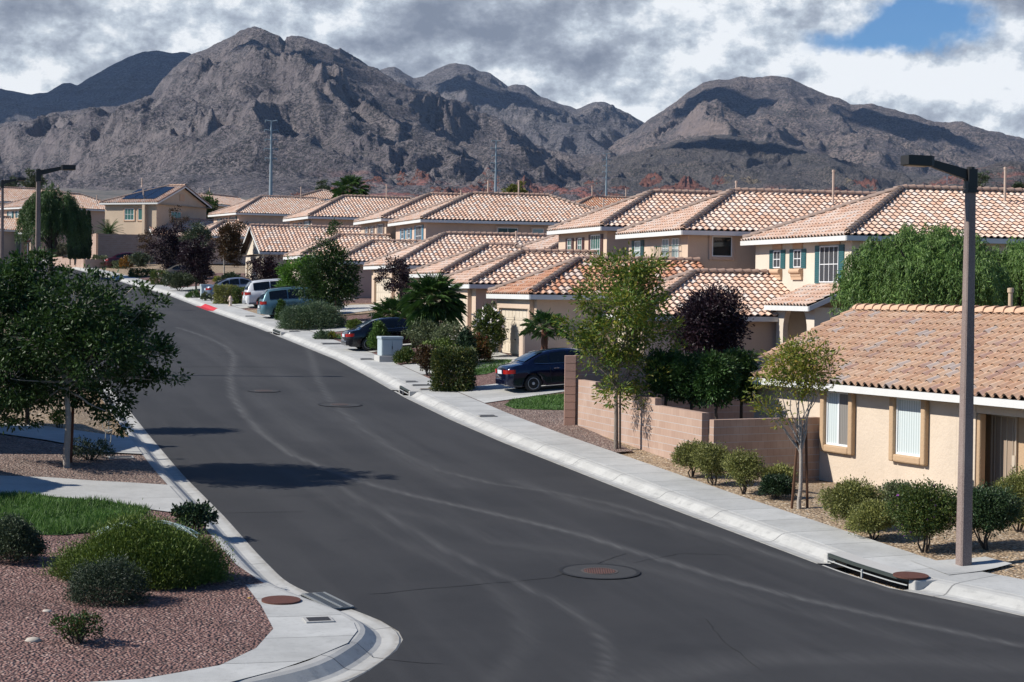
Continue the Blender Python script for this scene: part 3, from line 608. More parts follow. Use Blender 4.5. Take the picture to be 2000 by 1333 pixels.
mountain('mountain',[(1100,330),(1150,300),(1190,282),(1225,262),(1252,241),(1275,226),(1300,207),(1322,192),(1345,177),(1368,164),(1392,157),(1415,156),(1440,152),(1466,153),(1490,150),(1515,151),(1538,154),(1560,166),(1582,177),(1604,186),(1630,192),(1654,206),(1672,204),(1696,203),(1722,212),(1752,219),(1784,229),(1804,234),(1834,241),(1852,240),(1872,238),(1894,248),(1920,256),(1950,262),(1982,270),(2010,280),(2100,300),(2250,312),(2500,330),(2800,340)],[(1100,378),(2800,378)],6900,4000,M_rock3,nx=1000,ny=190,amp=85,gscale=1/520.,seed=11,shape=1.1)
mountain('hill',[(1000,368),(1080,350),(1140,330),(1190,308),(1230,300),(1262,290),(1300,282),(1342,270),(1372,265),(1400,264),(1440,270),(1472,276),(1520,280),(1560,296),(1600,306),(1650,318),(1700,330),(1800,342),(2000,352),(2300,362)],[(1000,386),(2300,386)],4600,2900,M_foot,nx=700,ny=120,amp=55,gscale=1/300.,seed=15,shape=1.05,back=700)
mountain('hill',[(1740,372),(1800,356),(1850,342),(1885,332),(1912,328),(1935,320),(1962,315),(1985,316),(2010,326),(2080,330),(2200,340),(2400,368)],[(1740,380),(2400,380)],2600,1500,M_foot,nx=420,ny=100,amp=26,gscale=1/150.,seed=19,shape=1.0,back=400,ridge_rough=2)
from mathutils.bvhtree import BVHTree
_T=[]
for o in list(SC.objects):
    if o.name.startswith(('mountain','hill','ground')): me=o.data; _T.append(BVHTree.FromPolygons([v.co[:] for v in me.vertices],[p.vertices[:] for p in me.polygons]))
def land(px,py):
    d=ray(px,py); d=d.normalized(); best=None
    for T in _T:
        h=T.ray_cast(Vector((0,0,0)),d,30000)
        if h[0] is not None and h[3]>900 and (best is None or h[3]<best[1]): best=(h[0],h[3])
    return best[0] if best else None
def outcrop(x0,x1,ytop,R0,mtl,seed,ybase=None):
    """rounded sandstone domes standing on the fan"""
    yb=ybase or ytop+16; c=land((x0+x1)/2,yb)
    if c is None: return
    R0=c.y; n=max(40,int((x1-x0)*1.6)); wdx=(x1-x0)/FPX*R0; dep=max(40,wdx*.45); hh=(yb-ytop)/FPX*R0*.62
    X_,Y_=np.meshgrid(np.linspace(-wdx/2,wdx/2,n),np.linspace(-dep,dep,40),indexing='ij'); X_=X_+c.x; Y_=Y_+c.y
    g=np.empty(X_.shape)
    for i in range(0,n,4):
        for j in range(0,40,4):
            zz=None
            for T in _T:
                h=T.ray_cast(Vector((X_[i,j],Y_[i,j],5000)),Vector((0,0,-1)),9000)
                if h[0] is not None and (zz is None or h[0].z>zz): zz=h[0].z
            g[i:i+4,j:j+4]=zz if zz is not None else c.z
    u=(X_-c.x)/(wdx/2); v=(Y_-c.y)/dep; r2=np.clip(1-np.abs(u)**2.2-np.abs(v)**2.2,0,1)
    sc=max(14,hh*1.1); b=ridged(X_/sc/1.6+seed,Y_/sc/1.6,4,.5)-.55; m=fbm(X_/sc/3+seed,Y_/sc/3,3)
    z=g-6+(hh+6)*np.clip(r2**.45*(.35+.62*b+.35*m),0,1.3)
    V=np.stack([X_,Y_,z],2).reshape(-1,3); a,q=X_.shape; I=np.arange(a*q).reshape(a,q); F=np.stack([I[:-1,:-1],I[1:,:-1],I[1:,1:],I[:-1,1:]],2).reshape(-1,4)
    tag(np_mesh('hill',V,F,mtl,smooth=True),kind='structure')
for i,(a,b,yt,yb) in enumerate([(852,906,356,382),(905,1010,366,380),(1005,1062,349,366),(1040,1130,353,364),(1245,1300,338,358),(1300,1385,341,362),(1130,1180,350,360),(1385,1420,346,356),(700,740,358,364),(760,830,350,360),(770,800,330,342),(800,850,333,343),(655,690,364,372),(925,960,340,348),(930,990,352,359),(1330,1400,366,376),(1420,1470,368,376),(1600,1700,372,384),(640,700,370,376),(820,880,364,372),(900,960,376,384),(1060,1120,370,378),(1130,1230,372,380),(1180,1240,362,368),(1400,1460,376,384),(1520,1620,378,386),(780,850,374,382),(1655,1725,352,364),(560,600,372,380),(720,760,342,348),(1250,1330,362,372),(1480,1560,370,380)]):
    outcrop(a,b,yt,2350-5*i+(400 if yt<345 else 0),M_redrock,i*3.3,yb)
for i,(a,b,yt,yb) in enumerate([(1395,1440,343,352),(1440,1500,345,356),(1640,1672,348,356)]): outcrop(a,b,yt,2500+20*i,M_palerock,40+i,yb)

# ---- unseen clouds added above and left of the picture to shade the range
def cloud(x,y,z,rx,ry,rz,seed):
    n=64; m=32; r=[]; th=np.linspace(0,2*np.pi,n,endpoint=False); ph=np.linspace(0,np.pi,m); T,P=np.meshgrid(th,ph); ux,uy,uz=np.sin(P)*np.cos(T),np.sin(P)*np.sin(T),np.cos(P)
    d=1+.35*fbm(ux*1.6+seed+uz,uy*1.6+uz*.7,4,.55)+.12*ridged(ux*4+seed,uy*4+uz,3); V=np.stack([x+ux*rx*d,y+uy*ry*d,z+np.where(uz<0,uz*.25,uz)*rz*d],2).reshape(-1,3)
    I=np.arange(m*n).reshape(m,n); J=np.roll(I,-1,axis=1); F=np.stack([I[:-1],J[:-1],J[1:],I[1:]],2).reshape(-1,4)
    tag(np_mesh('cloud',V,F,mat('cloud white',None,col=(.85,.86,.88),rough=1.0),smooth=True),kind='structure')
def shade(px,dist,rx,ry,seed,zg=450,zc=2600):
    gx=(px-1000)/FPX*dist; off=(zc-zg)/math.tan(SUN_EL); cloud(gx-off*math.cos(SUN_AZ_DIR),dist-off*math.sin(SUN_AZ_DIR),zc,rx,ry,rx*.4,seed)
for i,a in enumerate([(1545,6400,210,300),(1165,7600,200,260),(270,8700,950,1100),(30,8700,900,1100),(905,8100,150,160),(1330,4300,170,150),(1850,6500,130,200),(640,4700,120,130)]): shade(*a,seed=i*7.7)
# ---- the air: thin haze that pales and blues the far range
hb_=MB(); hb_.box(-9000,9000,-300,10300,-120,1450); hz_=hb_.build('haze',None); tag(hz_,kind='stuff')
hm=bpy.data.materials.new('haze'); hm.use_nodes=True; hm.node_tree.nodes.clear(); _pv=hm.node_tree.nodes.new('ShaderNodeVolumePrincipled'); _mo=hm.node_tree.nodes.new('ShaderNodeOutputMaterial'); hm.node_tree.links.new(_pv.outputs[0],_mo.inputs['Volume'])
_pv.inputs['Color'].default_value=(.50,.66,.95,1); _pv.inputs['Density'].default_value=.000020; _pv.inputs['Anisotropy'].default_value=0.1; hz_.data.materials.append(hm)
# ================================================================== HOUSES
TW,TE=.305,.372    # tile width and exposure
def tile_plane(O,e,n,pitch,poly,phase=0.0,amp=.037):
    """S-shaped clay tiles over one roof plane. O corner on the eave, e unit along the eave, n unit horizontal up-slope,
    poly convex polygon in (a along eave, b up the slope) metres. returns V,F,UV"""
    O=np.array(O,float); e=np.array(e,float); n=np.array(n,float); nl=math.sqrt(1+pitch*pitch); sl=(n+np.array([0,0,pitch]))/nl; nr=np.cross(e,sl); 
    if nr[2]<0: nr=-nr
    P=np.array(poly,float); a0,a1=P[:,0].min(),P[:,0].max(); K=8
    i0=math.floor(a0/TW*K); i1=math.ceil(a1/TW*K); ai=np.clip(np.arange(i0,i1+1)*TW/K,a0,a1)
    lo=np.full(len(ai),1e9); hi=np.full(len(ai),-1e9); m=len(P)
    for k in range(m):
        p,q=P[k],P[(k+1)%m]
        if abs(p[0]-q[0])<1e-9:
            s=abs(ai-p[0])<1e-6; lo[s]=np.minimum(lo[s],min(p[1],q[1])); hi[s]=np.maximum(hi[s],max(p[1],q[1])); continue
        x0,x1=min(p[0],q[0]),max(p[0],q[0]); s=(ai>=x0-1e-6)&(ai<=x1+1e-6); b=p[1]+(q[1]-p[1])*(ai-p[0])/(q[0]-p[0])
        lo[s]=np.minimum(lo[s],b[s]); hi[s]=np.maximum(hi[s],b[s])
    col=ai/TW-np.floor(ai/TW+1e-9); ph=2*np.pi*(ai/TW)
    h=amp*(np.sin(ph)*.9+.12*np.sin(2*ph))+amp*1.05
    bmax=P[:,1].max(); rows=int(math.ceil(bmax/TE)); VS=[];FS=[];UV=[];DK=[];nv=0; na=len(ai)
    cc=np.floor((ai[:-1]+ai[1:])/2/TW+.25)+.5
    for r in range(rows):
        b0=np.maximum(r*TE,lo); b1=np.minimum((r+1)*TE+.03,hi); ok=(b1>b0+1e-4)
        b1=np.maximum(b1,b0)
        f=ok[:-1]|ok[1:]
        if not f.any(): continue
        jit=np.random.default_rng(int(abs(O[0]*97+r*13))%9999).uniform(-.004,.006)
        hb0=h+.060+jit-(b0-r*TE)/TE*.050; hb1=h+.060-(b1-r*TE)/TE*.050
        A=O+e*ai[:,None]+sl*b0[:,None]+nr*hb0[:,None]; B=O+e*ai[:,None]+sl*b1[:,None]+nr*hb1[:,None]
        C=O+e*ai[:,None]+sl*(b0+.002)[:,None]+nr*(hb0-.016)[:,None]; C2=O+e*ai[:,None]+sl*(b0+.012)[:,None]+nr*(hb0-.062)[:,None]
        VS+= [A,B,C,C2]; idx=np.nonzero(f)[0]
        FS.append(np.stack([nv+idx,nv+idx+1,nv+na+idx+1,nv+na+idx],1)); FS.append(np.stack([nv+2*na+idx,nv+2*na+idx+1,nv+idx+1,nv+idx],1))
        u=np.stack([cc[idx]+phase,np.full(len(idx),r+.5)],1); UV.append(np.repeat(u,4,0)); UV.append(np.repeat(u,4,0))
        crest=(h[idx]+h[idx+1])/2>amp*1.05; tr=idx[~crest]; FS.append(np.stack([nv+3*na+tr,nv+3*na+tr+1,nv+2*na+tr+1,nv+2*na+tr],1)); u=np.stack([cc[tr]+phase,np.full(len(tr),r+.5)],1); UV.append(np.repeat(u,4,0))
        for k_ in idx[crest]: DK.append((C2[k_],C2[k_+1],C[k_+1],C[k_]))  # dark faces paint the shaded hollow under each tile nose
        nv+=4*na
    V=np.concatenate(VS); F=np.concatenate(FS); UV=np.concatenate(UV)
    a=V[F[:,1]]-V[F[:,0]]; b=V[F[:,3]]-V[F[:,0]]; c=np.cross(a,b)@nr
    if np.median(c)<0: F=F[:,::-1]; UV=UV.reshape(-1,4,2)[:,::-1].reshape(-1,2)
    # deck below
    dk=[O+e*p[0]+sl*p[1]-nr*.012 for p in P]
    return V,F,UV,dk,DK
def caps(mb,P0,P1,r=.135,L=.40,mat2=None):
    P0,P1=Vector(P0),Vector(P1); d=P1-P0; n=max(1,int(d.length/L)); d.normalize(); a=d.cross(Vector((0,0,1))).normalized(); u=a.cross(d).normalized()
    for i in range(n+1):
        s=P0+d*(i*L); l=min(L+.07,(P1-s).length+.02)
        if l<.06: break
        ra,rb=r*1.12,r*.9; vs=[]
        for (q,rr,lift) in ((s,ra,.03),(s+d*l,rb,.0)):
            for k in range(9):
                t=math.pi*(k/8); vs.append(q+a*math.cos(t)*rr+u*(math.sin(t)*rr+lift))
        for k in range(9):
            t=math.pi*(k/8); vs.append(s+a*math.cos(t)*ra*.8+u*(math.sin(t)*ra*.8+.03))
        mb.add(vs,[(k,k+1,k+10,k+9) for k in range(8)]+[(k+18,k+19,k+1,k) for k in range(8)])
class House:
    def __init__(s,label,cat,w,t,z0,th=16.7,group='tan stucco houses along the street',stucco=None,name='house'):
        s.th=R(th); x,y=wt2xy(w,t); s.o=Vector((x,y,z0)); s.u=Vector((math.cos(s.th),math.sin(s.th),0)); s.s=Vector((-math.sin(s.th),math.cos(s.th),0))
        s.e=thing(name,label,cat,s.o,group); s.st=stucco or ST_tan
    def P(s,a,b,z):   # a away from the street, b up the street, z absolute
        v=s.o+s.u*a+s.s*b; return Vector((v.x,v.y,z))
    def box(s,name,a0,a1,b0,b1,z0,z1,m,parent=None,mb=None,bevel=0):
        q=mb or MB(); vs=[s.P(a,b,z) for a,b,z in ((a0,b0,z0),(a1,b0,z0),(a1,b1,z0),(a0,b1,z0),(a0,b0,z1),(a1,b0,z1),(a1,b1,z1),(a0,b1,z1))]
        q.add(vs,[(0,3,2,1),(4,5,6,7),(0,1,5,4),(1,2,6,5),(2,3,7,6),(3,0,4,7)])
        if mb is None: return s.fin(q,name,m,parent,bevel)
    def fin(s,q,name,m,parent=None,bevel=0,smooth=False):
        q.v=[tuple(Vector(v)-s.o) for v in q.v]; return q.build(name,m,parent or s.e,bevel=bevel,smooth=smooth)
    def tiles(s,planes,mtl,name='roof',deckname=None):
        Vs=[];Fs=[];U=[];n=0;dk=MB()
        for i,pl in enumerate(planes):
            V,F,uv,d,DK=tile_plane(*pl,phase=i*57+s.o.x*3//1,amp=.052 if mtl is M_tile_near else .037); Vs.append(V);Fs.append(F+n);U.append(uv);n+=len(V)
            dk.add(d,[tuple(range(len(d)))])
            for qd in DK: dk.add(qd,[(0,1,2,3)])
        V=np.concatenate(Vs)-np.array(s.o); ob=np_mesh(name,V,np.concatenate(Fs),mtl,s.e,uv=np.concatenate(U))
        s.fin(dk,'underlay_and_tile_shade',M_deck_shade,ob); return ob
    def fascia(s,pts,h=.2,th=.035,mtl=None,roof=None,name='eave_board'):
        """boards below the tile edge along a list of (a,b,z) points"""
        q=MB()
        for p,r in zip(pts[:-1],pts[1:]):
            A,B=s.P(*p),s.P(*r); d=(B-A); d.z=0; d.normalize(); nn=Vector((d.y,-d.x,0))*th
            vs=[A-nn*0,B-nn*0,B+nn,A+nn]; q.add([v+Vector((0,0,-h)) for v in vs]+vs,[(0,3,2,1),(4,5,6,7),(0,1,5,4),(1,2,6,5),(2,3,7,6),(3,0,4,7)])
        return s.fin(q,name,mtl or M_fascia,roof)
    def hip(s,a0,a1,b0,b1,ze,pitch=.42,oh=.45,z0=None,tile=None,cap=None,front='hip',back='hip',soffit=True,wall=True,ridge_to=None,st=None,name='roof',wallname='wall',fh=.2):
        """block with walls a0..a1,b0..b1 and a tiled roof, ridge running away from the street. ze = top of eave board.
        a0,b0.. are ROOF edges; the walls stand back by oh"""
        tile=tile or M_tile; cap=cap or M_cap; L=b1-b0; hl=L/2; nl=math.sqrt(1+pitch*pitch); r=ze+hl*pitch; bm=b0+hl; U3,S3=s.u,s.s
        W_=a1-a0; fa=hl if front=='hip' else 0; ba=hl if back=='hip' else 0
        tp=[]; base=ze+.0
        tp.append((s.P(a0,b0,base),U3,S3,pitch,[(0,0),(W_,0),(W_-ba,hl*nl),(fa,hl*nl)]))          # side toward the camera
        tp.append((s.P(a0,b1,base),U3,-S3,pitch,[(0,0),(W_,0),(W_-ba,hl*nl),(fa,hl*nl)]))         # far side
        if front=='hip': tp.append((s.P(a0,b0,base),S3,U3,pitch,[(0,0),(L,0),(hl,hl*nl)]))
        if back=='hip': tp.append((s.P(a1,b0,base),S3,-U3,pitch,[(0,0),(L,0),(hl,hl*nl)]))
        ro=s.tiles(tp,tile,name); q=MB(); lift=.085
        ra,rb=s.P(a0+fa,bm,r+lift),s.P(a1-ba,bm,r+lift)
        caps(q,rb,ra)
        s.fin(q,'ridge_cap',cap,ro)
        for on,ax,bx_,e_ in ((front=='hip',a0+.1,b0+.1,ra),(front=='hip',a0+.1,b1-.1,ra),(back=='hip',a1-.1,b0+.1,rb),(back=='hip',a1-.1,b1-.1,rb)):
            if on: q=MB(); caps(q,s.P(ax,bx_,ze+lift+.03),e_); s.fin(q,'hip_cap',M_capgrey,ro)
        pts=[(a0,b0,ze),(a1,b0,ze),(a1,b1,ze),(a0,b1,ze)]
        if front=='hip' and back=='hip': s.fascia(pts+[pts[0]],roof=ro,h=fh)
        else:
            s.fascia([(a0,b0,ze),(a1,b0,ze)],roof=ro,h=fh); s.fascia([(a1,b1,ze),(a0,b1,ze)],roof=ro,h=fh)
            for aa,kind in ((a0,front),(a1,back)):
                if kind=='gable': s.fascia([(aa,b1,ze),(aa,bm,r),(aa,b0,ze)] if aa==a0 else [(aa,b0,ze),(aa,bm,r),(aa,b1,ze)],roof=ro,h=.2)
                elif kind=='hip': s.fascia([(aa,b1,ze),(aa,b0,ze)] if aa==a0 else [(aa,b0,ze),(aa,b1,ze)],roof=ro,h=.2)
        if soffit:
            q=MB(); zz=ze-fh+.015; i=.02
            s.box('',a0+i,a1-i,b0+i,b1-i,zz,zz+.01,None,mb=q); s.fin(q,'soffit',M_soffit,ro)
        if wall:
            q=MB(); s.box('',a0+oh,a1-oh,b0+oh,b1-oh,(z0 if z0 is not None else s.o.z)-.4,ze-fh+.01,None,mb=q)
            for aa,kind in ((a0+oh,front),(a1-oh,back)):
                if kind=='gable':
                    d=oh*pitch; vs=[s.P(aa,b0+oh,ze-fh+.01),s.P(aa,b1-oh,ze-fh+.01),s.P(aa,b1-oh,ze+d-.10),s.P(aa,bm,r-.10),s.P(aa,b0+oh,ze+d-.10)]
                    q.add(vs,[(0,1,2,3,4) if aa>a0+1 else (4,3,2,1,0)])
            s.fin(q,wallname,st or s.st)
        return r
    def uvq(s,name,vs,m,parent,uvs=((0,0),(1,0),(1,1),(0,1))):
        V=np.array([tuple(v-s.o) for v in vs]); return np_mesh(name,V,np.array([[0,1,2,3]],dtype=np.int32),m,parent,uv=np.array(uvs))
    def window(s,face,c,p,z0,z1,wd,glass=None,grid=(2,2),shutter=None,frame=M_white,trim=None,corbel=None,fr=.045,shw=None,lintel=None,slide=False,extra=.0):
        """face 'f' street front (plane a=p, centred at b=c) or 's' side toward the camera (plane b=p, centred at a=c)"""
        def Q(x,z,d):   # x along wall to the viewer's right, d out of the wall
            return s.P(p-d,c-x,z) if face=='f' else s.P(c+x,p-d,z)
        def bx(q,x0,x1,za,zb,d0,d1):
            vs=[Q(x0,za,d1),Q(x1,za,d1),Q(x1,za,d0),Q(x0,za,d0),Q(x0,zb,d1),Q(x1,zb,d1),Q(x1,zb,d0),Q(x0,zb,d0)]
            q.add(vs,[(0,3,2,1),(4,5,6,7),(0,1,5,4),(1,2,6,5),(2,3,7,6),(3,0,4,7)])
        h=wd/2; q=MB()
        for x0,x1,za,zb in ((-h,-h+fr,z0,z1),(h-fr,h,z0,z1),(-h+fr,h-fr,z0,z0+fr),(-h+fr,h-fr,z1-fr,z1)): bx(q,x0,x1,za,zb,.0,.05)
        nx,nz=grid; m=.016
        for i in range(1,nx):
            x=-h+wd*i/nx; mm=.03 if slide and i==nx//2 else m; bx(q,x-mm,x+mm,z0+fr,z1-fr,.0,.042)
        for j in range(1,nz):
            z=z0+(z1-z0)*j/nz; bx(q,-h+fr,h-fr,z-m,z+m,.0,.038)
        wn=s.fin(q,'window',frame)
        V=[Q(-h+fr*.5,z0+fr*.5,.018),Q(h-fr*.5,z0+fr*.5,.018),Q(h-fr*.5,z1-fr*.5,.018),Q(-h+fr*.5,z1-fr*.5,.018)]
        s.uvq('pane',V,glass or M_glass,wn)
        if shutter:
            sw=shw or max(.22,wd*.42)
            for sg in (-1,1):
                q=MB(); x0=sg*(h+.012) ; x1=sg*(h+.012+sw); xa,xb=min(x0,x1),max(x0,x1); bx(q,xa,xb,z0-.03,z1+.03,0,.035)
                k=int((z1-z0)/.09)
                for i in range(k): zz=z0+.04+i*(z1-z0-.08)/k; bx(q,xa+.035,xb-.035,zz,zz+.05,.035,.048)
                s.fin(q,'shutter',shutter,wn)
        if trim:
            q=MB(); T=.16; 
            for x0,x1,za,zb in ((-h-T,-h,z0-T,z1+T),(h,h+T,z0-T,z1+T),(-h,h,z0-T,z0),(-h,h,z1,z1+T)): bx(q,x0,x1,za,zb,0,.075)
            s.fin(q,'frame',trim,wn,bevel=.03)
        if lintel:
            q=MB(); bx(q,-h-.1,h+.1,z1+.05,z1+.32,0,.05); s.fin(q,'lintel',lintel,wn)
        if corbel:
            q=MB(); n=10; prof=[]
            for k in range(n+1):
                t=-math.pi*.5+math.pi*k/n; prof.append((.12+.11*math.cos(t),z0-.16+.11*math.sin(t)))
            prof=[(0.0,z0-.05)]+prof[::-1]+[(.13,z0-.34),(.09,z0-.42),(.09,z0-.52),(0.0,z0-.52)]
            b=len(q.v); m_=len(prof); 
            for x in (-h-.14,h+.14):
                for d,z in prof: q.v.append(tuple(Q(x,z,d)))
            q.f+= [tuple(range(m_)),tuple(range(2*m_-1,m_-1,-1))]+[(k,m_+k,m_+(k+1)%m_,(k+1)%m_) for k in range(m_)]
            s.fin(q,'sill',corbel,wn)
        return wn
    def pipe(s,a,b,z0,z1,r=.055,m=None,cap=True):
        q=MB(); p=s.P(a,b,z0); pr=[(r*1.9,0),(r*1.3,.10),(r,.14),(r,z1-z0-.1)]+([(r*1.35,z1-z0-.1),(r*1.35,z1-z0),(r*.6,z1-z0+.01)] if cap else [(r,z1-z0)])
        q.lathe(p,pr,10); s.fin(q,'vent_pipe',m or M_pipe,smooth=False)
    def garage_door(s,p,c,z0,wd,h=2.13,rec=.16,m=M_garage,st=None):
        """sectional door in the street front of a wing: jambs and header stand proud, the door sits back"""
        def bx(q,x0,x1,za,zb,d0,d1):
            vs=[s.P(p-d1,c-x0,za),s.P(p-d1,c-x1,za),s.P(p-d0,c-x1,za),s.P(p-d0,c-x0,za),s.P(p-d1,c-x0,zb),s.P(p-d1,c-x1,zb),s.P(p-d0,c-x1,zb),s.P(p-d0,c-x0,zb)]
            q.add(vs,[(0,3,2,1),(4,5,6,7),(0,1,5,4),(1,2,6,5),(2,3,7,6),(3,0,4,7)])
        q=MB(); h2=wd/2
        for i in range(4):
            za=z0+i*h/4; bx(q,-h2,h2,za+.008,za+h/4-.008,.0,.05)
            for k in range(8): x=-h2+.1+k*(wd-.2)/8; bx(q,x+.03,x+(wd-.2)/8-.03,za+.09,za+h/4-.09,.05,.062)
        d=s.fin(q,'garage_door',m); q=MB(); bx(q,-.05,.05,z0+.62,z0+.66,.062,.10); s.fin(q,'handle',M_black,d)
        q=MB(); bx(q,-h2-.28,-h2,z0-.3,z0+h+.0,0,rec+.05); bx(q,h2,h2+.28,z0-.3,z0+h,0,rec+.05); bx(q,-h2-.28,h2+.28,z0+h,z0+h+.42,0,rec+.05)
        s.fin(q,'door_surround',st or s.st,bevel=.02)
NORM='two-storey houses with tiled hip roofs beside the street'
def zroad(t): return float(zr(t))
def upper_front(h,p,sh,b0,b1,ze,k=1.0,corb=None,big=True,glass2=None,glass=None,lint=None):
    """usual first-floor street front: two small shuttered windows, one tall one"""
    L=b1-b0; q=L/9.4
    for c in (b0+L*.75,b0+L*.53):
        h.window('f',c,p,ze-1.22,ze-.47,.74*q,glass or M_screen,(2,2),sh,corbel=corb,lintel=lint,shw=.42*q)
    if big: h.window('f',b0+L*.21,p,ze-1.86,ze-.36,1.72*q,glass2 or glass or M_screen,(4,2),sh,lintel=lint,shw=.46*q)
def two_storey(label,w,t,L,Wd,th,stucco,sh,corb,pitch=.42,ze=None,tile=None,lint=None,glass=None,pipes=()):
    zb=zroad(t)+.75; ze=ze if ze is not None else zroad(t)+6.26
    h=House(label,'house',w,t,zb,th,NORM,stucco)
    r=h.hip(0,Wd,0,L,ze,pitch,.5,zb,tile=tile)
    upper_front(h,.5,sh,.5,L-.5,ze,corb=corb,lint=lint,glass=glass)
    for a,dz,ln in pipes: h.pipe(a,L/2-dz,r-.05-dz*pitch,r-dz*pitch+ln)
    return h,r,ze
M_ltglass=mat('pale curtained glass',None,col=(.30,.37,.36),rough=.12)
M_greenglass=mat('greenish tinted glass',None,col=(.045,.12,.10),rough=.08)
def arch_panel(h,p,c0,c1,z0,z1,ca,ra,spring,m,name='arch_wall',thk=.22):
    """street-facing wall at a=p from b=c0..c1 with an arched opening centred ca"""
    q=MB(); n=14; arc=[(ca+ra*math.cos(math.pi*k/n),spring+ra*math.sin(math.pi*k/n)) for k in range(n+1)]
    for d in (0,thk):
        A=[(c1,z0),(c1,z1)]; 
    outer=[(c1,z0),(c1,spring)]+[(c1+(c0-c1)*k/n,z1) for k in range(n+1)]+[(c0,spring),(c0,z0)]
    inner=[(ca+ra,z0),(ca+ra,spring)]+arc+[(ca-ra,spring),(ca-ra,z0)]
    m_=len(outer); vs=[h.P(p,b,z) for b,z in outer]+[h.P(p,b,z) for b,z in inner]+[h.P(p+thk,b,z) for b,z in outer]+[h.P(p+thk,b,z) for b,z in inner]
    fs=[]
    for k in range(m_-1):
        fs+= [(k,k+1,m_+k+1,m_+k),(2*m_+k+1,2*m_+k,3*m_+k,3*m_+k+1),(m_+k,m_+k+1,3*m_+k+1,3*m_+k),(k+1,k,2*m_+k,2*m_+k+1)]
    q.add(vs,fs); h.fin(q,name,m)
def wing(h,w,t,L,depth,ze,base,th=16.7,pitch=.44,tile=None,oh=.45,door=True,st=None,front='hip',back='gable',dw=4.9,doorc=None,fh=.2):
    """single-storey garage wing; offsets are from the house's own origin"""
    x,y=wt2xy(w,t); d=Vector((x,y,0))-Vector((h.o.x,h.o.y,0)); a=d.dot(h.u); b=d.dot(h.s)
    r=h.hip(a,a+depth,b,b+L,ze,pitch,oh,base,tile=tile,front=front,back=back,name='garage_roof',wallname='garage_wall',st=st,fh=fh)
    if door: h.garage_door(a+oh,b+(L/2 if doorc is None else doorc),base,min(dw,L-2*oh-.7),m=M_garage,h=min(2.13,ze-base-.62),st=st or h.st)
    return r,a,b
# ---- A : nearest two-storey house, teal shutters
hA,rA,zA=two_storey('cream two-storey house with teal shutters behind the big weeping tree, nearest of the tall houses',34.3,68.3,10.4,19,16.7,ST_cream,M_teal,ST_peach,ze=2.39,lint=ST_peach,pipes=[(9.5,1.2,1.55),(12.9,.6,.9)])
hA.e.location=hA.o
wing(hA,27.0,72.2,8.3,8.3,-.92,zroad(74)+.65,pitch=.43,st=ST_tan)
# entry roof against the front, arch below it
def entry(h,a,b0,b1,ztop,depth,pitch,zb,arch=True,st=None):
    ze=ztop-depth*pitch; nl=math.sqrt(1+pitch*pitch)
    ro=h.tiles([(h.P(a-depth,b0,ze),h.s,h.u,pitch,[(0,0),(b1-b0,0),(b1-b0,depth*nl),(0,depth*nl)])],M_tile,'porch_roof'); h.fascia([(a-depth,b1,ze),(a-depth,b0,ze)],roof=ro); h.fascia([(a-depth,b0,ze),(a,b0,ztop)],roof=ro)
    h.box('porch_wall',a-depth+.4,a,b0+.3,b0+.55,zb-.4,ze-.05,st or h.st); h.box('porch_wall',a-depth+.4,a-.01,b1-.55,b1-.3,zb-.4,ze-.05,st or h.st)
    if arch: arch_panel(h,a-depth+.4,b0+.55,b1-.55,zb-.4,ze-.19,(b0+b1)/2,(b1-b0)*.27,zb+1.75,st or h.st)
entry(hA,.5,.2,4.4,.40,2.0,.42,zroad(68)+.7)
# ---- B
hB,rB,zB=two_storey('tan two-storey house with a small black balcony rail and white framed side window',31.66,79.24,8.7,17,16.7,ST_tan,M_dteal,None,ze=2.84,pipes=[(9.0,.8,1.2)],pitch=.46) if False else (None,)*3
zb=zroad(79.2)+.75
hB=House('tan two-storey house with an iron balcony rail and a square window on its side','house',31.66,79.24,zb,16.7,NORM,ST_tan)
rB=hB.hip(0,17,0,8.7,2.84,.46,.5,zb)
hB.window('f',6.9,.5,1.62,2.52,.80,M_ltglass,(1,2),M_dteal,shw=.42)
for c in (3.2,1.95): hB.window('f',c,.5,1.62,2.54,.82,M_ltglass,(2,2),None)
q=MB()
for x in np.linspace(1.3,3.9,15): q.tube([hB.P(.18,x,1.60),hB.P(.18,x,2.18)],.012,5)
for z in (1.60,2.18): q.tube([hB.P(.18,1.3,z),hB.P(.18,3.9,z)],.02,6)
for x in (1.3,3.9): q.tube([hB.P(.18,x,2.18),hB.P(.5,x,2.18)],.02,6)
hB.fin(q,'balcony_rail',M_dteal)
hB.box('balcony_ledge',-.02,.5,1.2,4.0,1.26,1.56,ST_peach,bevel=.06)
hB.window('s',2.15,.5,1.70,2.62,.98,M_glass,(1,1),None,trim=ST_pink)
hB.pipe(9.0,3.2,rB-.7,rB+1.15)
wing(hB,23.63,76.22,6.6,9.0,-.12,zroad(78)+.72,pitch=.46,tile=M_tile_red,dw=4.4)
# ---- C
hC,rC,zC=two_storey('peach two-storey house with dark brown shutters seen above the bushy street tree',32.17,91.62,9.0,17,16.7,ST_tan,M_brownsh,ST_cream,pitch=.45,ze=3.38,glass=M_greenglass,pipes=[(9.0,.9,1.15)])
hC.pipe(4.1,4.0,rC-.9,rC-.1,.035)
wing(hC,24.7,89.69,7.9,8.2,.33,zroad(90)+.7,pitch=.42)
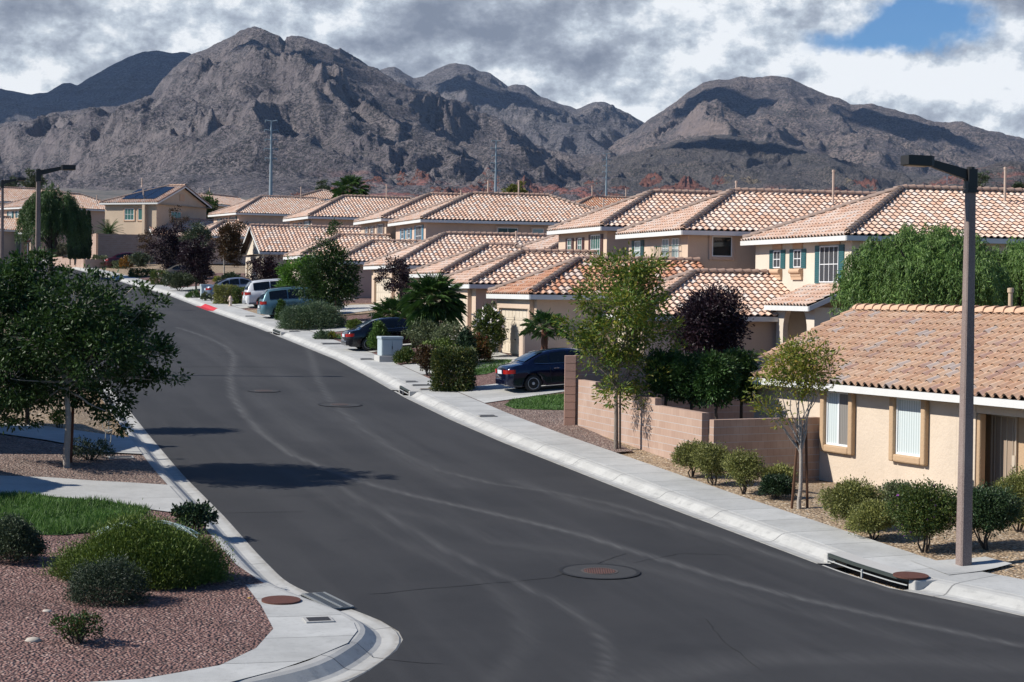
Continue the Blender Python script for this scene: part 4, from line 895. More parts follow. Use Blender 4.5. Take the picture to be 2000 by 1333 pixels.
# ---- single-storey houses between C and D
hX=House('single-storey house between the brown shuttered house and the long hipped roof','house',26.38,101.7,zroad(101)+.7,16.7,'single-storey tiled houses beside the street',ST_tan)
hX.hip(0,9,0,7.45,.95,.44,.45); hX.hip(6.3,20,1.8,12.0,2.02,.42,.45,hX.o.z,name='main_roof',wallname='main_wall'); hX.pipe(6.9,2.9,1.9,2.6,.05)
hX.garage_door(.45,3.7,hX.o.z,4.6,h=2.0)
hY=House('long single-storey house whose broad tiled roof fills the middle of the row','house',26.83,115.15,zroad(115)+.7,16.7,'single-storey tiled houses beside the street',ST_tan)
hY.hip(0,18,0,8.9,1.55,.47,.45); hY.garage_door(.45,4.4,hY.o.z,4.8,h=2.0); hY.pipe(9.0,3.6,3.3,3.95,.06); hY.pipe(5.2,2.0,2.4,3.0,.04)
# ---- D, E, F, G
hD,rD,zD=two_storey('two-storey house with light blue shutters and a wide dark side window',32.48,131.2,10.4,16.4,16.7,ST_pink,M_blue,ST_cream,pitch=.41,ze=5.06,pipes=[(6.4,.1,1.1),(8.7,.4,1.3)])
hD.window('s',6.6,.5,3.45,4.62,1.55,M_glass,(2,1),None,trim=ST_pink); hD.window('s',8.9,.5,3.5,4.6,.85,M_ltglass,(1,1),None,trim=ST_pink)
hD.pipe(14.2,1.3,5.5,6.9,.06)
wing(hD,26.0,129.0,6.6,7.2,1.95,zroad(130)+.7)
hE,rE,zE=two_storey('narrow fronted two-storey house with taupe shutters',32.0,141.8,10.2,16,16.7,ST_tan,M_taupesh,ST_cream,pitch=.42,ze=5.47,pipes=[(7.6,.2,.55)])
wing(hE,25.2,138.5,7.4,7.6,2.45,zroad(140)+.7)
# gable fronted single-storey
def gable_house(label,w,t,L,depth,ze,th,pitch=.50,st=ST_cream):
    h=House(label,'house',w,t,ze-2.7,th,'single-storey tiled houses beside the street',st)
    r=h.hip(0,depth,0,L,ze,pitch,.45,front='gable',back='gable'); h.box('gable_vent',.41,.45,L/2-.2,L/2+.2,r-1.25,r-.65,M_fascia); h.garage_door(.45,L/2,ze-2.7,min(4.8,L-2),h=2.0); return h,r
hH,_=gable_house('single-storey house with a pale gable end above the silver and white cars',24.2,151.3,8.6,16,2.95,19)
hF,rF,zF=two_storey('two-storey house with green shutters directly behind the gabled single-storey house',31.05,167.13,9.1,15.5,21,ST_pink,M_dteal,ST_cream,pitch=.45,ze=6.48,glass=M_ltglass,pipes=[(8.6,.2,1.35)])
wing(hF,28.2,170,7.0,7.0,3.35,zroad(168)+.8,th=21,door=False)
hG,rG,zG=two_storey('two-storey house with dark green shutters left of the row, beside the green hedge tree',30.78,208.97,9.4,16,28,ST_pink,M_dteal,ST_peach,pitch=.44,ze=8.32,pipes=[(9.4,.2,1.4)])
wing(hG,26.5,205,8.0,8.5,5.6,3.0,th=26,door=False)
hI,_=gable_house('small gabled house half hidden by dark street trees next to the block wall',22.6,216.5,8.2,18,5.75,24)
hI.hip(7.5,18,-3.5,6.0,5.6,.42,.45,hI.o.z,name='side_roof',wallname='side_wall')
def roof_par(h,a0,a1,b0,b1,ze,pitch,e0='gable',e1='gable',tile=None,cap=None,oh=.45,fh=.18,z0=None,wall=True,wall_a0=None,wb=None,name='roof'):
    """roof whose ridge runs along the front; b0 end is the nearer one"""
    tile=tile or M_tile; cap=cap or M_cap; D=a1-a0; hd=D/2; nl=math.sqrt(1+pitch*pitch); L=b1-b0; r=ze+hd*pitch
    h0=hd if e0=='hip' else 0; h1=hd if e1=='hip' else 0; pl=[(0,0),(L,0),(L-h1,hd*nl),(h0,hd*nl)]
    tp=[(h.P(a0,b0,ze),h.s,h.u,pitch,pl),(h.P(a1,b0,ze),h.s,-h.u,pitch,pl)]
    if e0=='hip': tp.append((h.P(a0,b0,ze),h.u,h.s,pitch,[(0,0),(D,0),(hd,hd*nl)]))
    if e1=='hip': tp.append((h.P(a0,b1,ze),h.u,-h.s,pitch,[(0,0),(D,0),(hd,hd*nl)]))
    ro=h.tiles(tp,tile,name); q=MB(); l=.085; A,B=h.P(a0+hd,b0+h0,r+l),h.P(a0+hd,b1-h1,r+l); caps(q,A,B,L=.42,r=.15); h.fin(q,'ridge_cap',cap,ro)
    for k,bb,E in ((e0,b0,A),(e1,b1,B)):
        for aa in (a0,a1):
            if k=='hip': q=MB(); caps(q,h.P(aa+(.1 if aa==a0 else -.1),bb+(.1 if bb==b0 else -.1),ze+l+.03),E); h.fin(q,'hip_cap',M_capgrey,ro)
            else: q=MB(); caps(q,h.P(aa,bb,ze+.05),h.P(a0+hd,bb,r+.05),r=.10,L=TE); h.fin(q,'rake_tile',cap,ro)
    h.fascia([(a0,b1,ze),(a0,b0,ze)],h=fh,roof=ro); h.fascia([(a1,b0,ze),(a1,b1,ze)],h=fh,roof=ro)
    for k,bb,o in ((e0,b0,1),(e1,b1,-1)):
        pts=[(a0,bb,ze),(a0+hd,bb,r),(a1,bb,ze)] if k=='gable' else [(a0,bb,ze),(a1,bb,ze)]
        h.fascia(pts if o>0 else pts[::-1],h=fh,roof=ro)
    q=MB(); zz=ze-fh+.015; h.box('',a0+.02,a1-.02,b0+.02,b1-.02,zz,zz+.01,None,mb=q); h.fin(q,'soffit',M_soffit,ro)
    if wall:
        q=MB(); zb=(z0 if z0 is not None else h.o.z)-.4; wa=a0+oh
        h.box('',wa,a1-oh,b0+oh,b1-oh,zb,zz,None,mb=q)
        for k,bb in ((e0,b0+oh),(e1,b1-oh)):
            if k=='gable':
                d=oh*pitch; q.add([h.P(wa,bb,zz),h.P(a1-oh,bb,zz),h.P(a1-oh,bb,ze+d-.10),h.P(a0+hd,bb,r-.10),h.P(wa,bb,ze+d-.10)],[(0,1,2,3,4) if bb==b0+oh else (4,3,2,1,0)])
        h.fin(q,'wall',h.st)
    return r,ro
# ---- near house, right foreground
th_n=24.5; a=R(th_n); un=Vector((math.cos(a),math.sin(a),0)); sn=Vector((-math.sin(a),math.cos(a),0)); LN=17.0
far_=Vector((6.37,54.5,0)); o_=far_-sn*LN; ow,ot=xy2wt(o_.x,o_.y)
hN=House('single-storey house with ochre framed windows and vertical blinds behind the street lamp','house',ow,ot,PADZ,th_n,'single-storey tiled houses beside the street',ST_near)
zeN=-2.34
r_,ro_=roof_par(hN,0,8.4,0,LN,zeN,.44,'gable','gable',tile=M_tile_near,cap=m_var('peach ridge tile',(.56,.36,.24),.3,2.2,.85,.1,30,.008),wall=False)
zt=zeN-.165; tau=lambda v: LN-v
hN.box('wall',.45,7.95,tau(9.7),tau(.45),PADZ-.4,zt,ST_near); hN.box('wing_wall',.45,.68,tau(10.42),tau(9.703),PADZ-.4,zt,ST_near)
q=MB(); hN.add=None
for bb in (tau(.45),): q.add([hN.P(.45,bb,zt),hN.P(7.95,bb,zt),hN.P(7.95,bb,zeN+.1),hN.P(4.2,bb,r_-.1),hN.P(.45,bb,zeN+.1)],[(4,3,2,1,0)])
q.add([hN.P(.45,.45,zt),hN.P(7.95,.45,zt),hN.P(7.95,.45,zeN+.1),hN.P(4.2,.45,r_-.1),hN.P(.45,.45,zeN+.1)],[(0,1,2,3,4)]); hN.fin(q,'gable_wall',ST_near)
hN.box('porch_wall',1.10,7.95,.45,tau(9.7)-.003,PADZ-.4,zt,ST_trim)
hN.box('entry_wall',.45,1.097,.45,tau(13.6),PADZ-.4,zt,ST_near)
hN.box('porch_header',.46,.75,tau(13.6)+.003,tau(10.42)-.003,zt-.26,zt,ST_near)
hN.box('porch_column',.47,.66,tau(10.56),tau(10.423),PADZ-.2,zt-.265,ST_trim,bevel=.04)
hN.box('porch_slab',.2,1.09,tau(13.6)+.01,tau(10.6),PADZ-.1,PADZ+.08,M_walk)
def near_window(c,split):
    h=hN; zb,zt2=-4.0,-2.56; wd=1.12
    wn=h.window('f',tau(c),.45,zb,zt2,wd,M_blind,(1,1),None,frame=M_white,trim=None,fr=.05)
    q=MB()
    def bx(x0,x1,za,zc,d0,d1):
        vs=[h.P(.45-d1,tau(c)-x0,za),h.P(.45-d1,tau(c)-x1,za),h.P(.45-d0,tau(c)-x1,za),h.P(.45-d0,tau(c)-x0,za),h.P(.45-d1,tau(c)-x0,zc),h.P(.45-d1,tau(c)-x1,zc),h.P(.45-d0,tau(c)-x1,zc),h.P(.45-d0,tau(c)-x0,zc)]
        q.add(vs,[(0,3,2,1),(4,5,6,7),(0,1,5,4),(1,2,6,5),(2,3,7,6),(3,0,4,7)])
    T=.19; d=.15; H=wd/2
    bx(-H-T,-H,zb-T,zt2+.08,0,d); bx(H,H+T,zb-T,zt2+.08,0,d); bx(-H,H,zb-T,zb,0,d); bx(-H,H,zt2,zt2+.08,0,d)
    h.fin(q,'frame',ST_trim,wn,bevel=.045)
    if split:
        h.uvq('screen',[h.P(.45-.026,tau(c)-.0,zb+.06),h.P(.45-.026,tau(c)-H+.06,zb+.06),h.P(.45-.026,tau(c)-H+.06,zt2-.05),h.P(.45-.026,tau(c)-.0,zt2-.05)],M_scr2,wn)
        q=MB(); bx(-.03,.03,zb+.05,zt2-.05,0,.045); h.fin(q,'mullion',M_white,wn)
def _scr(nt,setc,bump):
    s=nt.n('ShaderNodeSeparateXYZ',ins={0:nt.n('ShaderNodeUVMap').outputs[0]}); f=nt.math('FRACT',nt.math('MULTIPLY',s.outputs[0],6.0)); setc(nt.ramp(f,[(0,(.10,.09,.08)),(.15,(.19,.18,.165)),(.8,(.22,.205,.19)),(1,(.12,.11,.10))]))
M_scr2=mat('blinds behind insect screen',_scr,rough=.7)
near_window(4.75,True); near_window(7.88,False)
# security door
q=MB(); dc=tau(10.72); zb=PADZ+.09; ap=1.10
def bx_(h,x0,x1,za,zc,d0,d1,ap,c,q):
    vs=[h.P(ap-d1,c-x0,za),h.P(ap-d1,c-x1,za),h.P(ap-d0,c-x1,za),h.P(ap-d0,c-x0,za),h.P(ap-d1,c-x0,zc),h.P(ap-d1,c-x1,zc),h.P(ap-d0,c-x1,zc),h.P(ap-d0,c-x0,zc)]
    q.add(vs,[(0,3,2,1),(4,5,6,7),(0,1,5,4),(1,2,6,5),(2,3,7,6),(3,0,4,7)])
bx_(hN,-.47,.47,zb,zb+2.05,0,.03,ap,dc,q); dr=hN.fin(q,'door',m_var('tan screen mesh',(.30,.225,.165),.08,4,.8,0)); q=MB()
for x in (-.47,.43): bx_(hN,x,x+.04,zb,zb+2.05,.03,.06,ap,dc,q)
for z in (zb,zb+2.01): bx_(hN,-.43,.43,z,z+.04,.03,.058,ap,dc,q)
for x in (-.34,-.12,.10,.32): bx_(hN,x,x+.015,zb+.04,zb+2.01,.03,.05,ap,dc,q)
hN.fin(q,'door_grille',m_var('cream bars',(.45,.38,.30),.05,4,.6,0),dr); q=MB(); bx_(hN,.34,.45,zb+.85,zb+1.12,.06,.075,ap,dc,q); hN.fin(q,'handle',m_var('cream lock plate',(.5,.42,.33),.05,4,.5,0),dr)
p_=atD(1973,612,52.5); hN_l=p_-hN.o; 
q=MB(); q.lathe(p_+Vector((0,0,-.15)),[(.11,0),(.085,.15),(.062,.2),(.062,.72),(.09,.72),(.09,.84),(.04,.85)],12); hN.fin(q,'vent_pipe',m_var('tan vent pipe',(.52,.38,.25),.1,4,.6,0))
# ---- far houses at the bend
a_=atD(308,396,215); aw,at_=xy2wt(a_.x,a_.y)
hS=House('gable ended two-storey house with black solar panels on its roof','house',aw,at_,a_.z-5.75,67,NORM,ST_gold)
rS,roS=roof_par(hS,0,11.4,0,7.9,a_.z,.38,'gable','hip')
nl=math.sqrt(1+.38**2)
def on_front(h,b,s_,lift,ze,p): nl=math.sqrt(1+p*p); return h.P(s_/nl,b,ze+s_*p/nl+lift)
q=MB(); 
for (b0,b1,s0,s1) in ((1.0,2.45,1.0,5.4),(2.55,4.0,1.0,5.4),(4.1,5.5,1.0,4.6)):
    vs=[on_front(hS,b,s_,l,a_.z,.38) for l in (.12,.17) for b,s_ in ((b0,s0),(b1,s0),(b1,s1),(b0,s1))]; q.add(vs,[(0,3,2,1),(4,5,6,7),(0,1,5,4),(1,2,6,5),(2,3,7,6),(3,0,4,7)])
M_solar=m_var('black solar collector',(.008,.014,.028),.2,1,.25,0)
hS.fin(q,'solar_panel',M_solar)
hS.window('f',4.1,.45,a_.z-1.95,a_.z-.65,1.25,M_greenglass,(3,2),None,trim=ST_peach); hS.window('f',2.6,.45,a_.z-1.95,a_.z-.65,.55,M_greenglass,(1,1),None,trim=ST_peach)
hS.window('f',4.6,.45,a_.z-5.0,a_.z-3.9,.7,M_greenglass,(2,1),None,trim=ST_peach)
hS.window('s',4.4,.45,a_.z-2.1,a_.z-.85,2.1,M_greenglass,(3,1),None,trim=ST_peach); hS.box('gable_vent',5.2,6.2,.40,.45,a_.z+.45,a_.z+1.25,ST_peach)
hS.box('chimney_flue',-.0,.45,1.75,2.1,a_.z-4.3,a_.z-.2,ST_gold)
q=MB(); 
for b0,b1,zt_ in ((.9,2.3,a_.z-3.9),(2.4,3.6,a_.z-4.0)): 
    vs=[hS.P(-.9,b0,zt_-2.2),hS.P(-.9,b1,zt_-2.2),hS.P(.45,b1,zt_-2.2),hS.P(.45,b0,zt_-2.2),hS.P(-.9,b0,zt_-.7),hS.P(-.9,b1,zt_-.7),hS.P(.45,b1,zt_+.1),hS.P(.45,b0,zt_+.1)]; q.add(vs,[(0,3,2,1),(4,5,6,7),(0,1,5,4),(1,2,6,5),(2,3,7,6),(3,0,4,7)])
hS.fin(q,'buttress',ST_peach)
dish=MB(); c=hS.P(-.35,1.5,a_.z-4.15); dish.lathe(c,[(.02,0),(.22,.03),(.34,.10),(.33,.11),(.2,.05),(.01,.03)],14,Matrix.Rotation(R(70),4,'X')); dish.tube([c,c+Vector((0,.1,-.5))],.02,6); tag(dish.build('satellite_dish',M_white),'small white satellite dish on the buttress of the solar panel house','satellite dish')
hS.pipe(2.2,3.4,a_.z+.75,a_.z+1.7,.08); hS.pipe(5.7,6.0,rS,rS+1.0,.06)
b_=atD(75,404,232); bw,bt=xy2wt(b_.x,b_.y)
hT=House('pale two-storey house with teal shutters at the far left beyond the lamp posts','house',bw,bt,b_.z-5.6,48,NORM,ST_pink)
rT=hT.hip(0,14,0,9.4,b_.z,.42,.5); upper_front(hT,.5,M_teal,.5,8.9,b_.z,corb=ST_peach,glass=M_ltglass); hT.pipe(6,4.6,rT,rT+1.1,.06); hT.pipe(10,2.0,b_.z+.9,b_.z+1.9,.06)
hT.hip(-6.5,.3,2.6,10.4,b_.z-2.9,.42,.45,hT.o.z-1,name='garage_roof',wallname='garage_wall',back='gable',st=ST_tan); entry(hT,.5,-.2,2.7,b_.z-2.4,1.9,.42,hT.o.z,arch=False)
def simple_house(label,px,py,D,L,Wd,th,pitch=.42,front='hip',back='hip',st=ST_tan,hgt=5.6,tile=None,wall=True,win=False,pipes=()):
    p=atD(px,py,D); ww,tt=xy2wt(p.x,p.y); h=House(label,'house',ww,tt,p.z-hgt,th,'roofs of houses behind the street front',st); r=h.hip(0,Wd,0,L,p.z,pitch,.45,front=front,back=back,tile=tile,wall=wall)
    for a,b,l in pipes: h.pipe(a,b,r-.2,r+l,.06)
    return h,r
simple_house('plain tiled hip roof with a vent pipe right behind the solar panel house',420,399,250,9.5,15,70,.33,front='hip',back='gable',pipes=((7,4.7,1.0),))
simple_house('low reddish tiled roof between the light blue and brown shuttered houses',1100,416,205,10,22,16.7,.40,tile=M_tile_red,pipes=((5,5,1.3),(9,5,1.1)))
simple_house('small tiled roof at the far left edge behind the second lamp post',-40,392,262,10,18,35,.42)
simple_house('tiled roof top peeping over the trees between the green shuttered houses',575,388,245,9,9,16.7,.30)
# ------------------------------------------------------------------ block walls
def block_wall(name,label,segs,group='pink concrete block walls',th=.20,post=None):
    """segs: list of runs ((w0,t0),(w1,t1),[(fraction,top z)...])"""
    (w0,t0),_,_=segs[0]; root=thing(name,label,'wall',W(w0,t0,0),group)
    for (wa,ta),(wb,tb),tops in segs:
        A=Vector((*wt2xy(wa,ta),0)); B=Vector((*wt2xy(wb,tb),0)); d=(B-A); Ln=d.length; d.normalize(); nn=Vector((-d.y,d.x,0))*th/2
        VS=[];FS=[];UV=[]
        for i,(f0,z) in enumerate(tops):
            f1=tops[i+1][0] if i+1<len(tops) else 1.0; n=max(1,int((f1-f0)*Ln/1.5))
            zlow=min(float(G(wa+(wb-wa)*f,ta+(tb-ta)*f)) for f in (f0,f1))-.5
            p0,p1=A+d*Ln*f0,A+d*Ln*f1; Z=lambda p,zz: Vector((p.x,p.y,zz))
            for a,b,c_,e_,ua,ub in ((p0+nn,p1+nn,zlow,z,f0*Ln,f1*Ln),(p1-nn,p0-nn,zlow,z,f1*Ln,f0*Ln),(p1+nn,p1-nn,zlow,z,0,th),(p0-nn,p0+nn,zlow,z,0,th)):
                VS+=[Z(a,c_),Z(b,c_),Z(b,e_),Z(a,e_)]; UV+=[(ua,c_-z),(ub,c_-z),(ub,0),(ua,0)]
            VS+=[Z(p0+nn,z),Z(p1+nn,z),Z(p1-nn,z),Z(p0-nn,z)]; UV+=[(0,-.1)]*4
        V=np.array([tuple(v-root.location) for v in VS]); F=np.arange(len(V),dtype=np.int32).reshape(-1,4)
        np_mesh('panel',V,F,M_block,root,uv=np.array(UV))
    return root
block_wall('block_wall','stepped pink block wall running beside the pavement behind the street tree',[((19.08,56.0),(19.2,46.2),[(0,-2.72),(.16,-2.93),(.66,-3.13)])])
block_wall('block_wall','low pink block wall joining the stepped wall to the ochre windowed house',[((19.32,46.06),(22.75,46.75),[(0,-3.30)])])
block_wall('block_wall','tall dark block wall between the parked navy sedan and the bushes',[((18.98,56.36),(33,56.8),[(0,-1.98)])])
q=MB(); A_=W(18.82,56.35,0); 
for i in range(12):
    z0=-4.9+i*.243; q.box(A_.x-.17,A_.x+.17,A_.y-.2,A_.y+.17,z0+.012,z0+.243)
tag(q.build('wall_post',m_var('pink block post',(.42,.26,.20),.12,3,.9,.3)),'pink block post ending the tall wall beside the parked navy sedan','post')
cw,ct=hit(165,524)
block_wall('block_wall','low retaining block wall below the row of cypresses',[((cw,ct),(cw-2.4,ct+14.5),[(0,float(G(cw,ct))+.95),(.34,float(G(cw,ct))+1.12),(.67,float(G(cw,ct))+1.3)]),((cw+.02,ct-.15),(cw+4.5,ct+.2),[(0,float(G(cw,ct))+.93)])])
p_=atD(191,457,203); tw,tt_=xy2wt(p_.x,p_.y)
block_wall('block_wall','tall dark block wall in front of the solar panel house',[((tw,tt_),(tw+16,tt_+.5),[(0,p_.z)]),((tw-.05,tt_+.13),(tw-.6,tt_+9),[(0,p_.z+.05)])])
# ================================================================== VEGETATION
LEAF={}
def leafm(k,cols,**kw):
    if k not in LEAF: LEAF[k]=m_leaf(k,cols,**kw)
    return LEAF[k]
L_dark=lambda: leafm('dark green leaves',[(0.014,0.037,0.009),(0.032,0.071,0.014),(0.052,0.098,0.021),(0.023,0.052,0.011)])
L_ash=lambda: leafm('yellowing ash leaves',[(0.053,0.112,0.018),(0.090,0.165,0.024),(0.150,0.203,0.027),(0.255,0.232,0.030),(0.068,0.128,0.022)],trans=.3)
L_yel=lambda: leafm('yellow green leaves',[(0.109,0.171,0.031),(0.202,0.248,0.034),(0.310,0.295,0.046),(0.139,0.186,0.031),(0.403,0.264,0.046)],trans=.35)
L_plum=lambda: leafm('plum leaves',[(.010,.005,.009),(.022,.009,.016),(.035,.013,.020),(.016,.008,.012)],trans=.12)
L_brown=lambda: leafm('bronze leaves',[(.045,.022,.010),(.075,.035,.012),(.035,.028,.010),(.10,.05,.015)],trans=.2)
L_pepper=lambda: leafm('pepper tree leaves',[(0.085,0.156,0.041),(0.133,0.230,0.057),(0.194,0.291,0.081),(0.109,0.187,0.045)],trans=.3)
L_jun=lambda: leafm('juniper sprays',[(0.072,0.117,0.018),(0.111,0.163,0.026),(0.156,0.208,0.036),(0.058,0.098,0.018)],trans=.15)
L_junb=lambda: leafm('bluish juniper sprays',[(0.058,0.098,0.046),(0.078,0.124,0.058),(0.104,0.150,0.072)],trans=.15)
L_hedge=lambda: leafm('hedge leaves',[(0.032,0.065,0.014),(0.058,0.102,0.020),(0.131,0.145,0.029),(0.043,0.080,0.017)],trans=.2)
L_sage=lambda: leafm('sage leaves',[(0.077,0.105,0.049),(0.119,0.147,0.070),(0.168,0.196,0.098),(0.084,0.112,0.042)],trans=.2)
L_olive=lambda: leafm('olive yellow leaves',[(0.131,0.149,0.038),(0.201,0.210,0.056),(0.263,0.263,0.079),(0.105,0.123,0.035)],trans=.25)
L_dull=lambda: leafm('grey green leaves',[(0.037,0.056,0.031),(0.062,0.088,0.044),(0.094,0.119,0.062)],trans=.15)
L_cyp=lambda: leafm('cypress sprays',[(.012,.030,.012),(.020,.045,.016),(.030,.060,.02)],trans=.05)
L_orange=lambda: leafm('orange leaves',[(.20,.09,.015),(.28,.14,.02),(.12,.08,.02)],trans=.3)
L_red=lambda: leafm('red tipped leaves',[(.05,.075,.015),(.09,.10,.02),(.22,.05,.02),(.07,.08,.02)],trans=.25)
def leaf_mesh(name,P,D,mtl,parent,size,asp=.45,n_az=None,bend=.0,seed=0,kite=True):
    """kite-shaped leaves at P pointing along D"""
    r=np.random.default_rng(seed+len(P)); n=len(P); D=D/np.linalg.norm(D,axis=1,keepdims=True).clip(1e-6)
    rv=r.normal(size=(n,3)); S=np.cross(D,rv); S/=np.linalg.norm(S,axis=1,keepdims=True).clip(1e-6); N=np.cross(S,D)
    s=(size*r.uniform(.65,1.35,n))[:,None]; w_=s*asp*.5
    A=P; B=P+D*s*.45+S*w_; C=P+D*s+N*s*.12; E=P+D*s*.45-S*w_
    V=np.stack([A,B,C,E],1).reshape(-1,3); return np_mesh(name,V,np.arange(4*n,dtype=np.int32).reshape(-1,4),mtl,parent)
def limb(q,p0,p1,r0,r1,rnd,wob=.08,n=5):
    pts=[];rr=[]
    for i in range(n+1):
        f=i/n; p=Vector(p0).lerp(Vector(p1),f); L=(Vector(p1)-Vector(p0)).length
        if 0<i<n: p+=Vector((rnd.uniform(-1,1),rnd.uniform(-1,1),rnd.uniform(-.4,.4)))*wob*L
        pts.append(p); rr.append(r0+(r1-r0)*f)
    q.tube(pts,rr,7,cap=False); return pts
def tree(name,label,cat,base,trunk_h,trunk_r,clumps,leaf,n_leaf,lsize,bark=None,group='street trees',droop=0.0,seed=1,asp=.45,lean=(0,0),shell=.75,twigs=2,stakes=0,fuzz=.12,trunks=1,gaps=.0,tw_vis=True,sparse=None):
    """clumps: list of (dx,dy,dz,rx,ry,rz,weight) relative to the base; each one gets a limb and its own cloud of leaves"""
    rnd=random.Random(seed); r=np.random.default_rng(seed); base=Vector(base); root=thing(name,label,cat,base,group)
    q=MB(); top=Vector((lean[0],lean[1],trunk_h))
    tb=m_b=bark or M_bark
    tr=limb(q,(0,0,-.25),top,trunk_r*1.25,trunk_r*.8,rnd,.015,5)
    for k in range(1,trunks): limb(q,(rnd.uniform(-.1,.1),rnd.uniform(-.1,.1),-.1),top+Vector((rnd.uniform(-.4,.4),rnd.uniform(-.4,.4),0)),trunk_r,trunk_r*.6,rnd,.05,5)
    q.build('trunk',tb,root,smooth=True); q=MB(); PP=[];DD=[]
    W_=sum(c[6]*c[3]*c[4]*c[5] if len(c)>6 else c[3]*c[4]*c[5] for c in clumps)
    for c in clumps:
        dx,dy,dz,rx,ry,rz=c[:6]; wt_=c[6] if len(c)>6 else 1.0; cc=Vector((dx,dy,dz))
        st=top*rnd.uniform(.80,1.0); limb(q,st,cc,trunk_r*.42,trunk_r*.10,rnd,.05,5)
        n=int(n_leaf*wt_*rx*ry*rz/W_); 
        # sub-clusters of leaves around twig ends
        k=max(4,int(n/55)); u=r.normal(size=(k,3)); u/=np.linalg.norm(u,axis=1,keepdims=True); rad=r.uniform(0,1,k)**(1/3.*(1-shell*.6)); rad=np.clip(rad*r.uniform(.72,1.18,k),0,1.25)
        cen=u*rad[:,None]*np.array([rx,ry,rz])+np.array([dx,dy,dz])
        sel=r.integers(0,k,min(k,max(3,int(k*.35)*twigs//2)))
        for j in sel:
            e=Vector(cen[j]); m=cc.lerp(e,.35)+Vector((0,0,-.08*rz)); limb(q,m,e,trunk_r*.10,trunk_r*.03,rnd,.06,3)
        idx=r.integers(0,k,n); sg=fuzz*(rx+ry+rz)/3+.06; off=r.normal(size=(n,3))*sg*np.array([1,1,.75]); off[:,2]-=abs(r.normal(size=n))*droop*.5
        P=cen[idx]+off; d=off+u[idx]*sg*1.2+np.array([0,0,.02-droop]); PP.append(P); DD.append(d+r.normal(size=(n,3))*sg*.7)
    b=q.build('branches',tb,root,smooth=True)
    P=np.concatenate(PP); D=np.concatenate(DD)
    leaf_mesh('crown',P,D,leaf,root,lsize,asp,seed=seed)
    for i in range(stakes):
        a=rnd.uniform(0,6.3) if stakes>2 else (0.25+i*math.pi); off=Vector((math.cos(a)*.26,math.sin(a)*.12,0)); s=MB(); s.tube([base+off+Vector((0,0,-.1)),base+off*.62+Vector((0,0,1.75))],.028,6)
        tag(s.build('tree_stake',M_wood),stake_label[0] if stakes==1 else stake_label[i],'stake','timber stakes propping young trees')
    return root
stake_label=['','']
def auto_clumps(R_,H_,n,z0,seed,flat=.8,spread=.62,topw=.75):
    """n overlapping lobes filling an egg-shaped crown of radius R_, height H_, lowest leaves at z0"""
    rnd=random.Random(seed); out=[]
    for i in range(n):
        f=(i+.5)/n; z=z0+H_*(.12+.80*f); w_=math.sin(math.pi*(.16+.74*f))**.7; a=i*2.4+rnd.uniform(-.5,.5); rr=R_*w_*spread*rnd.uniform(.55,1.05)
        s=R_*rnd.uniform(.34,.52); out.append((math.cos(a)*rr,math.sin(a)*rr,z,s,s,s*flat*rnd.uniform(.8,1.15)))
    out.append((0,0,z0+H_*.55,R_*.55,R_*.55,H_*.36,.7)); return out
def at_px(px,py): w_,t_=hit(px,py); return W(w_,t_,0)
def ppm(p): return FPX/p.y
# ---- large dark tree, left foreground
def px_tree(name,label,cat,bx,by,spec,leaf,n,lsize,trunk_h,trunk_r,depth=.85,**k):
    """spec: clumps given as photo positions (px,py,rx px,ry px[,depth shift m]) turned into real offsets at the tree's own distance"""
    b=at_px(bx,by); m=ppm(b); cl=[]
    for c in spec:
        px,py,rx,ry=c[:4]; dy=c[4] if len(c)>4 else 0.0; p=ray(px,py)*(b.y+dy); d=p-b; s=m*b.y/(b.y+dy)
        cl.append((d.x,dy,d.z,rx/s,(rx/s)*depth,ry/s)+((c[5],) if len(c)>5 else ()))
    return tree(name,label,cat,b,trunk_h,trunk_r,cl,leaf,n,lsize,seed=bx+by,**k)
px_tree('broadleaf_tree','large dark green tree spreading over the left edge, tied to a rusty stake','tree',132,915,
 [(75,560,70,45,.5),(150,600,85,55,-.8),(235,610,70,40,.3),(285,600,42,28,0),(95,660,90,60,-.6),(190,690,95,60,-.9),(280,700,62,45,.2),(20,640,70,70,.4),(20,740,75,60,-.4),(110,750,90,45,.6),(215,770,75,42,.8),(330,735,40,18,.2),(140,650,90,70,1.0),(60,600,60,60,1.5),(258,668,60,50,1.2),(-45,600,70,90,0),(-50,720,70,70,.4),(312,690,28,20,0),(40,800,60,35,.2),(70,520,45,26,.4),(240,820,38,26,0),(5,560,60,45,0),(345,738,22,10,0),(205,560,45,26,.6),(150,540,40,20,0),(262,560,22,20,.3)],
 L_dark(),44000,.115,2.3,.075,bark=M_barkp,asp=.48,group='street trees',twigs=3,fuzz=.075,depth=.9)
s_=MB(); b_=at_px(138,905); s_.tube([b_+Vector((0,0,-.1)),b_+Vector((.05,.05,1.75))],.04,6); tag(s_.build('tree_stake',m_var('rusty stake',(.12,.04,.02),.3,5,.9,.2)),'rusty leaning stake beside the pale trunk of the large left tree','stake','timber stakes propping young trees')
px_tree('broadleaf_tree','smaller dark tree with a forked trunk behind the large left tree','tree',52,828,[(40,760,45,35),(10,700,50,40),(75,740,40,40),(-20,770,40,30),(45,790,36,14),(60,620,60,50),(20,560,50,50),(100,680,50,40)],L_dark(),13000,.12,1.2,.06,bark=M_barkd)
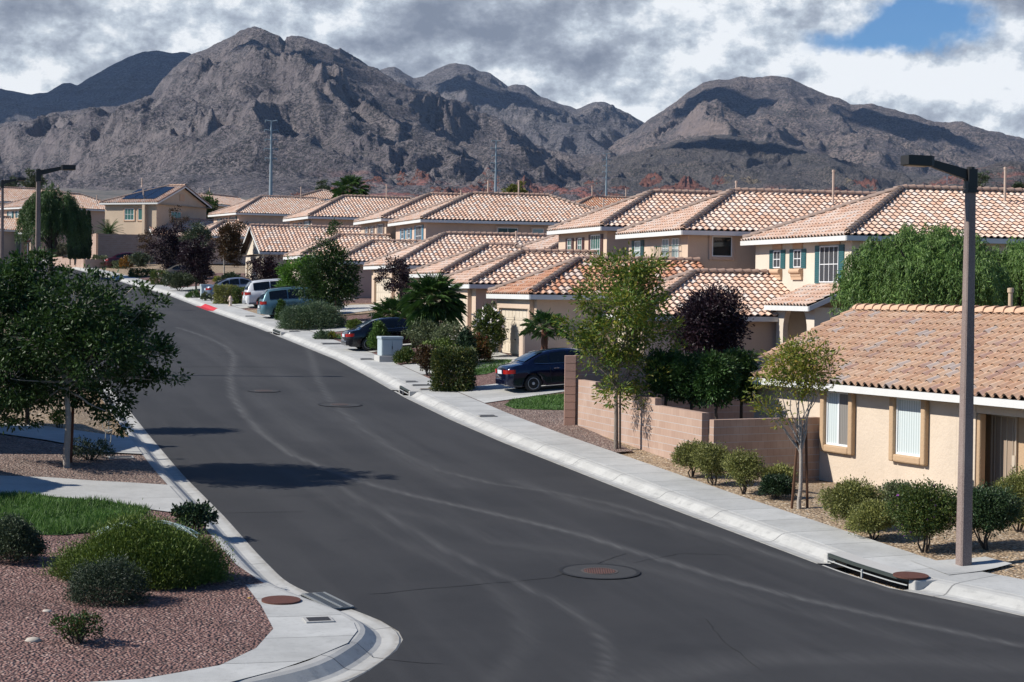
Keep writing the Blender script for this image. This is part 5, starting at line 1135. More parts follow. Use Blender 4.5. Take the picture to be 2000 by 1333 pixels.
# ---- ash tree by the block wall
px_tree('ash_tree','tall yellowing ash tree standing before the stepped pink wall','tree',1203,878,
 [(1235,520,60,28),(1200,545,60,36,.6),(1270,545,42,26),(1160,585,45,38),(1215,600,60,45,-.5),(1280,600,42,40),(1140,640,42,30),(1205,650,70,45),(1270,660,50,45,.5),(1315,640,30,30),(1165,690,45,35),(1225,720,50,45),(1270,750,40,40),(1195,745,28,30,-.5),(1196,775,24,20,-.4),(1120,640,24,20),(1225,500,26,18),(1290,510,18,18),(1205,770,30,30,.5),(1320,690,22,22),(1235,580,50,60,.5)],
 L_ash(),15000,.125,1.9,.06,bark=M_bark,asp=.36,fuzz=.13,depth=.8,twigs=2)
s_=MB(); b_=at_px(1211,878); s_.tube([b_+Vector((0,0,-.1)),b_+Vector((-.02,0,1.75))],.03,6); tag(s_.build('tree_stake',M_barkd),'dark stake touching the trunk of the tall ash tree','stake','timber stakes propping young trees')
# ---- young tree by the near house
px_tree('young_tree','slender young yellow green tree tied between two brown stakes','tree',1562,990,
 [(1560,690,36,20),(1530,705,34,22),(1595,700,30,20),(1510,735,34,16),(1560,735,40,20),(1610,735,26,18),(1625,700,14,14),(1575,670,18,14),(1508,800,26,16),(1525,812,20,12),(1590,760,30,18),(1545,760,30,14),(1600,660,12,12),(1470,765,14,12),(1560,712,44,20,.4)],
 L_yel(),4600,.10,1.5,.045,bark=M_barkp,asp=.36,fuzz=.20,depth=.8,twigs=3)
for (px,py,dx,lb) in ((1546,990,.13,'leaning brown stake on the pavement side of the slender young tree'),(1577,988,-.06,'dark brown stake on the house side of the slender young tree')):
    s_=MB(); b_=at_px(px,py); s_.tube([b_+Vector((0,0,-.1)),b_+Vector((dx,0,1.75))],.032,6); tag(s_.build('tree_stake',M_wood),lb,'stake','timber stakes propping young trees')
# ---- weeping pepper tree, right
def weeping(name,label,base,Rx,Ry,H_,zc,n,seed,ls=.16,group=None,leaf=None,trunk_h=2.2):
    r=np.random.default_rng(seed); root=thing(name,label,'tree',base,group); rnd=random.Random(seed); q=MB(); tr=limb(q,(0,0,-.3),(0,0,trunk_h),.26,.2,rnd,.02); q.build('trunk',M_barkd,root,smooth=True); q=MB()
    PP=[];DD=[]
    ns=n//60
    for i in range(26):
        a=i*2.4; rr=math.sqrt((i+.5)/26)*.8; e=(math.cos(a)*Rx*rr,math.sin(a)*Ry*rr,zc+H_*.42*math.sqrt(max(0,1-rr*rr))); limb(q,(0,0,trunk_h*.9),e,.12,.03,rnd,.07,6)
    q.build('branches',M_barkd,root,smooth=True)
    u=r.uniform(0,1,ns); a=r.uniform(0,2*math.pi,ns); rr=np.sqrt(r.uniform(0,1,ns)); lump=1+.10*np.sin(a*3+seed)+.08*np.sin(a*7+2*seed)
    z=np.sqrt(np.clip(1-rr**2,0,1)); lay=r.uniform(.55,1.04,ns); X0=np.cos(a)*rr*Rx*lump*np.clip(lay+.12,0,1.05); Y0=np.sin(a)*rr*Ry*lump*np.clip(lay+.12,0,1.05); Z0=zc+(z*H_*.5*(1+.10*np.sin(a*5+rr*6)))*lay-(1-z)*H_*.10
    k=60; f=np.tile(np.linspace(0,1,k),(ns,1)); Ls=r.uniform(.6,1.9,ns)[:,None]*H_*.22
    out=np.stack([np.cos(a),np.sin(a)],1)*r.uniform(.05,.35,ns)[:,None]
    X_=X0[:,None]+out[:,:1]*f*Ls; Y_=Y0[:,None]+out[:,1:]*f*Ls; Z_=Z0[:,None]-(f**1.5)*Ls+.10*f
    P=np.stack([X_,Y_,Z_],2).reshape(-1,3)+r.normal(size=(ns*k,3))*.055
    D=r.normal(size=(ns*k,3))*.55+np.array([0,0,-.9]); leaf_mesh('crown',P,D,leaf or L_pepper(),root,ls,.22,seed=seed)
    return root
pb=atD(1812,575,66); pw,pt=xy2wt(pb.x,pb.y); gz=float(G(pw,pt))
weeping('pepper_tree','big weeping green pepper tree rising behind the near tiled roof',Vector((pb.x,pb.y,gz)),2.75,2.6,4.3,3.95,85000,5,ls=.17,trunk_h=3.2)
pb=atD(2030,575,70); pw,pt=xy2wt(pb.x,pb.y); weeping('pepper_tree','darker weeping tree at the right edge behind the street lamp',Vector((pb.x,pb.y,float(G(pw,pt)))),2.2,2.1,3.8,3.9,32000,9,ls=.17)
pb=atD(97,470,158); pw,pt=xy2wt(pb.x,pb.y); weeping('pepper_tree','broad weeping green tree beside the cypresses and the stop sign',Vector((pb.x-3.3,pb.y+14,float(G(pw-3,pt+14))+.2)),2.9,2.8,6.6,4.8,40000,13,ls=.24,leaf=leafm('far willow leaves',[(.035,.075,.018),(.055,.105,.025),(.075,.135,.035)],trans=.2),group=None)
# ---- plum and other street trees
def small_tree(name,label,bx,by,cx,cy,rx,ry,leaf,n,ls,tr=.05,bark=None,seed=3,lobes=9,D=None,group='street trees',cat='tree',**k):
    b=at_px(bx,by) if D is None else None
    if b is None:
        p=atD(bx,by,D); w_,t_=xy2wt(p.x,p.y); b=W(w_,t_)
    m=ppm(b); c=ray(cx,cy)*b.y-b; Rr=rx/m; Hh=2*ry/m; z0=c.z-Hh/2
    cl=[(x+c.x,y,z,a,bb,cc,*rest) for x,y,z,a,bb,cc,*rest in auto_clumps(Rr,Hh,lobes,z0,seed)]
    return tree(name,label,cat,b,max(.4,z0+Hh*.18),tr,cl,leaf,n,ls,bark=bark or M_bark,seed=seed,group=group,**k)
small_tree('plum_tree','very dark purple plum tree against the shaded garage wall',1385,720,1383,635,82,60,L_plum(),32000,.10,.07,M_barkd,3,12,D=61.5)
small_tree('plum_tree','purple plum tree behind the silver and white cars',560,560,520,545,46,42,L_plum(),9000,.16,.06,M_bark,8,9)
small_tree('plum_tree','purple plum tree between the gabled house and the large juniper',600,560,575,545,34,36,L_plum(),5000,.16,.05,M_bark,9,7)
small_tree('plum_tree','dark purple tree with a pale crooked trunk left of the silver car',383,567,385,510,42,44,L_plum(),9000,.17,.07,M_barkp,10,9)
small_tree('plum_tree','blackish purple tree behind the round topped bush',333,548,330,488,40,46,L_plum(),9000,.17,.07,M_barkp,11,9)
small_tree('broadleaf_tree','dark green tree rising between the plum trees and the solar panel house',395,548,385,470,36,34,L_dull(),7000,.17,.07,M_barkd,12,8)
small_tree('broadleaf_tree','bronze leaved tree with a thin pale trunk near the silver car',437,555,448,478,34,42,L_brown(),8000,.17,.06,M_barkp,14,9)
small_tree('broadleaf_tree','bare looking reddish tree in front of the solar panel house',292,520,290,476,26,30,L_brown(),1500,.16,.05,M_bark,15,7)
small_tree('broadleaf_tree','thin leafed brown tree before the dark window of the solar panel house',345,520,347,430,20,30,L_brown(),900,.17,.05,M_bark,25,6)
small_tree('plum_tree','wispy purple tree before the long hipped roof, left of the fan palms',783,655,778,545,36,42,L_plum(),3200,.13,.045,M_bark,16,8)
px_tree('broadleaf_tree','dense dark green tree with a pointed top behind the teal minivan','tree',655,630,[(655,460,14,30),(640,500,30,30),(665,520,32,34),(620,530,30,26),(645,560,46,34),(685,545,14,24),(610,565,34,22),(672,575,28,20)],L_dark(),15000,.15,2.0,.08,bark=M_bark,fuzz=.13)
px_tree('broadleaf_tree','bright green rounded tree leaning over the teal minivan','tree',588,610,[(575,535,26,26),(600,520,22,18),(565,560,24,22),(595,570,24,20),(555,530,14,12)],leafm('bright green leaves',[(0.060,0.144,0.014),(0.090,0.192,0.024),(0.120,0.228,0.036)],trans=.3),8000,.15,1.6,.06,bark=M_barkd,fuzz=.13)
small_tree('broadleaf_tree','round light green tree beyond the roof between the solar panel house and the green shutters',395,470,400,418,36,36,leafm('hedge tree leaves',[(.035,.075,.012),(.055,.10,.018),(.075,.125,.025)],trans=.25),9000,.24,.12,M_barkd,17,9,D=228)
small_tree('broadleaf_tree','small yellow green treetop behind the light blue shuttered house',1005,400,1005,375,26,12,leafm('far yellow leaves',[(.12,.14,.02),(.17,.17,.03)],trans=.2),2500,.3,.15,M_barkd,18,6,D=260)
small_tree('broadleaf_tree','grey green feathery tree on the skyline left of the tall palm',628,400,628,374,22,16,L_dull(),2500,.28,.12,M_bark,19,7,D=262)
small_tree('broadleaf_tree','dark conical tree behind the second lamp post at the far left',70,400,66,360,24,26,L_dull(),3500,.32,.12,M_barkd,20,8,D=275)
small_tree('broadleaf_tree','dark olive treetop at the far right edge of the skyline',1992,400,1990,372,18,14,L_dull(),1800,.28,.1,M_barkd,21,6,D=250)
small_tree('broadleaf_tree','faint green treetop behind the head of the street lamp',1912,400,1915,352,18,16,L_dull(),900,.26,.1,M_barkd,22,6,D=250)
small_tree('broadleaf_tree','dark treetops above the tiled roofs at the far left edge',22,400,20,366,26,14,L_dull(),2600,.3,.1,M_barkd,23,6,D=280)
# bushes along the back of the wall: a dense green mass of tall shrubs
for i,(px,cy,rx,ry,lb,D) in enumerate([(1300,735,42,46,'tall dense green shrub behind the stepped wall, next to the ash tree',54),(1350,740,44,52,'tall dense green shrub behind the stepped wall, below the purple plum',53.6),(1400,745,40,50,'bushy green shrub behind the corner of the stepped wall',53),(1448,735,38,50,'rightmost green shrub filling the gap beside the near house',54)]):
    small_tree('tall_shrub',lb,px,800,px,cy,rx,ry,leafm('willow green leaves',[(0.026,0.062,0.014),(0.042,0.094,0.022),(0.060,0.120,0.030)],trans=.2),11000,.10,.05,M_barkd,40+i,10,D=D,group='tall green shrubs behind the block wall',cat='shrub')
small_tree('tall_shrub','dull grey green shrub behind the navy sedan',1150,700,1148,672,30,22,L_dull(),3500,.09,.04,M_barkd,50,7,D=74,group=None,cat='shrub')
# ---- shrubs
def shrub(label,px,py,rx,ry,leaf,n,ls,name='shrub',group='shrubs in the gravel yards',shape='dome',seed=0,asp=.5,stems=5,up=.3,cat='shrub',flowers=None,D=None,dep=.9,flat=0.0):
    """px,py: where it meets the ground; rx,ry: half width and full height in photo pixels"""
    seed=seed or int(px*7+py); r=np.random.default_rng(seed); rnd=random.Random(seed); b=at_px(px,py) if D is None else None
    if b is None: p=atD(px,py,D); w_,t_=xy2wt(p.x,p.y); b=W(w_,t_)
    m=ppm(b); kk=1.16 if shape=='ball' else 1.0; Rx=rx/m*kk; H_=ry/m*(1.05 if shape=='ball' else 1.0); Ry=Rx*dep; n=int(n*kk); root=thing(name,label,cat,b,group); q=MB()
    for i in range(stems):
        a=i*2.4+rnd.random(); f=rnd.uniform(.2,.7); limb(q,(rnd.uniform(-.05,.05),rnd.uniform(-.05,.05),-.08),(math.cos(a)*Rx*f,math.sin(a)*Ry*f,H_*rnd.uniform(.4,.75)),.022,.007,rnd,.08,4)
    q.build('stems',M_barkd,root)
    k=max(12,n//14); v=r.normal(size=(k,3)); v[:,2]=abs(v[:,2])*1.0 if shape in('dome','mound') else v[:,2]; v/=np.linalg.norm(v,axis=1,keepdims=True); rad=r.uniform(.80,1.0,k)*(1+(.0 if shape=='box' else .10)*np.sin(v[:,0]*5+seed+v[:,2]*3)+(.03 if shape=='box' else .10)*np.cos(v[:,1]*6+seed*2-v[:,2]*4)); inner=r.uniform(0,1,k)<.25; rad=np.where(inner,rad*r.uniform(.4,.9,k),rad)
    if shape=='box':
        v=r.uniform(-1,1,(k,3)); mx=np.abs(v).max(1); v=v/mx[:,None]; c=v*np.array([Rx,Ry,H_/2])*rad[:,None]+np.array([0,0,H_/2])
    elif shape=='ball':
        nl_=4; la=r.uniform(0,6.28)+np.arange(nl_)*2*math.pi/nl_; lc=np.stack([np.cos(la)*Rx*.30,np.sin(la)*Ry*.30,r.uniform(-.09,.09,nl_)*H_],1); ls_=r.uniform(.66,.84,nl_); li=r.integers(0,nl_,k)
        c=v*np.array([Rx,Ry,H_*.42])*(rad*ls_[li])[:,None]+lc[li]+np.array([0,0,H_*.58])
    elif shape=='cone':
        z=r.uniform(0,1,k)**1.2; a=r.uniform(0,6.28,k); rr=(1-z)**.55*np.where(inner,.5,1)*(1-.3*np.exp(-z*9)); c=np.stack([np.cos(a)*rr*Rx,np.sin(a)*rr*Ry,z*H_],1); v=np.stack([np.cos(a)*.6,np.sin(a)*.6,np.full(k,.9)],1)
    elif shape=='mound': c=v*np.array([Rx,Ry,H_*.93])*rad[:,None]; c[:,2]=abs(c[:,2])*.97+.03
    else: c=v*np.array([Rx,Ry,H_*.80])*rad[:,None]+np.array([0,0,H_*.18])
    idx=r.integers(0,k,n); sg=min(.030*(Rx+H_)/1.3+.014,.075)*(1.5 if shape=='mound' else 1); off=r.normal(size=(n,3))*sg; P=c[idx]+off; P[:,2]=np.maximum(P[:,2],.01); D_=v[idx]*.8+r.normal(size=(n,3))*.6+np.array([0,0,up])
    leaf_mesh('foliage',P,D_,leaf,root,ls,asp,seed=seed)
    if flowers:
        fm,nf,fs=flowers; i2=r.integers(0,n,nf); tag(leaf_mesh('flowers',P[i2]+v[idx[i2]]*ls*.6,D_[i2],fm,root,fs,1.0,seed=seed+1),kind='stuff')
    return root
G_right='clipped shrubs on the tan gravel before the near house'
shrub('pale olive clipped shrub at the end of the pink wall, leftmost before the near house',1352,930,34,68,L_olive(),9000,.05,group=G_right,shape='ball')
shrub('olive clipped shrub second along the gravel, touching the pink wall corner',1392,945,34,76,L_olive(),9500,.05,group=G_right,shape='ball')
shrub('dark green rounded shrub tucked behind the olive shrubs by the low wall',1452,905,44,62,L_hedge(),10000,.05,group=G_right,shape='ball')
shrub('small upright yellowish shrub nearest the pavement by the pink wall corner',1452,962,32,76,L_olive(),6500,.05,group=G_right,shape='ball')
shrub('small pale shrub above the dark low one beside the young tree',1520,950,26,42,L_olive(),4500,.05,group=G_right,shape='ball')
shrub('low very dark green shrub left of the young tree stakes',1515,970,32,40,L_cyp(),7000,.05,group=G_right,shape='dome')
shrub('large olive green clipped shrub below the first blinds window',1664,1030,48,92,L_olive(),14000,.05,group=G_right,shape='ball')
shrub('small olive clipped shrub in front of the larger one near the pavement',1706,1052,42,66,L_olive(),10000,.05,group=G_right,shape='ball')
shrub('thin brownish shrub against the wall below the second blinds window',1755,1005,38,70,L_sage(),5500,.05,group=G_right,shape='ball')
shrub('big dark green rounded shrub left of the street lamp, with tiny purple flowers',1805,1075,54,128,L_hedge(),18000,.05,group=G_right,shape='ball',flowers=(m_var('purple petals',(.25,.06,.30),.1,3,.6,0),70,.05))
shrub('big dark green rounded shrub right of the street lamp base',1925,1068,58,112,leafm('deep green leaves',[(0.023,0.052,0.018),(0.039,0.075,0.026),(0.052,0.091,0.029)],trans=.12),17000,.05,group=G_right,shape='ball')
shrub('olive green shrub at the right edge beside the entrance door',1990,1035,46,112,L_olive(),13000,.05,group=G_right,shape='ball')
# left foreground
shrub('large sprawling yellow green juniper draped with fake cobweb in the left garden',285,1134,158,116,L_jun(),110000,.055,'juniper','junipers of the left garden','mound',asp=.30,up=.9,stems=9,dep=.60)
shrub('dark drooping rosemary shrub in front of the large juniper',206,1175,74,84,leafm('rosemary leaves',[(.02,.035,.016),(.032,.050,.024),(.045,.065,.032)],trans=.1),16000,.05,'shrub','shrubs of the left garden','mound',asp=.25,up=-.3)
shrub('dark rounded shrub cut off by the left edge of the photo',28,1098,58,86,L_dull(),15000,.045,'shrub','shrubs of the left garden','dome')
shrub('small dark broad leaved shrub at the kerb behind the juniper',378,1040,36,54,L_cyp(),2500,.07,'shrub','shrubs of the left garden','ball',asp=.6)
shrub('sparse young green plant alone on the red gravel',150,1258,46,64,leafm('fresh leaves',[(.03,.08,.015),(.05,.11,.02),(.10,.04,.02)],trans=.2),1300,.05,'shrub','shrubs of the left garden','ball',stems=9)
shrub('dry scrubby plant at the foot of the large left tree',175,900,50,42,L_dull(),2600,.05,'shrub','shrubs of the left garden','dome',stems=12)
shrub('small leafy plant with yellow leaves by the upper left driveway',115,838,16,38,L_yel(),700,.07,'shrub','shrubs of the left garden','ball',stems=5)
# middle right gardens
GM='shrubs of the front gardens along the pavement'
shrub('square clipped hedge with yellow tipped leaves at the pavement edge',885,764,38,80,leafm('variegated hedge leaves',[(.02,.045,.010),(.04,.07,.014),(.16,.15,.03),(.03,.055,.012),(.05,.08,.018)],trans=.2),16000,.085,'hedge',GM,'box')
shrub('upright oval arborvitae behind the black sedan wheel',741,688,19,58,leafm('arborvitae sprays',[(0.039,0.091,0.016),(0.065,0.130,0.021),(0.091,0.156,0.026)],trans=.1),9000,.09,'shrub',GM,'dome',up=1.0)
shrub('dark upright arborvitae against the white garage door',910,672,20,66,L_cyp(),7000,.10,'shrub',GM,'dome',up=1.0,D=80)
shrub('spherical green bush beside the utility box',793,712,23,30,L_hedge(),5000,.08,'shrub',GM,'dome')
shrub('low reddish brown shrub left of the square hedge',835,735,22,56,L_brown(),3500,.09,'shrub',GM,'ball',stems=8)
shrub('mounded yellow green shrub behind the square hedge',855,722,38,58,L_jun(),9000,.09,'shrub',GM,'dome')
shrub('grey green airy shrub before the garage door',838,700,36,72,L_sage(),4500,.10,'shrub',GM,'ball',stems=9,D=85)
shrub('pale airy shrub beside the white garage door',876,690,28,70,L_sage(),2600,.09,'shrub',GM,'ball',stems=9,D=84)
shrub('red tipped shrub beside the garage buttress',932,700,26,50,L_red(),6000,.09,'shrub',GM,'dome',D=81)
shrub('tall oleander full of white flowers beside the palm garage',955,690,24,108,L_hedge(),9000,.11,'shrub',GM,'ball',flowers=(m_var('white petals',(.75,.68,.66),.05,3,.6,0),420,.11),D=83)
shrub('large spreading blue green juniper in front of the teal minivan',606,643,66,52,L_junb(),26000,.10,'juniper',GM,'mound',asp=.3,dep=.7)
shrub('small pointed conifer at the rear wheel of the teal minivan',549,626,12,38,leafm('conifer sprays',[(.04,.09,.012),(.06,.12,.02)],trans=.1),3500,.09,'shrub',GM,'cone',up=1.0)
shrub('small yellow leafed bush in front of the large juniper',588,644,17,20,L_yel(),1500,.09,'shrub',GM,'dome')
shrub('red flowering rose bush beside the thin trunk',636,640,18,26,L_hedge(),1800,.09,'shrub',GM,'ball',flowers=(m_var('red petals',(.5,.02,.02),.05,3,.6,0),22,.10))
shrub('small green mound at the boot of the black sedan',692,644,16,18,L_jun(),2500,.09,'shrub',GM,'dome')
shrub('low blue green creeping juniper by the narrow driveway',630,663,18,14,L_junb(),2200,.09,'shrub',GM,'mound')
shrub('little yellowish tuft beside the creeping juniper',650,664,8,14,L_yel(),500,.09,'shrub',GM,'ball')
shrub('square yellowish hedge beside the fire hydrant',442,594,22,34,L_olive(),5000,.12,'hedge',GM,'box')
shrub('dark hedge behind the fire hydrant touching the white minivan',470,594,14,30,L_hedge(),2500,.12,'hedge',GM,'box')
shrub('little round grass tuft left of the fire hydrant hedge',402,588,9,16,L_sage(),900,.11,'shrub',GM,'dome')
shrub('low leafy green border at the pavement corner',380,582,16,13,leafm('bright low leaves',[(.05,.11,.02),(.07,.14,.03)],trans=.2),1500,.11,'shrub',GM,'mound')
shrub('wide flat topped bush on a short trunk beside the pavement',350,569,29,34,leafm('flat bush leaves',[(.035,.05,.022),(.05,.07,.03),(.07,.09,.04)],trans=.15),6500,.12,'shrub',GM,'ball')
shrub('boxy dark hedge left of the flat topped bush',311,557,16,26,L_hedge(),3000,.13,'hedge',GM,'box')
shrub('rounded hedge right of the flat topped bush under the bronze tree',452,556,24,22,L_cyp(),3500,.13,'hedge',GM,'dome')
shrub('yellow flowering clump by the silver car',425,552,9,12,L_yel(),700,.12,'shrub',GM,'dome')
shrub('long low clipped hedge on the red gravel at the bend',277,541,24,13,L_hedge(),3500,.13,'hedge',GM,'box',dep=.5)
shrub('grey green shrub behind the long low hedge',275,527,20,36,L_dull(),3000,.15,'shrub',GM,'ball')
shrub('orange autumn shrub beside the dark red car',246,525,13,24,L_orange(),1600,.15,'shrub',GM,'dome')
shrub('clipped pale hedge in front of the low block wall end',197,523,15,22,L_sage(),2200,.15,'hedge',GM,'box')
shrub('clipped hedge top behind the dark red car',237,505,15,12,L_sage(),1500,.15,'hedge',GM,'box',D=196)
shrub('large grey round bush hanging over the low retaining wall',117,512,19,38,leafm('grey bush leaves',[(.07,.075,.045),(.10,.10,.06),(.13,.125,.075)],trans=.15),5000,.16,'shrub',GM,'ball')
shrub('dark shrub beside the far left lamp post near the white car',68,512,14,22,L_hedge(),1500,.16,'shrub',GM,'dome')
shrub('brownish shrub right of the far left lamp post',95,510,11,20,L_brown(),1200,.16,'shrub',GM,'dome')
for i,(px,h) in enumerate([(137,92),(146,98),(155,90),(164,96),(173,92)]):
    lbs=['leftmost of five slim dark cypresses above the low retaining wall','second from the left of five slim dark cypresses','middle one of five slim dark cypresses','second from the right of five slim dark cypresses','rightmost of five slim dark cypresses next to the tall block wall']
    cx_=float(px); D_=202.0; p=atD(px,502,D_); rr=5.2/(FPX/D_); hh=h/(FPX/D_); w_,t_=xy2wt(p.x,p.y); b=Vector((p.x,p.y,p.z-.3)); root=thing('cypress',lbs[i],'cypress',b,'slim cypresses above the retaining wall'); r=np.random.default_rng(90+i); n=4200
    z=r.uniform(0,1,n); a=r.uniform(0,6.28,n); R0=rr*np.clip(np.sin(np.pi*np.clip(z*.93+.07,0,1))**.45,.12,1)*(1-.25*z)*r.uniform(.7,1.12,n)*(1+.12*np.sin(z*23+a*2)); P=np.stack([np.cos(a)*R0,np.sin(a)*R0,z*hh],1); D2=np.stack([np.cos(a)*.25,np.sin(a)*.25,np.ones(n)],1)+r.normal(size=(n,3))*.15
    leaf_mesh('crown',P,D2,L_cyp(),root,.26,.3,seed=i); q=MB(); q.tube([(0,0,-.6),(0,0,hh*.8)],[.07,.02],6); q.build('trunk',M_barkd,root)
# ---- palms
L_palm=lambda: leafm('palm frond blades',[(0.029,0.072,0.017),(0.051,0.109,0.023),(0.080,0.145,0.036),(0.043,0.087,0.022)],trans=.15,rough=.4)
def fan_palm(name,label,base,trunk_h,trunk_r,R_,nf,seed,dead=0.0,group='fan palms of the front gardens',blade=.72,low=-.75):
    r=random.Random(seed); root=thing(name,label,'palm',base,group); q=MB(); n=14
    pts=[(0,0,-.2+ (trunk_h+.2)*i/n) for i in range(n+1)]; rr=[trunk_r*(1.15-.25*i/n)*(1+.10*(i%2)) for i in range(n+1)]; q.tube(pts,rr,10); q.build('trunk',m_var('palm trunk fibre',(.13,.055,.03),.5,9,.95,.8,40,.03),root); PV=[];PF=[];nv=0; q=MB(); B=[];BF=[]
    for i in range(nf):
        f=i/nf; az=i*2.39996; el=math.radians(78-(f**.8)*(78-low*60)); L=R_*(.55+.12*r.random()); d=Vector((math.cos(az)*math.cos(el),math.sin(az)*math.cos(el),math.sin(el)))
        p0=Vector((0,0,trunk_h)); p1=p0+d*L+Vector((0,0,-.12*L)); q.tube([p0,(p0+p1)/2+Vector((0,0,.05*L)),p1],[.022,.016,.012],4,cap=False)
        side=d.cross(Vector((0,0,1))); side=side.normalized() if side.length>.05 else Vector((1,0,0)); nn=side.cross(d).normalized(); fr_=R_*blade*r.uniform(.8,1.1); nb=26
        for k in range(nb):
            a=(-1+2*k/(nb-1))*math.radians(118); dr=(d*math.cos(a)+side*math.sin(a)); ln=fr_*(1-.32*(abs(a)/2.06)**1.5)*r.uniform(.9,1.05); w_=.030*R_+.006
            fold=nn*(.05*ln*(1 if k%2 else -1)); sd=dr.cross(nn).normalized(); m=p1+dr*ln*.55-nn*0.0+fold*.3; e=p1+dr*ln+Vector((0,0,-1))*ln*r.uniform(.12,.32)*(1+f)
            vs=[p1-sd*w_*.25,p1+sd*w_*.25,m+sd*w_*.75,e,m-sd*w_*.75]; B+= [tuple(v) for v in vs]; b=nv*5; BF.append((b,b+1,b+2,b+3,b+4)); nv+=1
    q.build('stalks',m_var('palm stalk',(.12,.13,.04),.2,4,.7,0),root)
    me=bpy.data.meshes.new('fronds'); me.from_pydata(B,[],BF); me.materials.append(L_palm()); o=bpy.data.objects.new('fronds',me); link(o,root)
    return root
def palm_at(px,py,D,**k):
    p=atD(px,py,D); w_,t_=xy2wt(p.x,p.y); return W(w_,t_)
fan_palm('fan_palm','small fan palm with a reddish trunk behind the navy sedan',palm_at(1063,700,72.5),1.95,.13,.86,20,3,low=-.10)
fan_palm('fan_palm','large bushy fan palm beside the black sedan, hiding a garage',palm_at(845,690,86),2.5,.22,1.3,52,5,low=-.75)
fan_palm('fan_palm','lower fan palm left of the large bushy one',palm_at(768,660,94),1.2,.2,1.15,30,6,low=-.3)
p=atD(685,372,225); w_,t_=xy2wt(p.x,p.y); fan_palm('fan_palm','tall fan palm on the skyline behind the tiled roofs',Vector((p.x,p.y,float(G(w_,t_)))),p.z-float(G(w_,t_)),.25,2.1,30,7,low=-.5)
def feather_palm(label,base,th,R_,nf,seed):
    r=random.Random(seed); root=thing('feather_palm',label,'palm',base,None); q=MB(); q.tube([(0,0,-.2),(0,0,th)],[.3,.25],9); q.build('trunk',M_barkd,root); B=[];BF=[];nv=0; q=MB()
    for i in range(nf):
        az=i*2.4; el=math.radians(75-62*(i/nf)); pts=[Vector((0,0,th))]; d=Vector((math.cos(az)*math.cos(el),math.sin(az)*math.cos(el),math.sin(el)))
        for k in range(9): pts.append(pts[-1]+d*R_/9); d=(d+Vector((0,0,-.13))).normalized()
        q.tube(pts,[.03*(1-j/12) for j in range(10)],4,cap=False)
        for k in range(1,10):
            for u in range(3):
                p=pts[k-1].lerp(pts[k],u/3); dd=(pts[k]-pts[k-1]).normalized(); s=dd.cross(Vector((0,0,1))).normalized()
                for sg in (-1,1):
                    e=p+(s*sg*.7+dd*.6+Vector((0,0,-.15))).normalized()*R_*.24*(1-.5*abs(k/9-.4)); B+=[tuple(p-dd*.03),tuple(p+dd*.03),tuple(e)]; BF.append((nv,nv+1,nv+2)); nv+=3
    q.build('stalks',m_var('feather palm stalk',(.10,.12,.05),.2,4,.7,0),root); me=bpy.data.meshes.new('fronds'); me.from_pydata(B,[],BF); me.materials.append(L_palm()); link(bpy.data.objects.new('fronds',me),root)
p=atD(212,455,207); feather_palm('feather palm with arching fronds behind the tall block wall',Vector((p.x,p.y,p.z-1.4)),1.2,2.0,30,4)
# stems of a leafless young tree by the low palm, ornamental grass
s_=MB(); b_=palm_at(724,655,93.5); rn=random.Random(4); limb(s_,b_+Vector((0,0,-.1)),b_+Vector((.05,0,1.5)),.04,.015,rn,.02)
for k in range(5): limb(s_,b_+Vector((.03,0,.9+.12*k)),b_+Vector((rn.uniform(-.3,.3),rn.uniform(-.2,.2),1.3+.12*k)),.012,.005,rn,.06,3)
tag(s_.build('young_tree',M_barkp),'leafless thin pale sapling in front of the lower fan palm','tree','street trees')
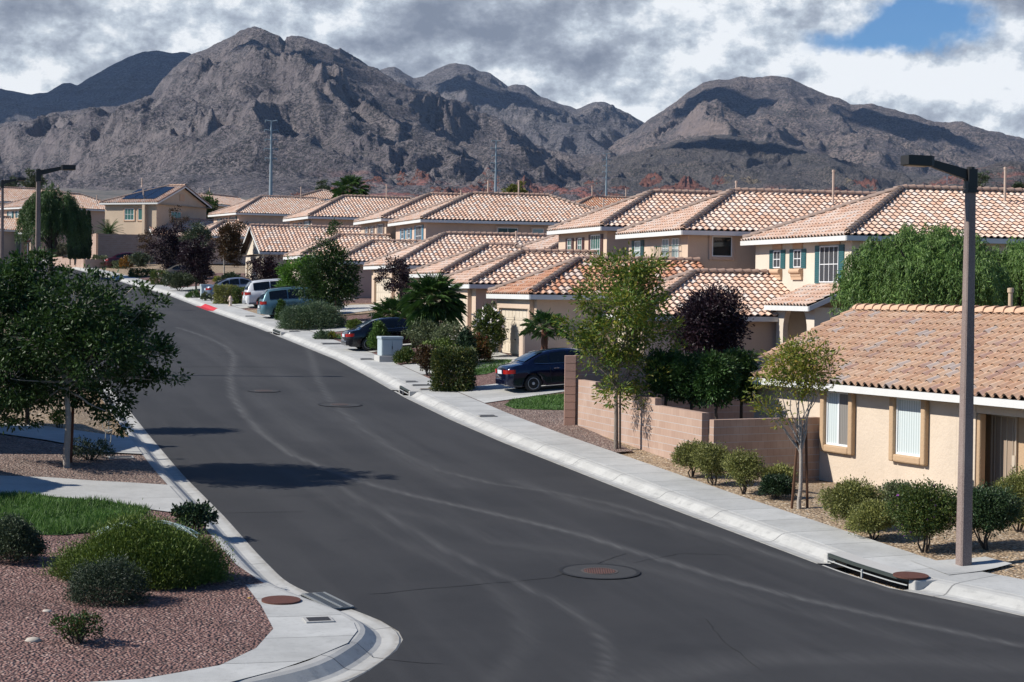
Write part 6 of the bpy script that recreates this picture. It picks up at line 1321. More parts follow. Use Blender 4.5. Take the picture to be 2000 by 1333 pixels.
# ================================================================== VEHICLES
def paint(name,col,metal=.35,rough=.32): return mat(name,None,col=col,rough=rough,metal=metal,**{'Coat Weight':.7,'Coat Roughness':.05})
M_tail=mat('red lamp lens',None,col=(.30,.012,.010),rough=.15); M_clear=mat('clear lamp lens',None,col=(.62,.64,.66),rough=.1); M_amber=mat('amber lens',None,col=(.6,.2,.02),rough=.2); M_plate=mat('number plate',None,col=(.6,.62,.66),rough=.5)
M_cglass=mat('tinted car glass',None,col=(.006,.008,.010),rough=.04); M_bglass=mat('sky tinted rear glass',None,col=(.02,.035,.06),rough=.04)
KINDS_={'sedan':dict(L=4.65,w=.89,rw=.31,ax=(.98,3.68),
  top=[(0,.70),(.05,.86),(.16,.97),(.5,1.03),(.95,1.05),(1.3,1.00),(2.2,.965),(3.1,.97),(3.5,.98),(3.9,.93),(4.25,.84),(4.5,.72),(4.65,.56)],
  low=[(0,.34),(.15,.24),(.6,.20),(4.1,.20),(4.5,.24),(4.65,.34)],
  wid=[(0,.64),(.06,.76),(.25,.85),(.8,.885),(3.8,.885),(4.3,.83),(4.55,.70),(4.65,.55)],
  gh=[(.62,1.035),(.95,1.20),(1.35,1.37),(1.75,1.45),(2.2,1.475),(2.65,1.445),(3.0,1.33),(3.35,1.14),(3.62,.975)],
  side=[(1.08,1.62),(1.68,2.34),(2.42,3.28)],rear=(.74,1.50),wind=(2.78,3.52),inset=.085),
 'minivan':dict(L=5.05,w=.96,rw=.33,ax=(1.02,4.06),
  top=[(0,.62),(.04,.84),(.12,1.02),(.25,1.10),(.6,1.13),(2.5,1.11),(3.6,1.10),(4.05,1.08),(4.4,1.00),(4.75,.88),(4.95,.74),(5.05,.58)],
  low=[(0,.36),(.12,.27),(.5,.22),(4.5,.22),(4.9,.26),(5.05,.36)],
  wid=[(0,.74),(.05,.84),(.2,.92),(.7,.955),(4.0,.955),(4.6,.90),(4.9,.78),(5.05,.62)],
  gh=[(.12,1.05),(.26,1.40),(.42,1.66),(.62,1.74),(1.4,1.785),(2.3,1.785),(2.9,1.73),(3.4,1.52),(3.85,1.25),(4.15,1.08)],
  side=[(.55,1.62),(1.68,2.66),(2.74,3.62)],rear=(.17,.52),wind=(3.02,4.05),inset=.12),
 'suv':None}
def car(name,kind,label,cat,base,yaw,body,tail=True,roof_rails=False,lower=None,spokes=5,tilt=0.0,group='cars parked on the driveways',glass=None,rearglass=None):
    """x forward from the rear bumper, y left, z up"""
    K=KINDS_[kind]; root=bpy.data.objects.new(name,None); link(root); root.location=base; root.rotation_euler=(0,-tilt,yaw); tag(root,label,cat,group)
    ip=lambda tb,x: float(np.interp(x,[p[0] for p in tb],[p[1] for p in tb])); L=K['L']
    def build(q,nm,m,par=None,smooth=False,bevel=0): return q.build(nm,m,par or root,smooth=smooth,bevel=bevel)
    xs=sorted(set([round(x,3) for x in np.concatenate([np.linspace(0,.3,7),np.linspace(.3,L-.5,34),np.linspace(L-.5,L,9)])])); q=MB(); rings=[]
    for x in xs:
        zt,zl,wd_=ip(K['top'],x),ip(K['low'],x),ip(K['wid'],x); lift=0
        for ax in K['ax']:
            dx=abs(x-ax); R_=K['rw']+.065
            if dx<R_: lift=max(lift,math.sqrt(R_*R_-dx*dx))
        zs=max(zl,K['rw']*1.0+lift*1.0) if lift>0 else zl        # wheel arch opening
        zs=min(zs,zt-.12)
        pr=[(0,zl),(wd_*.74,zl),(wd_*.74,max(zl,zs-.0)),(wd_*.965,zs+.0),(wd_*1.0,max(zs+.02,zl+(zt-zl)*.38)),(wd_*.995,max(zs+.04,zl+(zt-zl)*.62)),(wd_*.965,zt-.09),(wd_*.90,zt-.025),(wd_*.70,zt),(0,zt+.018)]
        ring=[(x,-y,z) for y,z in pr]+[(x,y,z) for y,z in pr[::-1][1:-1]]; rings.append(ring)
    m=len(rings[0]); vs=[p for r in rings for p in r]; fs=[]
    for i in range(len(rings)-1):
        for k in range(m): fs.append((i*m+k,i*m+(k+1)%m,(i+1)*m+(k+1)%m,(i+1)*m+k))
    fs.append(tuple(range(m-1,-1,-1))); fs.append(tuple((len(rings)-1)*m+k for k in range(m))); q.add(vs,fs); bo=build(q,'body',body,smooth=True)
    mo=bo.modifiers.new('e','EDGE_SPLIT'); mo.split_angle=R(38)
    # cabin
    gh=K['gh']; zb=lambda x: ip(K['top'],x)-.02; wb=K['w']*.90; tum=.40; q=MB(); rings=[]
    gx=np.linspace(gh[0][0],gh[-1][0],30)
    for x in gx:
        z=max(ip(gh,x),zb(x)+.005); b=zb(x)-.04; wy=wb*min(1,ip(K['wid'],x)/K['w']*1.02); y1=wy-(z-b)*tum
        ring=[(wy,b),(wy-(z-.10-b)*tum*.86 if z-.10>b else wy,max(b,z-.10)),(y1*1.0,max(b,z-.03)),(y1*.80,z),(0,z+.022)]; rings.append([(x,-y,zz) for y,zz in ring]+[(x,y,zz) for y,zz in ring[::-1][1:]])
    m=len(rings[0]); vs=[p for r in rings for p in r]; fs=[(i*m+k,i*m+k+1,(i+1)*m+k+1,(i+1)*m+k) for i in range(len(rings)-1) for k in range(m-1)]
    q.add(vs,fs); build(q,'roof',body,smooth=True)
    def sidey(x,z): b=zb(x)-.04; wy=wb*min(1,ip(K['wid'],x)/K['w']*1.02); return wy-(z-b)*tum*.9
    for sg in (-1,1):
        for (a,b) in K['side']:
            q=MB(); X_=np.linspace(a,b,9); lowz=[zb(x)+.035 for x in X_]; tp=[max(lo+.015,ip(gh,x)-K['inset']) for x,lo in zip(X_,lowz)]
            vs=[(x,sg*(sidey(x,z)+.018),z) for x,z in zip(X_,lowz)]+[(x,sg*(sidey(x,z)+.018),z) for x,z in zip(X_,tp)]; n=len(X_)
            q.add(vs,[((k,k+1,n+k+1,n+k) if sg<0 else (k+1,k,n+k,n+k+1)) for k in range(n-1)]); build(q,'side_window',glass or M_cglass)
        # sill trim under the windows
        q=MB(); x0,x1=K['side'][0][0],K['side'][-1][1]; pts=[(x,sg*(sidey(x,zb(x)+.02)+.022),zb(x)+.02) for x in np.linspace(x0,x1,8)]; q.tube(pts,.010,5); build(q,'window_trim',M_chrome)
        q=MB()
        for xd in ((K['side'][0][1]+K['side'][1][0])/2,(K['side'][1][1]+K['side'][2][0])/2,K['side'][2][1]-.02):
            q.box(xd-.004,xd+.004,min(sg*(K['w']*.985),sg*(K['w']*.999)),max(sg*(K['w']*.985),sg*(K['w']*.999)),.34,zb(xd)-.10)
        build(q,'door_seam',M_black)
        for xh in (K['side'][1][0]+.10,K['side'][2][0]+.10):
            q=MB(); y0=sg*K['w']*.975; q.box(xh,xh+.2,min(y0,y0+sg*.035),max(y0,y0+sg*.035),zb(xh)-.17,zb(xh)-.135); build(q,'handle',M_chrome if kind=='sedan' else body,bevel=.008)
        q=MB(); xm=K['side'][2][1]-.12; q.box(xm-.08,xm+.10,min(sg*.84,sg*1.04),max(sg*.84,sg*1.04),zb(xm)+.04,zb(xm)+.19); build(q,'mirror',body,bevel=.03)
    for nm,(a,b),mm in (('rear_window',K['rear'],rearglass or M_bglass),('windscreen',K['wind'],M_cglass)):
        q=MB(); n=9; vs=[]
        for i in range(n):
            x=a+(b-a)*i/(n-1); z=ip(gh,x); wy=(wb*min(1,ip(K['wid'],x)/K['w']*1.02)-(z-zb(x)+.04)*tum)*.93; off=.020
            for y in (-1,-.7,0,.7,1): vs.append((x-(off if nm=='rear_window' else -off)*.5,y*wy,z+off+.018*(1-abs(y))))
        q.add(vs,[(i*5+k,(i+1)*5+k,(i+1)*5+k+1,i*5+k+1) for i in range(n-1) for k in range(4)]); build(q,nm,mm,smooth=True)
    # lamps, bumpers, plate
    w0=ip(K['wid'],.10); zt0=.80 if kind=='sedan' else .98
    for sg in (-1,1):
        q=MB(); n=7; vs=[]
        for i in range(n):
            f=i/(n-1)
            if f<.45: x,y=-.012,sg*(w0*.50+(w0*.42)*f/.45)
            else: g=(f-.45)/.55; x,y=-.012+.34*g,sg*(w0*.92+(ip(K['wid'],.34*g+.02)-w0*.92)*min(1,g*1.6)+.014)
            hgt=.10 if kind=='sedan' else .13
            vs+= [(x,y,zt0-.03-hgt*.6),(x+.01,y,zt0+hgt*.55)]
        q.add(vs,[((2*i,2*i+2,2*i+3,2*i+1) if sg<0 else (2*i+2,2*i,2*i+1,2*i+3)) for i in range(n-1)]); build(q,'tail_lamp',M_tail,smooth=True)
        q=MB(); n=6; vs=[]
        for i in range(n):
            f=i/(n-1); x=L-.02-.42*f**1.4; y=sg*(ip(K['wid'],x)*(.62+.38*f)+.012) ; z=ip(K['top'],min(x,L-.15)); vs+= [(x+.012,y,z-.20),(x,y,z-.05)]
        q.add(vs,[((2*i+2,2*i,2*i+1,2*i+3) if sg<0 else (2*i,2*i+2,2*i+3,2*i+1)) for i in range(n-1)]); build(q,'headlamp',M_clear,smooth=True)
    q=MB(); q.box(-.022,.0,-.26,.26,.70,.84) if kind=='sedan' else q.box(-.022,.0,-.26,.26,.66,.80); build(q,'number_plate',M_plate)
    q=MB(); y=w0*.90
    for xx,sgn in ((-.035,-1),(L-.05,1)):
        q.box(min(xx,xx+.10),max(xx,xx+.10),-y*.86,y*.86,.30,.52)
    build(q,'bumper',lower or body,bevel=.035)
    if lower:
        for sg in (-1,1):
            q=MB(); q.box(.15,L-.3,min(sg*K['w']*.97,sg*K['w']*1.006),max(sg*K['w']*.97,sg*K['w']*1.006),.24,.36); build(q,'sill_panel',lower)
    if roof_rails:
        for sg in (-1,1): q=MB(); q.tube([(.7,sg*.56,1.80),(1.6,sg*.57,1.85),(2.6,sg*.56,1.82)],.018,6); build(q,'roof_rail',M_black)
    q=MB(); 
    for ax in K['ax']: q.box(ax-.4,ax+.4,-K['w']*.72,K['w']*.72,.2,K['rw']*2+.06)
    build(q,'wheel_well',M_black)
    for ax in K['ax']:
        for sg in (-1,1):
            Rr=K['rw']; wd_=.21; M4=Matrix.Rotation(-sg*math.pi/2,4,'X'); c=Vector((ax,sg*(K['w']-wd_-.005),Rr)); q=MB()
            q.lathe(c,[(Rr*.5,0),(Rr*.93,0),(Rr,.03),(Rr,wd_-.03),(Rr*.95,wd_-.005),(Rr*.70,wd_),(Rr*.66,wd_-.03)],26,M4); wh=build(q,'wheel',M_rubber,smooth=False); q=MB()
            q.lathe(c,[(Rr*.64,.02),(Rr*.70,wd_-.012),(Rr*.64,wd_-.004),(Rr*.60,wd_-.035),(Rr*.20,wd_-.045),(.05,wd_-.01),(.045,wd_)],22,M4); build(q,'rim',M_alloy if spokes else M_rubber,wh,smooth=False)
            if spokes:
                q=MB()
                for k in range(spokes*2):   # dark gaps between the spokes
                    a=2*math.pi*(k+.5)/(spokes*2)+(.12 if k%2 else -.12); p=[(Rr*.24,a-.09),(Rr*.58,a-.16),(Rr*.58,a+.16),(Rr*.24,a+.09)]
                    q.add([c+Vector((rr*math.cos(t),sg*(wd_-.006),rr*math.sin(t))) for rr,t in p],[(0,1,2,3) if sg<0 else (3,2,1,0)])
                build(q,'spoke_gap',M_black,wh)
    return root
def park(px,py,kind,label,cat,name,body,ax=0,yaw=16.7,D=None,z=.04,**k):
    """px,py: where the near-side rear wheel meets the drive"""
    K=KINDS_[kind]; 
    if D is None: w_,t_=hit(px,py)
    else: p=atD(px,py,D); w_,t_=xy2wt(p.x,p.y)
    c=W(w_,t_,z); a=R(yaw); f=Vector((math.cos(a),math.sin(a),0)); l=Vector((-math.sin(a),math.cos(a),0)); o=c-f*K['ax'][ax]+l*(K['w']-.1)
    # follow the slope of the drive
    p2=c+f*(K['ax'][1]-K['ax'][0]); w2,t2=xy2wt(p2.x,p2.y); z2=float(G(w2,t2))+z; tl=math.atan2(z2-c.z,(p2-c).length); o.z=c.z-math.sin(tl)*K['ax'][0]
    return car(name,kind,label,cat,o,a,body,tilt=tl,**k)
park(1042,768,'sedan','dark navy blue saloon car parked by the tall block wall','car','parked_car',paint('navy car paint',(.003,.006,.026),.3,.2),spokes=5)
park(720,687,'sedan','glossy black saloon car behind the grey utility box','car','parked_car',paint('black car paint',(.006,.007,.011),.3,.22),spokes=5)
park(545,623,'minivan','teal blue minivan with a roof rack behind the large juniper','minivan','parked_minivan',paint('teal car paint',(.115,.215,.245),.45,.35),spokes=5,roof_rails=True)
park(512,602,'minivan','white minivan with grey bumpers half hidden by the teal one','minivan','parked_minivan',paint('white car paint',(.66,.67,.68),.0,.35),spokes=5,roof_rails=True,lower=m_var('grey plastic bumper',(.16,.17,.19),.05,3,.6,0))
park(432,586,'sedan','silver blue saloon car behind the hydrant hedge','car','parked_car',paint('silver car paint',(.22,.26,.33),.5,.35),spokes=5)
park(336,556,'sedan','beige saloon car in deep shade under the purple trees','car','parked_car',paint('beige car paint',(.16,.135,.10),.3,.4),spokes=5,D=162)
park(226,523,'sedan','dark red car beside the orange shrub','car','parked_car',paint('dark red car paint',(.055,.003,.006),.3,.3),spokes=5)
p=hit(34,499); car('parked_car','sedan','white car facing the camera near the stop sign','car',W(p[0]+2.4,p[1]+3.4,.02),R(16.7+200),paint('bright white car paint',(.62,.64,.70),.0,.35),group='cars parked on the driveways')
# ================================================================== STREET FURNITURE
def lamp(label,loc,dirx,h=7.22,name='street_lamp'):
    """square tapering concrete post, dark bracket arm rising to a box lantern; dirx +1 arm points away from the left kerb"""
    root=thing(name,label,'street lamp',loc,'street lamps'); a=TH+R(0 if dirx>0 else 180); f=Vector((math.cos(a),math.sin(a),0)); l=Vector((-f.y,f.x,0))
    def oct_(r,z,ch=.24): 
        pts=[]
        for sx,sy in ((1,1),(-1,1),(-1,-1),(1,-1)):
            A=(sx*r,sy*r*(1-ch)); B=(sx*r*(1-ch),sy*r)
            pts+= [A,B] if sx*sy>0 else [B,A]
        return [f*x+l*y+Vector((0,0,z)) for x,y in pts]
    q=MB(); vs=oct_(.125,-.1)+oct_(.083,h); q.add(vs,[(k,(k+1)%8,8+(k+1)%8,8+k) for k in range(8)]+[tuple(range(7,-1,-1)),tuple(range(8,16))]); q.build('post',M_pole,root)
    q=MB()
    for z0,z1,r in ((h,h+.05,.115),(h+.05,h+.10,.095),(h+.10,h+.14,.108),(h+.14,h+.46,.10)):
        vs=oct_(r,z0,.1)+oct_(r,z1,.1); q.add(vs,[(k,(k+1)%8,8+(k+1)%8,8+k) for k in range(8)]+[tuple(range(7,-1,-1)),tuple(range(8,16))])
    q.build('collar',M_metal,root); q=MB()
    def sec(x,zc,hy,hz): return [f*x+l*(sy*hy)+Vector((0,0,zc+sz*hz)) for sy,sz in ((-1,-1),(1,-1),(1,1),(-1,1))]
    S=[sec(.0,h+.28,.05,.16),sec(.14,h+.36,.05,.10),sec(.92,h+.56,.045,.07)]; vs=[v for s in S for v in s]; fs=[(0,3,2,1),(8,9,10,11)]
    for i in range(2): fs+= [(i*4+k,i*4+(k+1)%4,(i+1)*4+(k+1)%4,(i+1)*4+k) for k in range(4)]
    q.add(vs,fs); q.build('arm',M_metal,root); q=MB(); S=[sec(.86,h+.58,.13,.095),sec(.93,h+.58,.16,.10),sec(1.43,h+.59,.16,.095)]; vs=[v for s in S for v in s]; fs=[(0,3,2,1),(8,9,10,11)]
    for i in range(2): fs+= [(i*4+k,i*4+(k+1)%4,(i+1)*4+(k+1)%4,(i+1)*4+k) for k in range(4)]
    q.add(vs,fs); hd=q.build('lantern',M_metal,root,bevel=.01); q=MB(); A=sec(.96,h+.478,.13,.006); B=sec(1.40,h+.488,.13,.006); q.add(A+B,[(0,3,2,1),(4,5,6,7)]+[(k,(k+1)%4,4+(k+1)%4,4+k) for k in range(4)]); q.build('lens',m_var('frosted lens',(.25,.17,.09),.05,4,.4,0),hd)
    q=MB(); q.tube([(0,0,h+.46),(0,0,h+.5)],.08,8); q.build('cap',M_metal,root); return root
bp=at_px(1882,1106); lamp('tall brown concrete street lamp in the right foreground before the near house',bp+Vector((0,0,.02)),-1)
pd=MB(); e1=hit(1882,1108); 
tag(drape('lamp_footing',[(e1[0]-.75,e1[1]-.75),(e1[0]+.85,e1[1]-.35),(e1[0]+.75,e1[1]+.45),(e1[0]-.75,e1[1]+.75)],M_walk,.03,.4,kind='structure'))
for px,ytop,D_,lb in ((75,335,75.0,'brown street lamp behind the large dark tree, nearer of the two on the left'),(5,355,121.0,'farther street lamp cut by the left edge of the photo')):
    p=atD(px,ytop,D_); w_,t_=xy2wt(p.x,p.y); g=float(G(w_,t_)); lamp(lb,Vector((p.x,p.y,g)),1,h=p.z-g-.40)
def hitp(px,py,dz):
    d=ray(px,py); t=-d.x*SN+d.y*CS; D=(H0-dz)/(MS*t-d.z); p=d*D; return xy2wt(p.x,p.y)
def Wf(a,b,o): x,y=wt2xy(a,b); return Vector((x,y,float(zr(b))+o))
def disc_thing(name,label,cat,px,py,r,m,off=.02,ring=None,collar=None,group=None):
    w_,t_=hitp(px,py,off); root=thing(name,label,cat,Wf(w_,t_,0),group)
    def poly(rr): return [(w_+rr*math.cos(2*math.pi*k/36),t_+rr*math.sin(2*math.pi*k/36)) for k in range(36)]
    def mk(nm,rr,mm,o,r0=0):
        P=poly(rr); x=[Wf(a,b,o) for a,b in P]; q=MB()
        if r0: I=[Wf(a,b,o) for a,b in poly(r0)]; q.add(x+I,[(k,(k+1)%36,36+(k+1)%36,36+k) for k in range(36)])
        else: q.add(x,[tuple(range(36))]); lowr=[v-Vector((0,0,.03)) for v in x]; q.add(x+lowr,[(36+k,36+(k+1)%36,(k+1)%36,k) for k in range(36)])
        q.v=[tuple(Vector(v)-root.location) for v in q.v]; return q.build(nm,mm,root)
    if collar: mk('collar',collar,m_var('patched asphalt',(.036,.036,.037),.2,3,.9,.3),off-.010); mk('collar_seal',collar*1.03,m_var('tar seal',(.012,.012,.013),.2,3,.8,.2),off-.007,collar*.93); mk('rim',r*1.16,m_var('worn rim',(.07,.06,.055),.3,9,.8,.2),off-.004)
    mk('cover',r,m,off); return root
def _mh(nt,setc,bump):
    co=geo_co(nt); v=nt.n('ShaderNodeTexVoronoi',feature='F1',ins={'Vector':co,'Scale':22.0,'Randomness':0.0}); c=nt.ramp(v.outputs['Distance'],[(.25,(.15,.062,.044)),(.5,(.045,.024,.02))]); setc(c); bump(nt.math('SUBTRACT',1.0,v.outputs['Distance']),1.0,.02)
M_mh=mat('studded rusty cover',_mh,rough=.8)
disc_thing('manhole_cover','rusty studded manhole cover in a round asphalt patch, nearest on the road','manhole cover',1171,1115,.31,M_mh,.026,collar=.76,group='manhole covers in the road')
M_mh2=m_var('dusty iron cover',(.06,.040,.034),.3,9,.8,.4)
disc_thing('manhole_cover','small manhole cover in the middle distance, right one of the pair on the road','manhole cover',664,790,.30,M_mh2,.026,collar=.75,group='manhole covers in the road')
disc_thing('manhole_cover','faint manhole cover left of the other one in the middle of the road','manhole cover',515,763,.30,M_mh2,.026,collar=.6,group='manhole covers in the road')
disc_thing('drain_cover','round rusty cover in the pavement beside the street lamp','drain cover',1779,1123,.33,M_rust,.215,group='round rusty pavement covers')
disc_thing('drain_cover','round rusty cover in the corner pavement at lower left','drain cover',549,1171,.33,M_rust,.200,group='round rusty pavement covers')
def lid(px,py,lu,ls,label,m=None,off=.205,name='meter_lid',rim=True):
    w_,t_=hitp(px,py,off); e_=float(np.interp(t_,rt_,rw_)); w_=max(w_,e_+.80+lu/2) if w_>12 else w_; root=thing(name,label,'ground lid',Wf(w_,t_,off),'rectangular ground lids'); 
    def mk(nm,a,b,z,mm):
        q=MB(); vs=[Wf(w_+sx*a/2,t_+sy*b/2,off+z)-root.location for z in (z-.02,z) for sx,sy in ((-1,-1),(1,-1),(1,1),(-1,1))]; q.add(vs,[(0,3,2,1),(4,5,6,7),(0,1,5,4),(1,2,6,5),(2,3,7,6),(3,0,4,7)]); q.build(nm,mm,root)
    if rim: mk('rim',lu+.10,ls+.12,.004,m_var('lid rim concrete',(.36,.355,.34),.1,5,.9,.2))
    mk('lid',lu,ls,.010,m or M_iron); return root
lid(622,1210,.36,.26,'small dark lid in the corner pavement below the round rusty cover',off=.190)
lid(679,701,.5,.3,'dark lid in the pavement level with the utility box')
lid(780,745,.4,.25,'small lid in the pavement across from the lone hedge')
lid(797,752,.75,.24,'wide dark lid in the pavement above the middle storm drain inlet')
lid(822,760,.6,.2,'narrow brown lid beside the middle storm drain inlet',m_var('brown lid',(.14,.10,.07),.2,6,.8,.2))
lid(936,812,.5,.28,'small lid in the pavement below the navy sedan')
lid(618,671,.95,.55,'large dark double lid at the kerb of the black sedan driveway')
lid(528,643,.6,.4,'lid in the pavement near the far storm drain inlet')
lid(540,647,.5,.3,'second lid in the pavement near the far storm drain inlet')
lid(236,893,.55,.30,'lid lying in the gravel beside the left driveway',off=.19)
lid(430,617,.5,.3,'lid in the pavement below the fire hydrant')
# storm drain inlets in the right kerb
def inlet(t0,t1,label,big=True):
    tm=(t0+t1)/2; e=float(np.interp(tm,rt_,rw_)); root=thing('storm_drain_inlet',label,'storm drain',W(e,tm,0),'storm drain inlets')
    x,y,s=curve_pts(RP,.2); 
    def rb(o0,o1,z0,z1,ta,tb,nm,m,bev=0):
        q=MB(); n=6; vs=[]
        for k in range(n+1):
            t=ta+(tb-ta)*k/n; ee=float(np.interp(t,y,x)); b=float(zr(t))
            for o,z in ((o0,z0),(o1,z0),(o1,z1),(o0,z1)): X_,Y_=wt2xy(ee+o,t); vs.append(Vector((X_,Y_,b+z))-root.location)
        fs=[(0,3,2,1),(n*4,n*4+1,n*4+2,n*4+3)]+[(k*4+j,k*4+(j+1)%4,k*4+4+(j+1)%4,k*4+4+j) for k in range(n) for j in range(4)]; q.add(vs,fs); return q.build(nm,m,root,bevel=bev)
    a,b=t0-.03,t1+.03
    rb(-.04,.14,-.16,-.03,a,b,'apron',M_kerbp); rb(.16,.76,-.60,-.50,a,b,'floor',M_iron); rb(.70,.76,-.50,.10,a,b,'back_wall',M_iron)
    rb(.34,.745,.12,.178,a,b,'slab',M_kerbp); rb(.28,.34,.115,.176,a,b,'edge_angle',m_var('dark green steel',(.035,.045,.04),.2,5,.6,.1))
    rb(.26,.745,-.12,.174,a-.12,a+.03,'cheek',M_kerbp,.05); rb(.26,.745,-.12,.174,b-.03,b+.12,'cheek',M_kerbp,.05)
    for o,z in ((.20,.06),): rb(o+.04,o+.06,z-.012,z+.006,a+.04,b-.04,'bar',m_var('pale steel bar',(.42,.43,.42),.1,5,.5,0))
    if big: rb(.22,.25,-.06,.115,tm-.015,tm+.015,'upright_bar',m_var('pale steel bar',(.42,.43,.42)))
M_kerbp=m_var('inlet concrete',(.44,.43,.405),.16,2.2,.9,.25,45,.006)
inlet(31.6,34.3,'long storm drain inlet with a steel bar in the kerb by the street lamp'); inlet(tA-1.0,tA+1.0,'storm drain inlet in the kerb halfway up the street'); inlet(tB-1.2,tB+1.2,'small far storm drain inlet in the kerb before the teal minivan',False)
# grate in the left gutter
gw,gt_=hitp(640,1172,.02); root=thing('drain_grate','galvanised grate set in the gutter at the lower left corner','drain grate',Wf(gw,gt_,0)); q=MB()
ga=hitp(612,1160,.03); gb=hitp(668,1188,.03); A=Wf(*ga,.0);B=Wf(*gb,.0); d=(B-A); Ln=d.length; d.normalize(); nn=Vector((0,0,1)).cross(d).normalized()
for i in range(3): o=nn*(-.20+.20*i); c=[A+o-nn*.02,B+o-nn*.02,B+o+nn*.02,A+o+nn*.02]; q.add([v+Vector((0,0,.02)) for v in c]+[v+Vector((0,0,.05)) for v in c],[(0,3,2,1),(4,5,6,7),(0,1,5,4),(1,2,6,5),(2,3,7,6),(3,0,4,7)])
for k in range(17):
    p=A+d*(Ln*k/16); c=[p-nn*.22-d*.012,p+nn*.22-d*.012,p+nn*.22+d*.012,p-nn*.22+d*.012]; q.add([v+Vector((0,0,.02)) for v in c]+[v+Vector((0,0,.045)) for v in c],[(0,1,2,3),(7,6,5,4),(4,5,1,0),(5,6,2,1),(6,7,3,2),(7,4,0,3)])
q.v=[tuple(Vector(v)-root.location) for v in q.v]; q.build('bars',m_var('dull grate steel',(.20,.21,.21),.15,6,.6,.1),root); q=MB(); c=[A-nn*.25-d*.05,B-nn*.25+d*.05,B+nn*.25+d*.05,A+nn*.25-d*.05]; q.add([v+Vector((0,0,.015))-root.location for v in c],[(0,1,2,3)]); q.build('pit',M_black,root)
# utility cabinet, hydrant, red kerb, stop sign
def cabinet(label,px,py,wu,ws,h,plinth=.16,m=None,D=None):
    w_,t_=hit(px,py) if D is None else xy2wt(*[atD(px,py,D)[i] for i in (0,1)]); b=W(w_,t_,.0); root=thing('utility_box',label,'utility box',b,'metal utility boxes',rz=TH)
    q=MB(); q.box(-.12,wu+.14,-.10,ws+.12,-.2,plinth); q.build('plinth',M_kerbp,root,bevel=.015); q=MB(); q.box(0,wu,0,ws,plinth+.002,plinth+h*.86); q.build('cabinet',m or M_box,root,bevel=.02)
    q=MB(); q.box(-.03,wu+.03,-.03,ws+.03,plinth+h*.86+.002,plinth+h); q.build('lid',m or M_box,root,bevel=.02); q=MB(); q.box(wu*.05,wu*.48,-.02,.0,plinth+.05,plinth+h*.80); q.box(wu*.52,wu*.95,-.02,.0,plinth+.05,plinth+h*.80); q.build('door',m or M_box,root); q=MB(); q.box(wu*.49,wu*.51,-.05,-.022,plinth+h*.35,plinth+h*.5); q.build('handle',M_iron,root)
M_box=m_var('pale grey green cabinet paint',(.40,.46,.48),.06,2,.5,0)
cabinet('pale grey utility box on a concrete plinth beside the pavement',745,708,.95,.85,.85,.28)
cabinet('small pale utility box left of the silver car',393,585,.75,.6,1.0,.08)
b=at_px(450,599); root=thing('fire_hydrant','cream fire hydrant with a pink cap beside the driveway','fire hydrant',b); q=MB(); q.lathe((0,0,0),[(.17,0),(.17,.05),(.10,.06),(.095,.42),(.12,.43),(.12,.50),(.10,.52)],16); q.build('barrel',m_var('cream hydrant paint',(.62,.50,.40),.08,5,.5,0),root)
q=MB(); q.lathe((0,0,.52),[(.125,0),(.12,.06),(.08,.14),(.03,.17),(.03,.21)],14); q.build('bonnet',m_var('pinkish hydrant paint',(.60,.42,.35),.08,5,.5,0),root)
for an in (0,math.pi*.5,math.pi,-math.pi/2): q=MB(); d=Vector((math.cos(an+TH),math.sin(an+TH),0)); q.tube([d*.06+Vector((0,0,.40)),d*.19+Vector((0,0,.40))],.058,10); q.build('outlet',MATS['cream hydrant paint'],root)
tr_=hit(377,599)[1],hit(410,607)[1]
M_redk=m_var('red kerb paint',(.50,.022,.028),.15,4,.6,.1); sweep('red_kerb_paint',RP,[(o,z+.005) for o,z in kp[1:-1]],1,M_redk,trange=(min(tr_)-.2,max(tr_)+.4))
p=atD(54,468,196); w_,t_=xy2wt(p.x,p.y); g=float(G(w_,t_)); root=thing('stop_sign','red octagonal stop sign on a thin post by the weeping tree','road sign',Vector((p.x,p.y,g))); zc=p.z-g
yaw_=math.radians(8); f=Vector((math.sin(yaw_),-math.cos(yaw_),0)); l=Vector((math.cos(yaw_),math.sin(yaw_),0))
def octa(r,y,zc): return [l*(r*math.cos(math.pi/8+k*math.pi/4))+Vector((0,0,zc+r*math.sin(math.pi/8+k*math.pi/4)))+f*y for k in range(8)]
q=MB(); q.add(octa(.40,0,zc)+octa(.40,.012,zc),[tuple(range(7,-1,-1)),tuple(range(8,16))]+[(k,(k+1)%8,8+(k+1)%8,8+k) for k in range(8)]); fc=q.build('border',m_var('sign white',(.6,.6,.58),.03,3,.5,0),root); q=MB(); q.add(octa(.365,.016,zc),[tuple(range(8))]); q.build('face',m_var('sign red',(.32,.02,.02),.05,3,.4,0),root)
tcu=bpy.data.curves.new('lettering','FONT'); tcu.body='STOP'; tcu.size=.33; tcu.align_x='CENTER'; tcu.align_y='CENTER'; tcu.extrude=.002; to=bpy.data.objects.new('lettering',tcu); link(to,root); to.location=f*.022+Vector((0,0,zc)); to.rotation_euler=(math.pi/2,0,yaw_); tcu.materials.append(MATS['sign white']); bpy.context.view_layer.update(); _me=bpy.data.meshes.new_from_object(to); lo_=bpy.data.objects.new('lettering',_me); link(lo_,root); lo_.location=to.location; lo_.rotation_euler=to.rotation_euler; lo_.scale=(.78,1,1); bpy.data.objects.remove(to)
q=MB(); q.tube([(0,.02,-.2),(0,.02,zc+.4)],.03,6); q.build('post',M_galv,root)
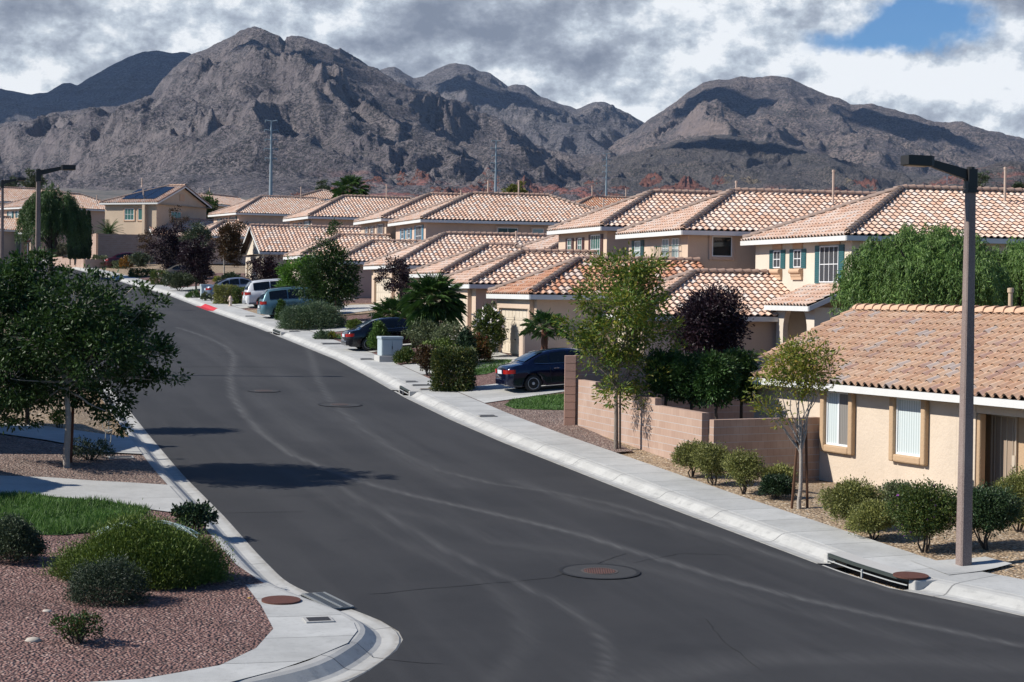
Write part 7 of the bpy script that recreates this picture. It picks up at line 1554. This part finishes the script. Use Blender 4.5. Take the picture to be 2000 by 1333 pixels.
# power pylons
def pylon(label,px,ytop,D_,arms=5,tiny=False):
    p=atD(px,ytop,D_); w_,t_=xy2wt(p.x,p.y); g=float(G(w_,t_))-5; h=p.z-g; root=thing('power_pylon',label,'power pylon',Vector((p.x,p.y,g)),'steel power line poles'); q=MB(); n=8; q.tube([(0,0,h*i/n) for i in range(n+1)],[1.15-.72*i/n for i in range(n+1)],10); q.build('pole',M_galv,root)
    for i in range(arms):
        z=h-.4-i*h*.095*(1 if not tiny else 1.2); q=MB(); ln=3.6 if i%2 else 3.1; a=R(12)
        q.tube([(-ln*math.cos(a),-ln*math.sin(a),z+.5),(0,0,z),(ln*math.cos(a),ln*math.sin(a),z+.5)],.33,6); q.build('cross_arm',M_galv,root)
        for sg in (-1,1): q=MB(); q.tube([(sg*ln*math.cos(a),sg*ln*math.sin(a),z+.45),(sg*ln*math.cos(a),sg*ln*math.sin(a),z-.7)],.22,5); q.build('insulator',M_galv,root)
pylon('tallest steel power pole, at the left above the tiled roofs',530,236,1000); pylon('steel power pole in the middle of the skyline',969,275,1290); pylon('third steel power pole, right of the middle, before the low hills',1185,300,1580); pylon('distant steel power pole beside the head of the street lamp',1850,341,2350,3,True); pylon('tiny far power pole top between two vent pipes',1524,368,2900,1,True)
# power lines
wires=MB(); P_=[(atD(530,236,1000),),(atD(969,275,1290),),(atD(1185,300,1580),),(atD(1850,341,2350),)]
# fake cobweb on the juniper, garden ornaments
rn=random.Random(3); M_web=m_var('white cobweb thread',(.55,.66,.62),.05,4,.8,0)
def cobweb(label,ux,uy,ru,n):
    """threads stretched just over the juniper's own dome"""
    b=at_px(285,1134); m=ppm(b); Rx,Ry,H_=158/m,158/m*.60,116/m
    def P(u,v): r2=min(.96,u*u+v*v); return b+Vector((u*Rx*1.02,v*Ry*1.02,H_*1.0*math.sqrt(1-r2)+.035))
    q=MB(); spokes=[]
    for i in range(n):
        a=2*math.pi*i/n+rn.uniform(-.25,.25); L=ru*rn.uniform(.6,1.2); spokes.append([P(ux+math.cos(a)*L*f,uy+math.sin(a)*L*f) for f in (0,.25,.5,.75,1)]); q.tube(spokes[-1],.0045,4)
    for f in (1,2,3,4):
        for k in range(n):
            if rn.random()<.75: q.tube([spokes[k][f],spokes[(k+1)%n][f]],.0035,4)
    for k in range(10): q.tube([spokes[rn.randrange(n)][rn.randrange(1,5)],spokes[rn.randrange(n)][rn.randrange(1,5)]],.003,4)
    tag(q.build('cobweb_decoration',M_web),label,'cobweb decoration','fake cobwebs on the juniper')
cobweb('larger fake white cobweb stretched over the top left of the juniper',-.33,-.15,.30,13); cobweb('smaller fake cobweb on the right shoulder of the juniper',.42,-.05,.28,11)
b=at_px(205,870); 
def skeleton():
    b=atD(212,862,50.5); w_,t_=xy2wt(b.x,b.y); g=W(w_,t_,.0); root=thing('skeleton_decoration','pale skeleton ornament hanging under the large left tree','skeleton decoration',g); M_bone=m_var('grey bone plastic',(.33,.33,.31),.1,5,.7,0); z=1.05; q=MB(); q.tube([(0,0,.62),(0,0,1.18)],.018,6)
    for k in range(7): a=.07+.05*math.sin(k/6*math.pi); q.tube([(-a,-.02,.78+.05*k),(-a*.6,-.08,.77+.05*k),(0,-.10,.77+.05*k),(a*.6,-.08,.77+.05*k),(a,-.02,.78+.05*k)],.009,4)
    q.tube([(-.1,0,.62),(0,-.02,.58),(.1,0,.62)],.03,6); q.build('torso',M_bone,root); q=MB(); q.lathe((0,0,1.17),[(.02,0),(.05,.03),(.085,.10),(.08,.17),(.03,.22)],10); q.build('skull',M_bone,root)
    for nm,pts in (('arm',[(-.13,0,1.12),(-.18,.0,.90),(-.15,-.02,.66)]),('arm',[(.13,0,1.12),(.19,0,.90),(.2,-.02,.70)]),('leg',[(-.07,0,.60),(-.09,0,.33),(-.14,0,.05)]),('leg',[(.07,0,.60),(.06,0,.33),(-.02,0,.06)])): q=MB(); q.tube(pts,.013,5); q.build(nm,M_bone,root)
    q=MB(); q.tube([(0,0,1.38),(0,0,2.2)],.004,4); q.build('cord',M_bone,root)
skeleton()
# small rocks, meter pipes
for px,py,r_,lb in ((65,1254,.09,'pale flat stone on the red gravel at lower left'),(92,1196,.06,'small white stone on the red gravel above the pale flat one'),(487,1170,.035,'tiny yellow ball at the edge of the corner pavement')):
    b=at_px(px,py); me=MB(); me.lathe((0,0,-.01),[(r_*.8,0),(r_,r_*.3),(r_*.7,r_*.75),(r_*.2,r_*.9)],9); me.v=[(x*1.5+b.x,y+b.y,z+b.z) for x,y,z in me.v]; nm='ball' if 'ball' in lb else 'stone'; tag(me.build(nm,m_var('pale stone',(.45,.40,.34),.2,6,.9,.2) if nm=='stone' else mat('yellow ball skin',None,col=(.55,.32,.02),rough=.5),smooth=True),lb,nm)
q=MB(); c=hN.P(.36,LN-10.35,PADZ); 
for dx in (0,.28): q.tube([c+sn*dx+Vector((0,0,-.05)),c+sn*dx+Vector((0,0,.62))],.03,7)
q.tube([c+Vector((0,0,.6)),c+sn*.28+Vector((0,0,.6))],.035,7); q.tube([c+Vector((0,0,.45)),c+Vector((0,0,.45))-un*.1],.05,7); tag(q.build('water_valve',M_iron),'black pipe valve against the near house wall behind the shrubs','water valve')
# garage side buttresses of the palm garage
for a0,a1,b0,b1,zz in ((-.55,-.02+.45,5.55,6.35,1.55),(-.2,5.6,-.05,.38,1.45)):
    pass
xg,yg=wt2xy(23.63,76.22); dg=Vector((xg,yg,0))-Vector((hB.o.x,hB.o.y,0)); ag,bg_=dg.dot(hB.u),dg.dot(hB.s); zg=zroad(78)+.5
hB.box('buttress',ag-.55,ag+.42,bg_+5.9,bg_+6.55,zg-.6,zg+1.55,ST_tan,bevel=.12); hB.box('buttress',ag-.35,ag+6.8,bg_-.15,bg_+.43,zg-.6,zg+1.35,ST_tan,bevel=.10)
# gabled houses across the street, out of the picture to the left, whose shadows fall over the left driveways
def left_gable(label,w_,t_,L,zg,top):
    h=House(label,'house',w_,t_,zg,16.7,'single-storey tiled houses beside the street',ST_tan); h.hip(0,10,0,L,zg+top,.42,.45,front='gable',back='gable'); return h
z_=float(G(0,54)); left_gable('tan gabled house left of the picture by the farther left driveway',-10.4,51.6,6.2,z_,3.5)
z_=float(G(0,44)); left_gable('tan gabled house left of the picture by the nearer left driveway',-13.0,43.4,5.0,z_,3.5)
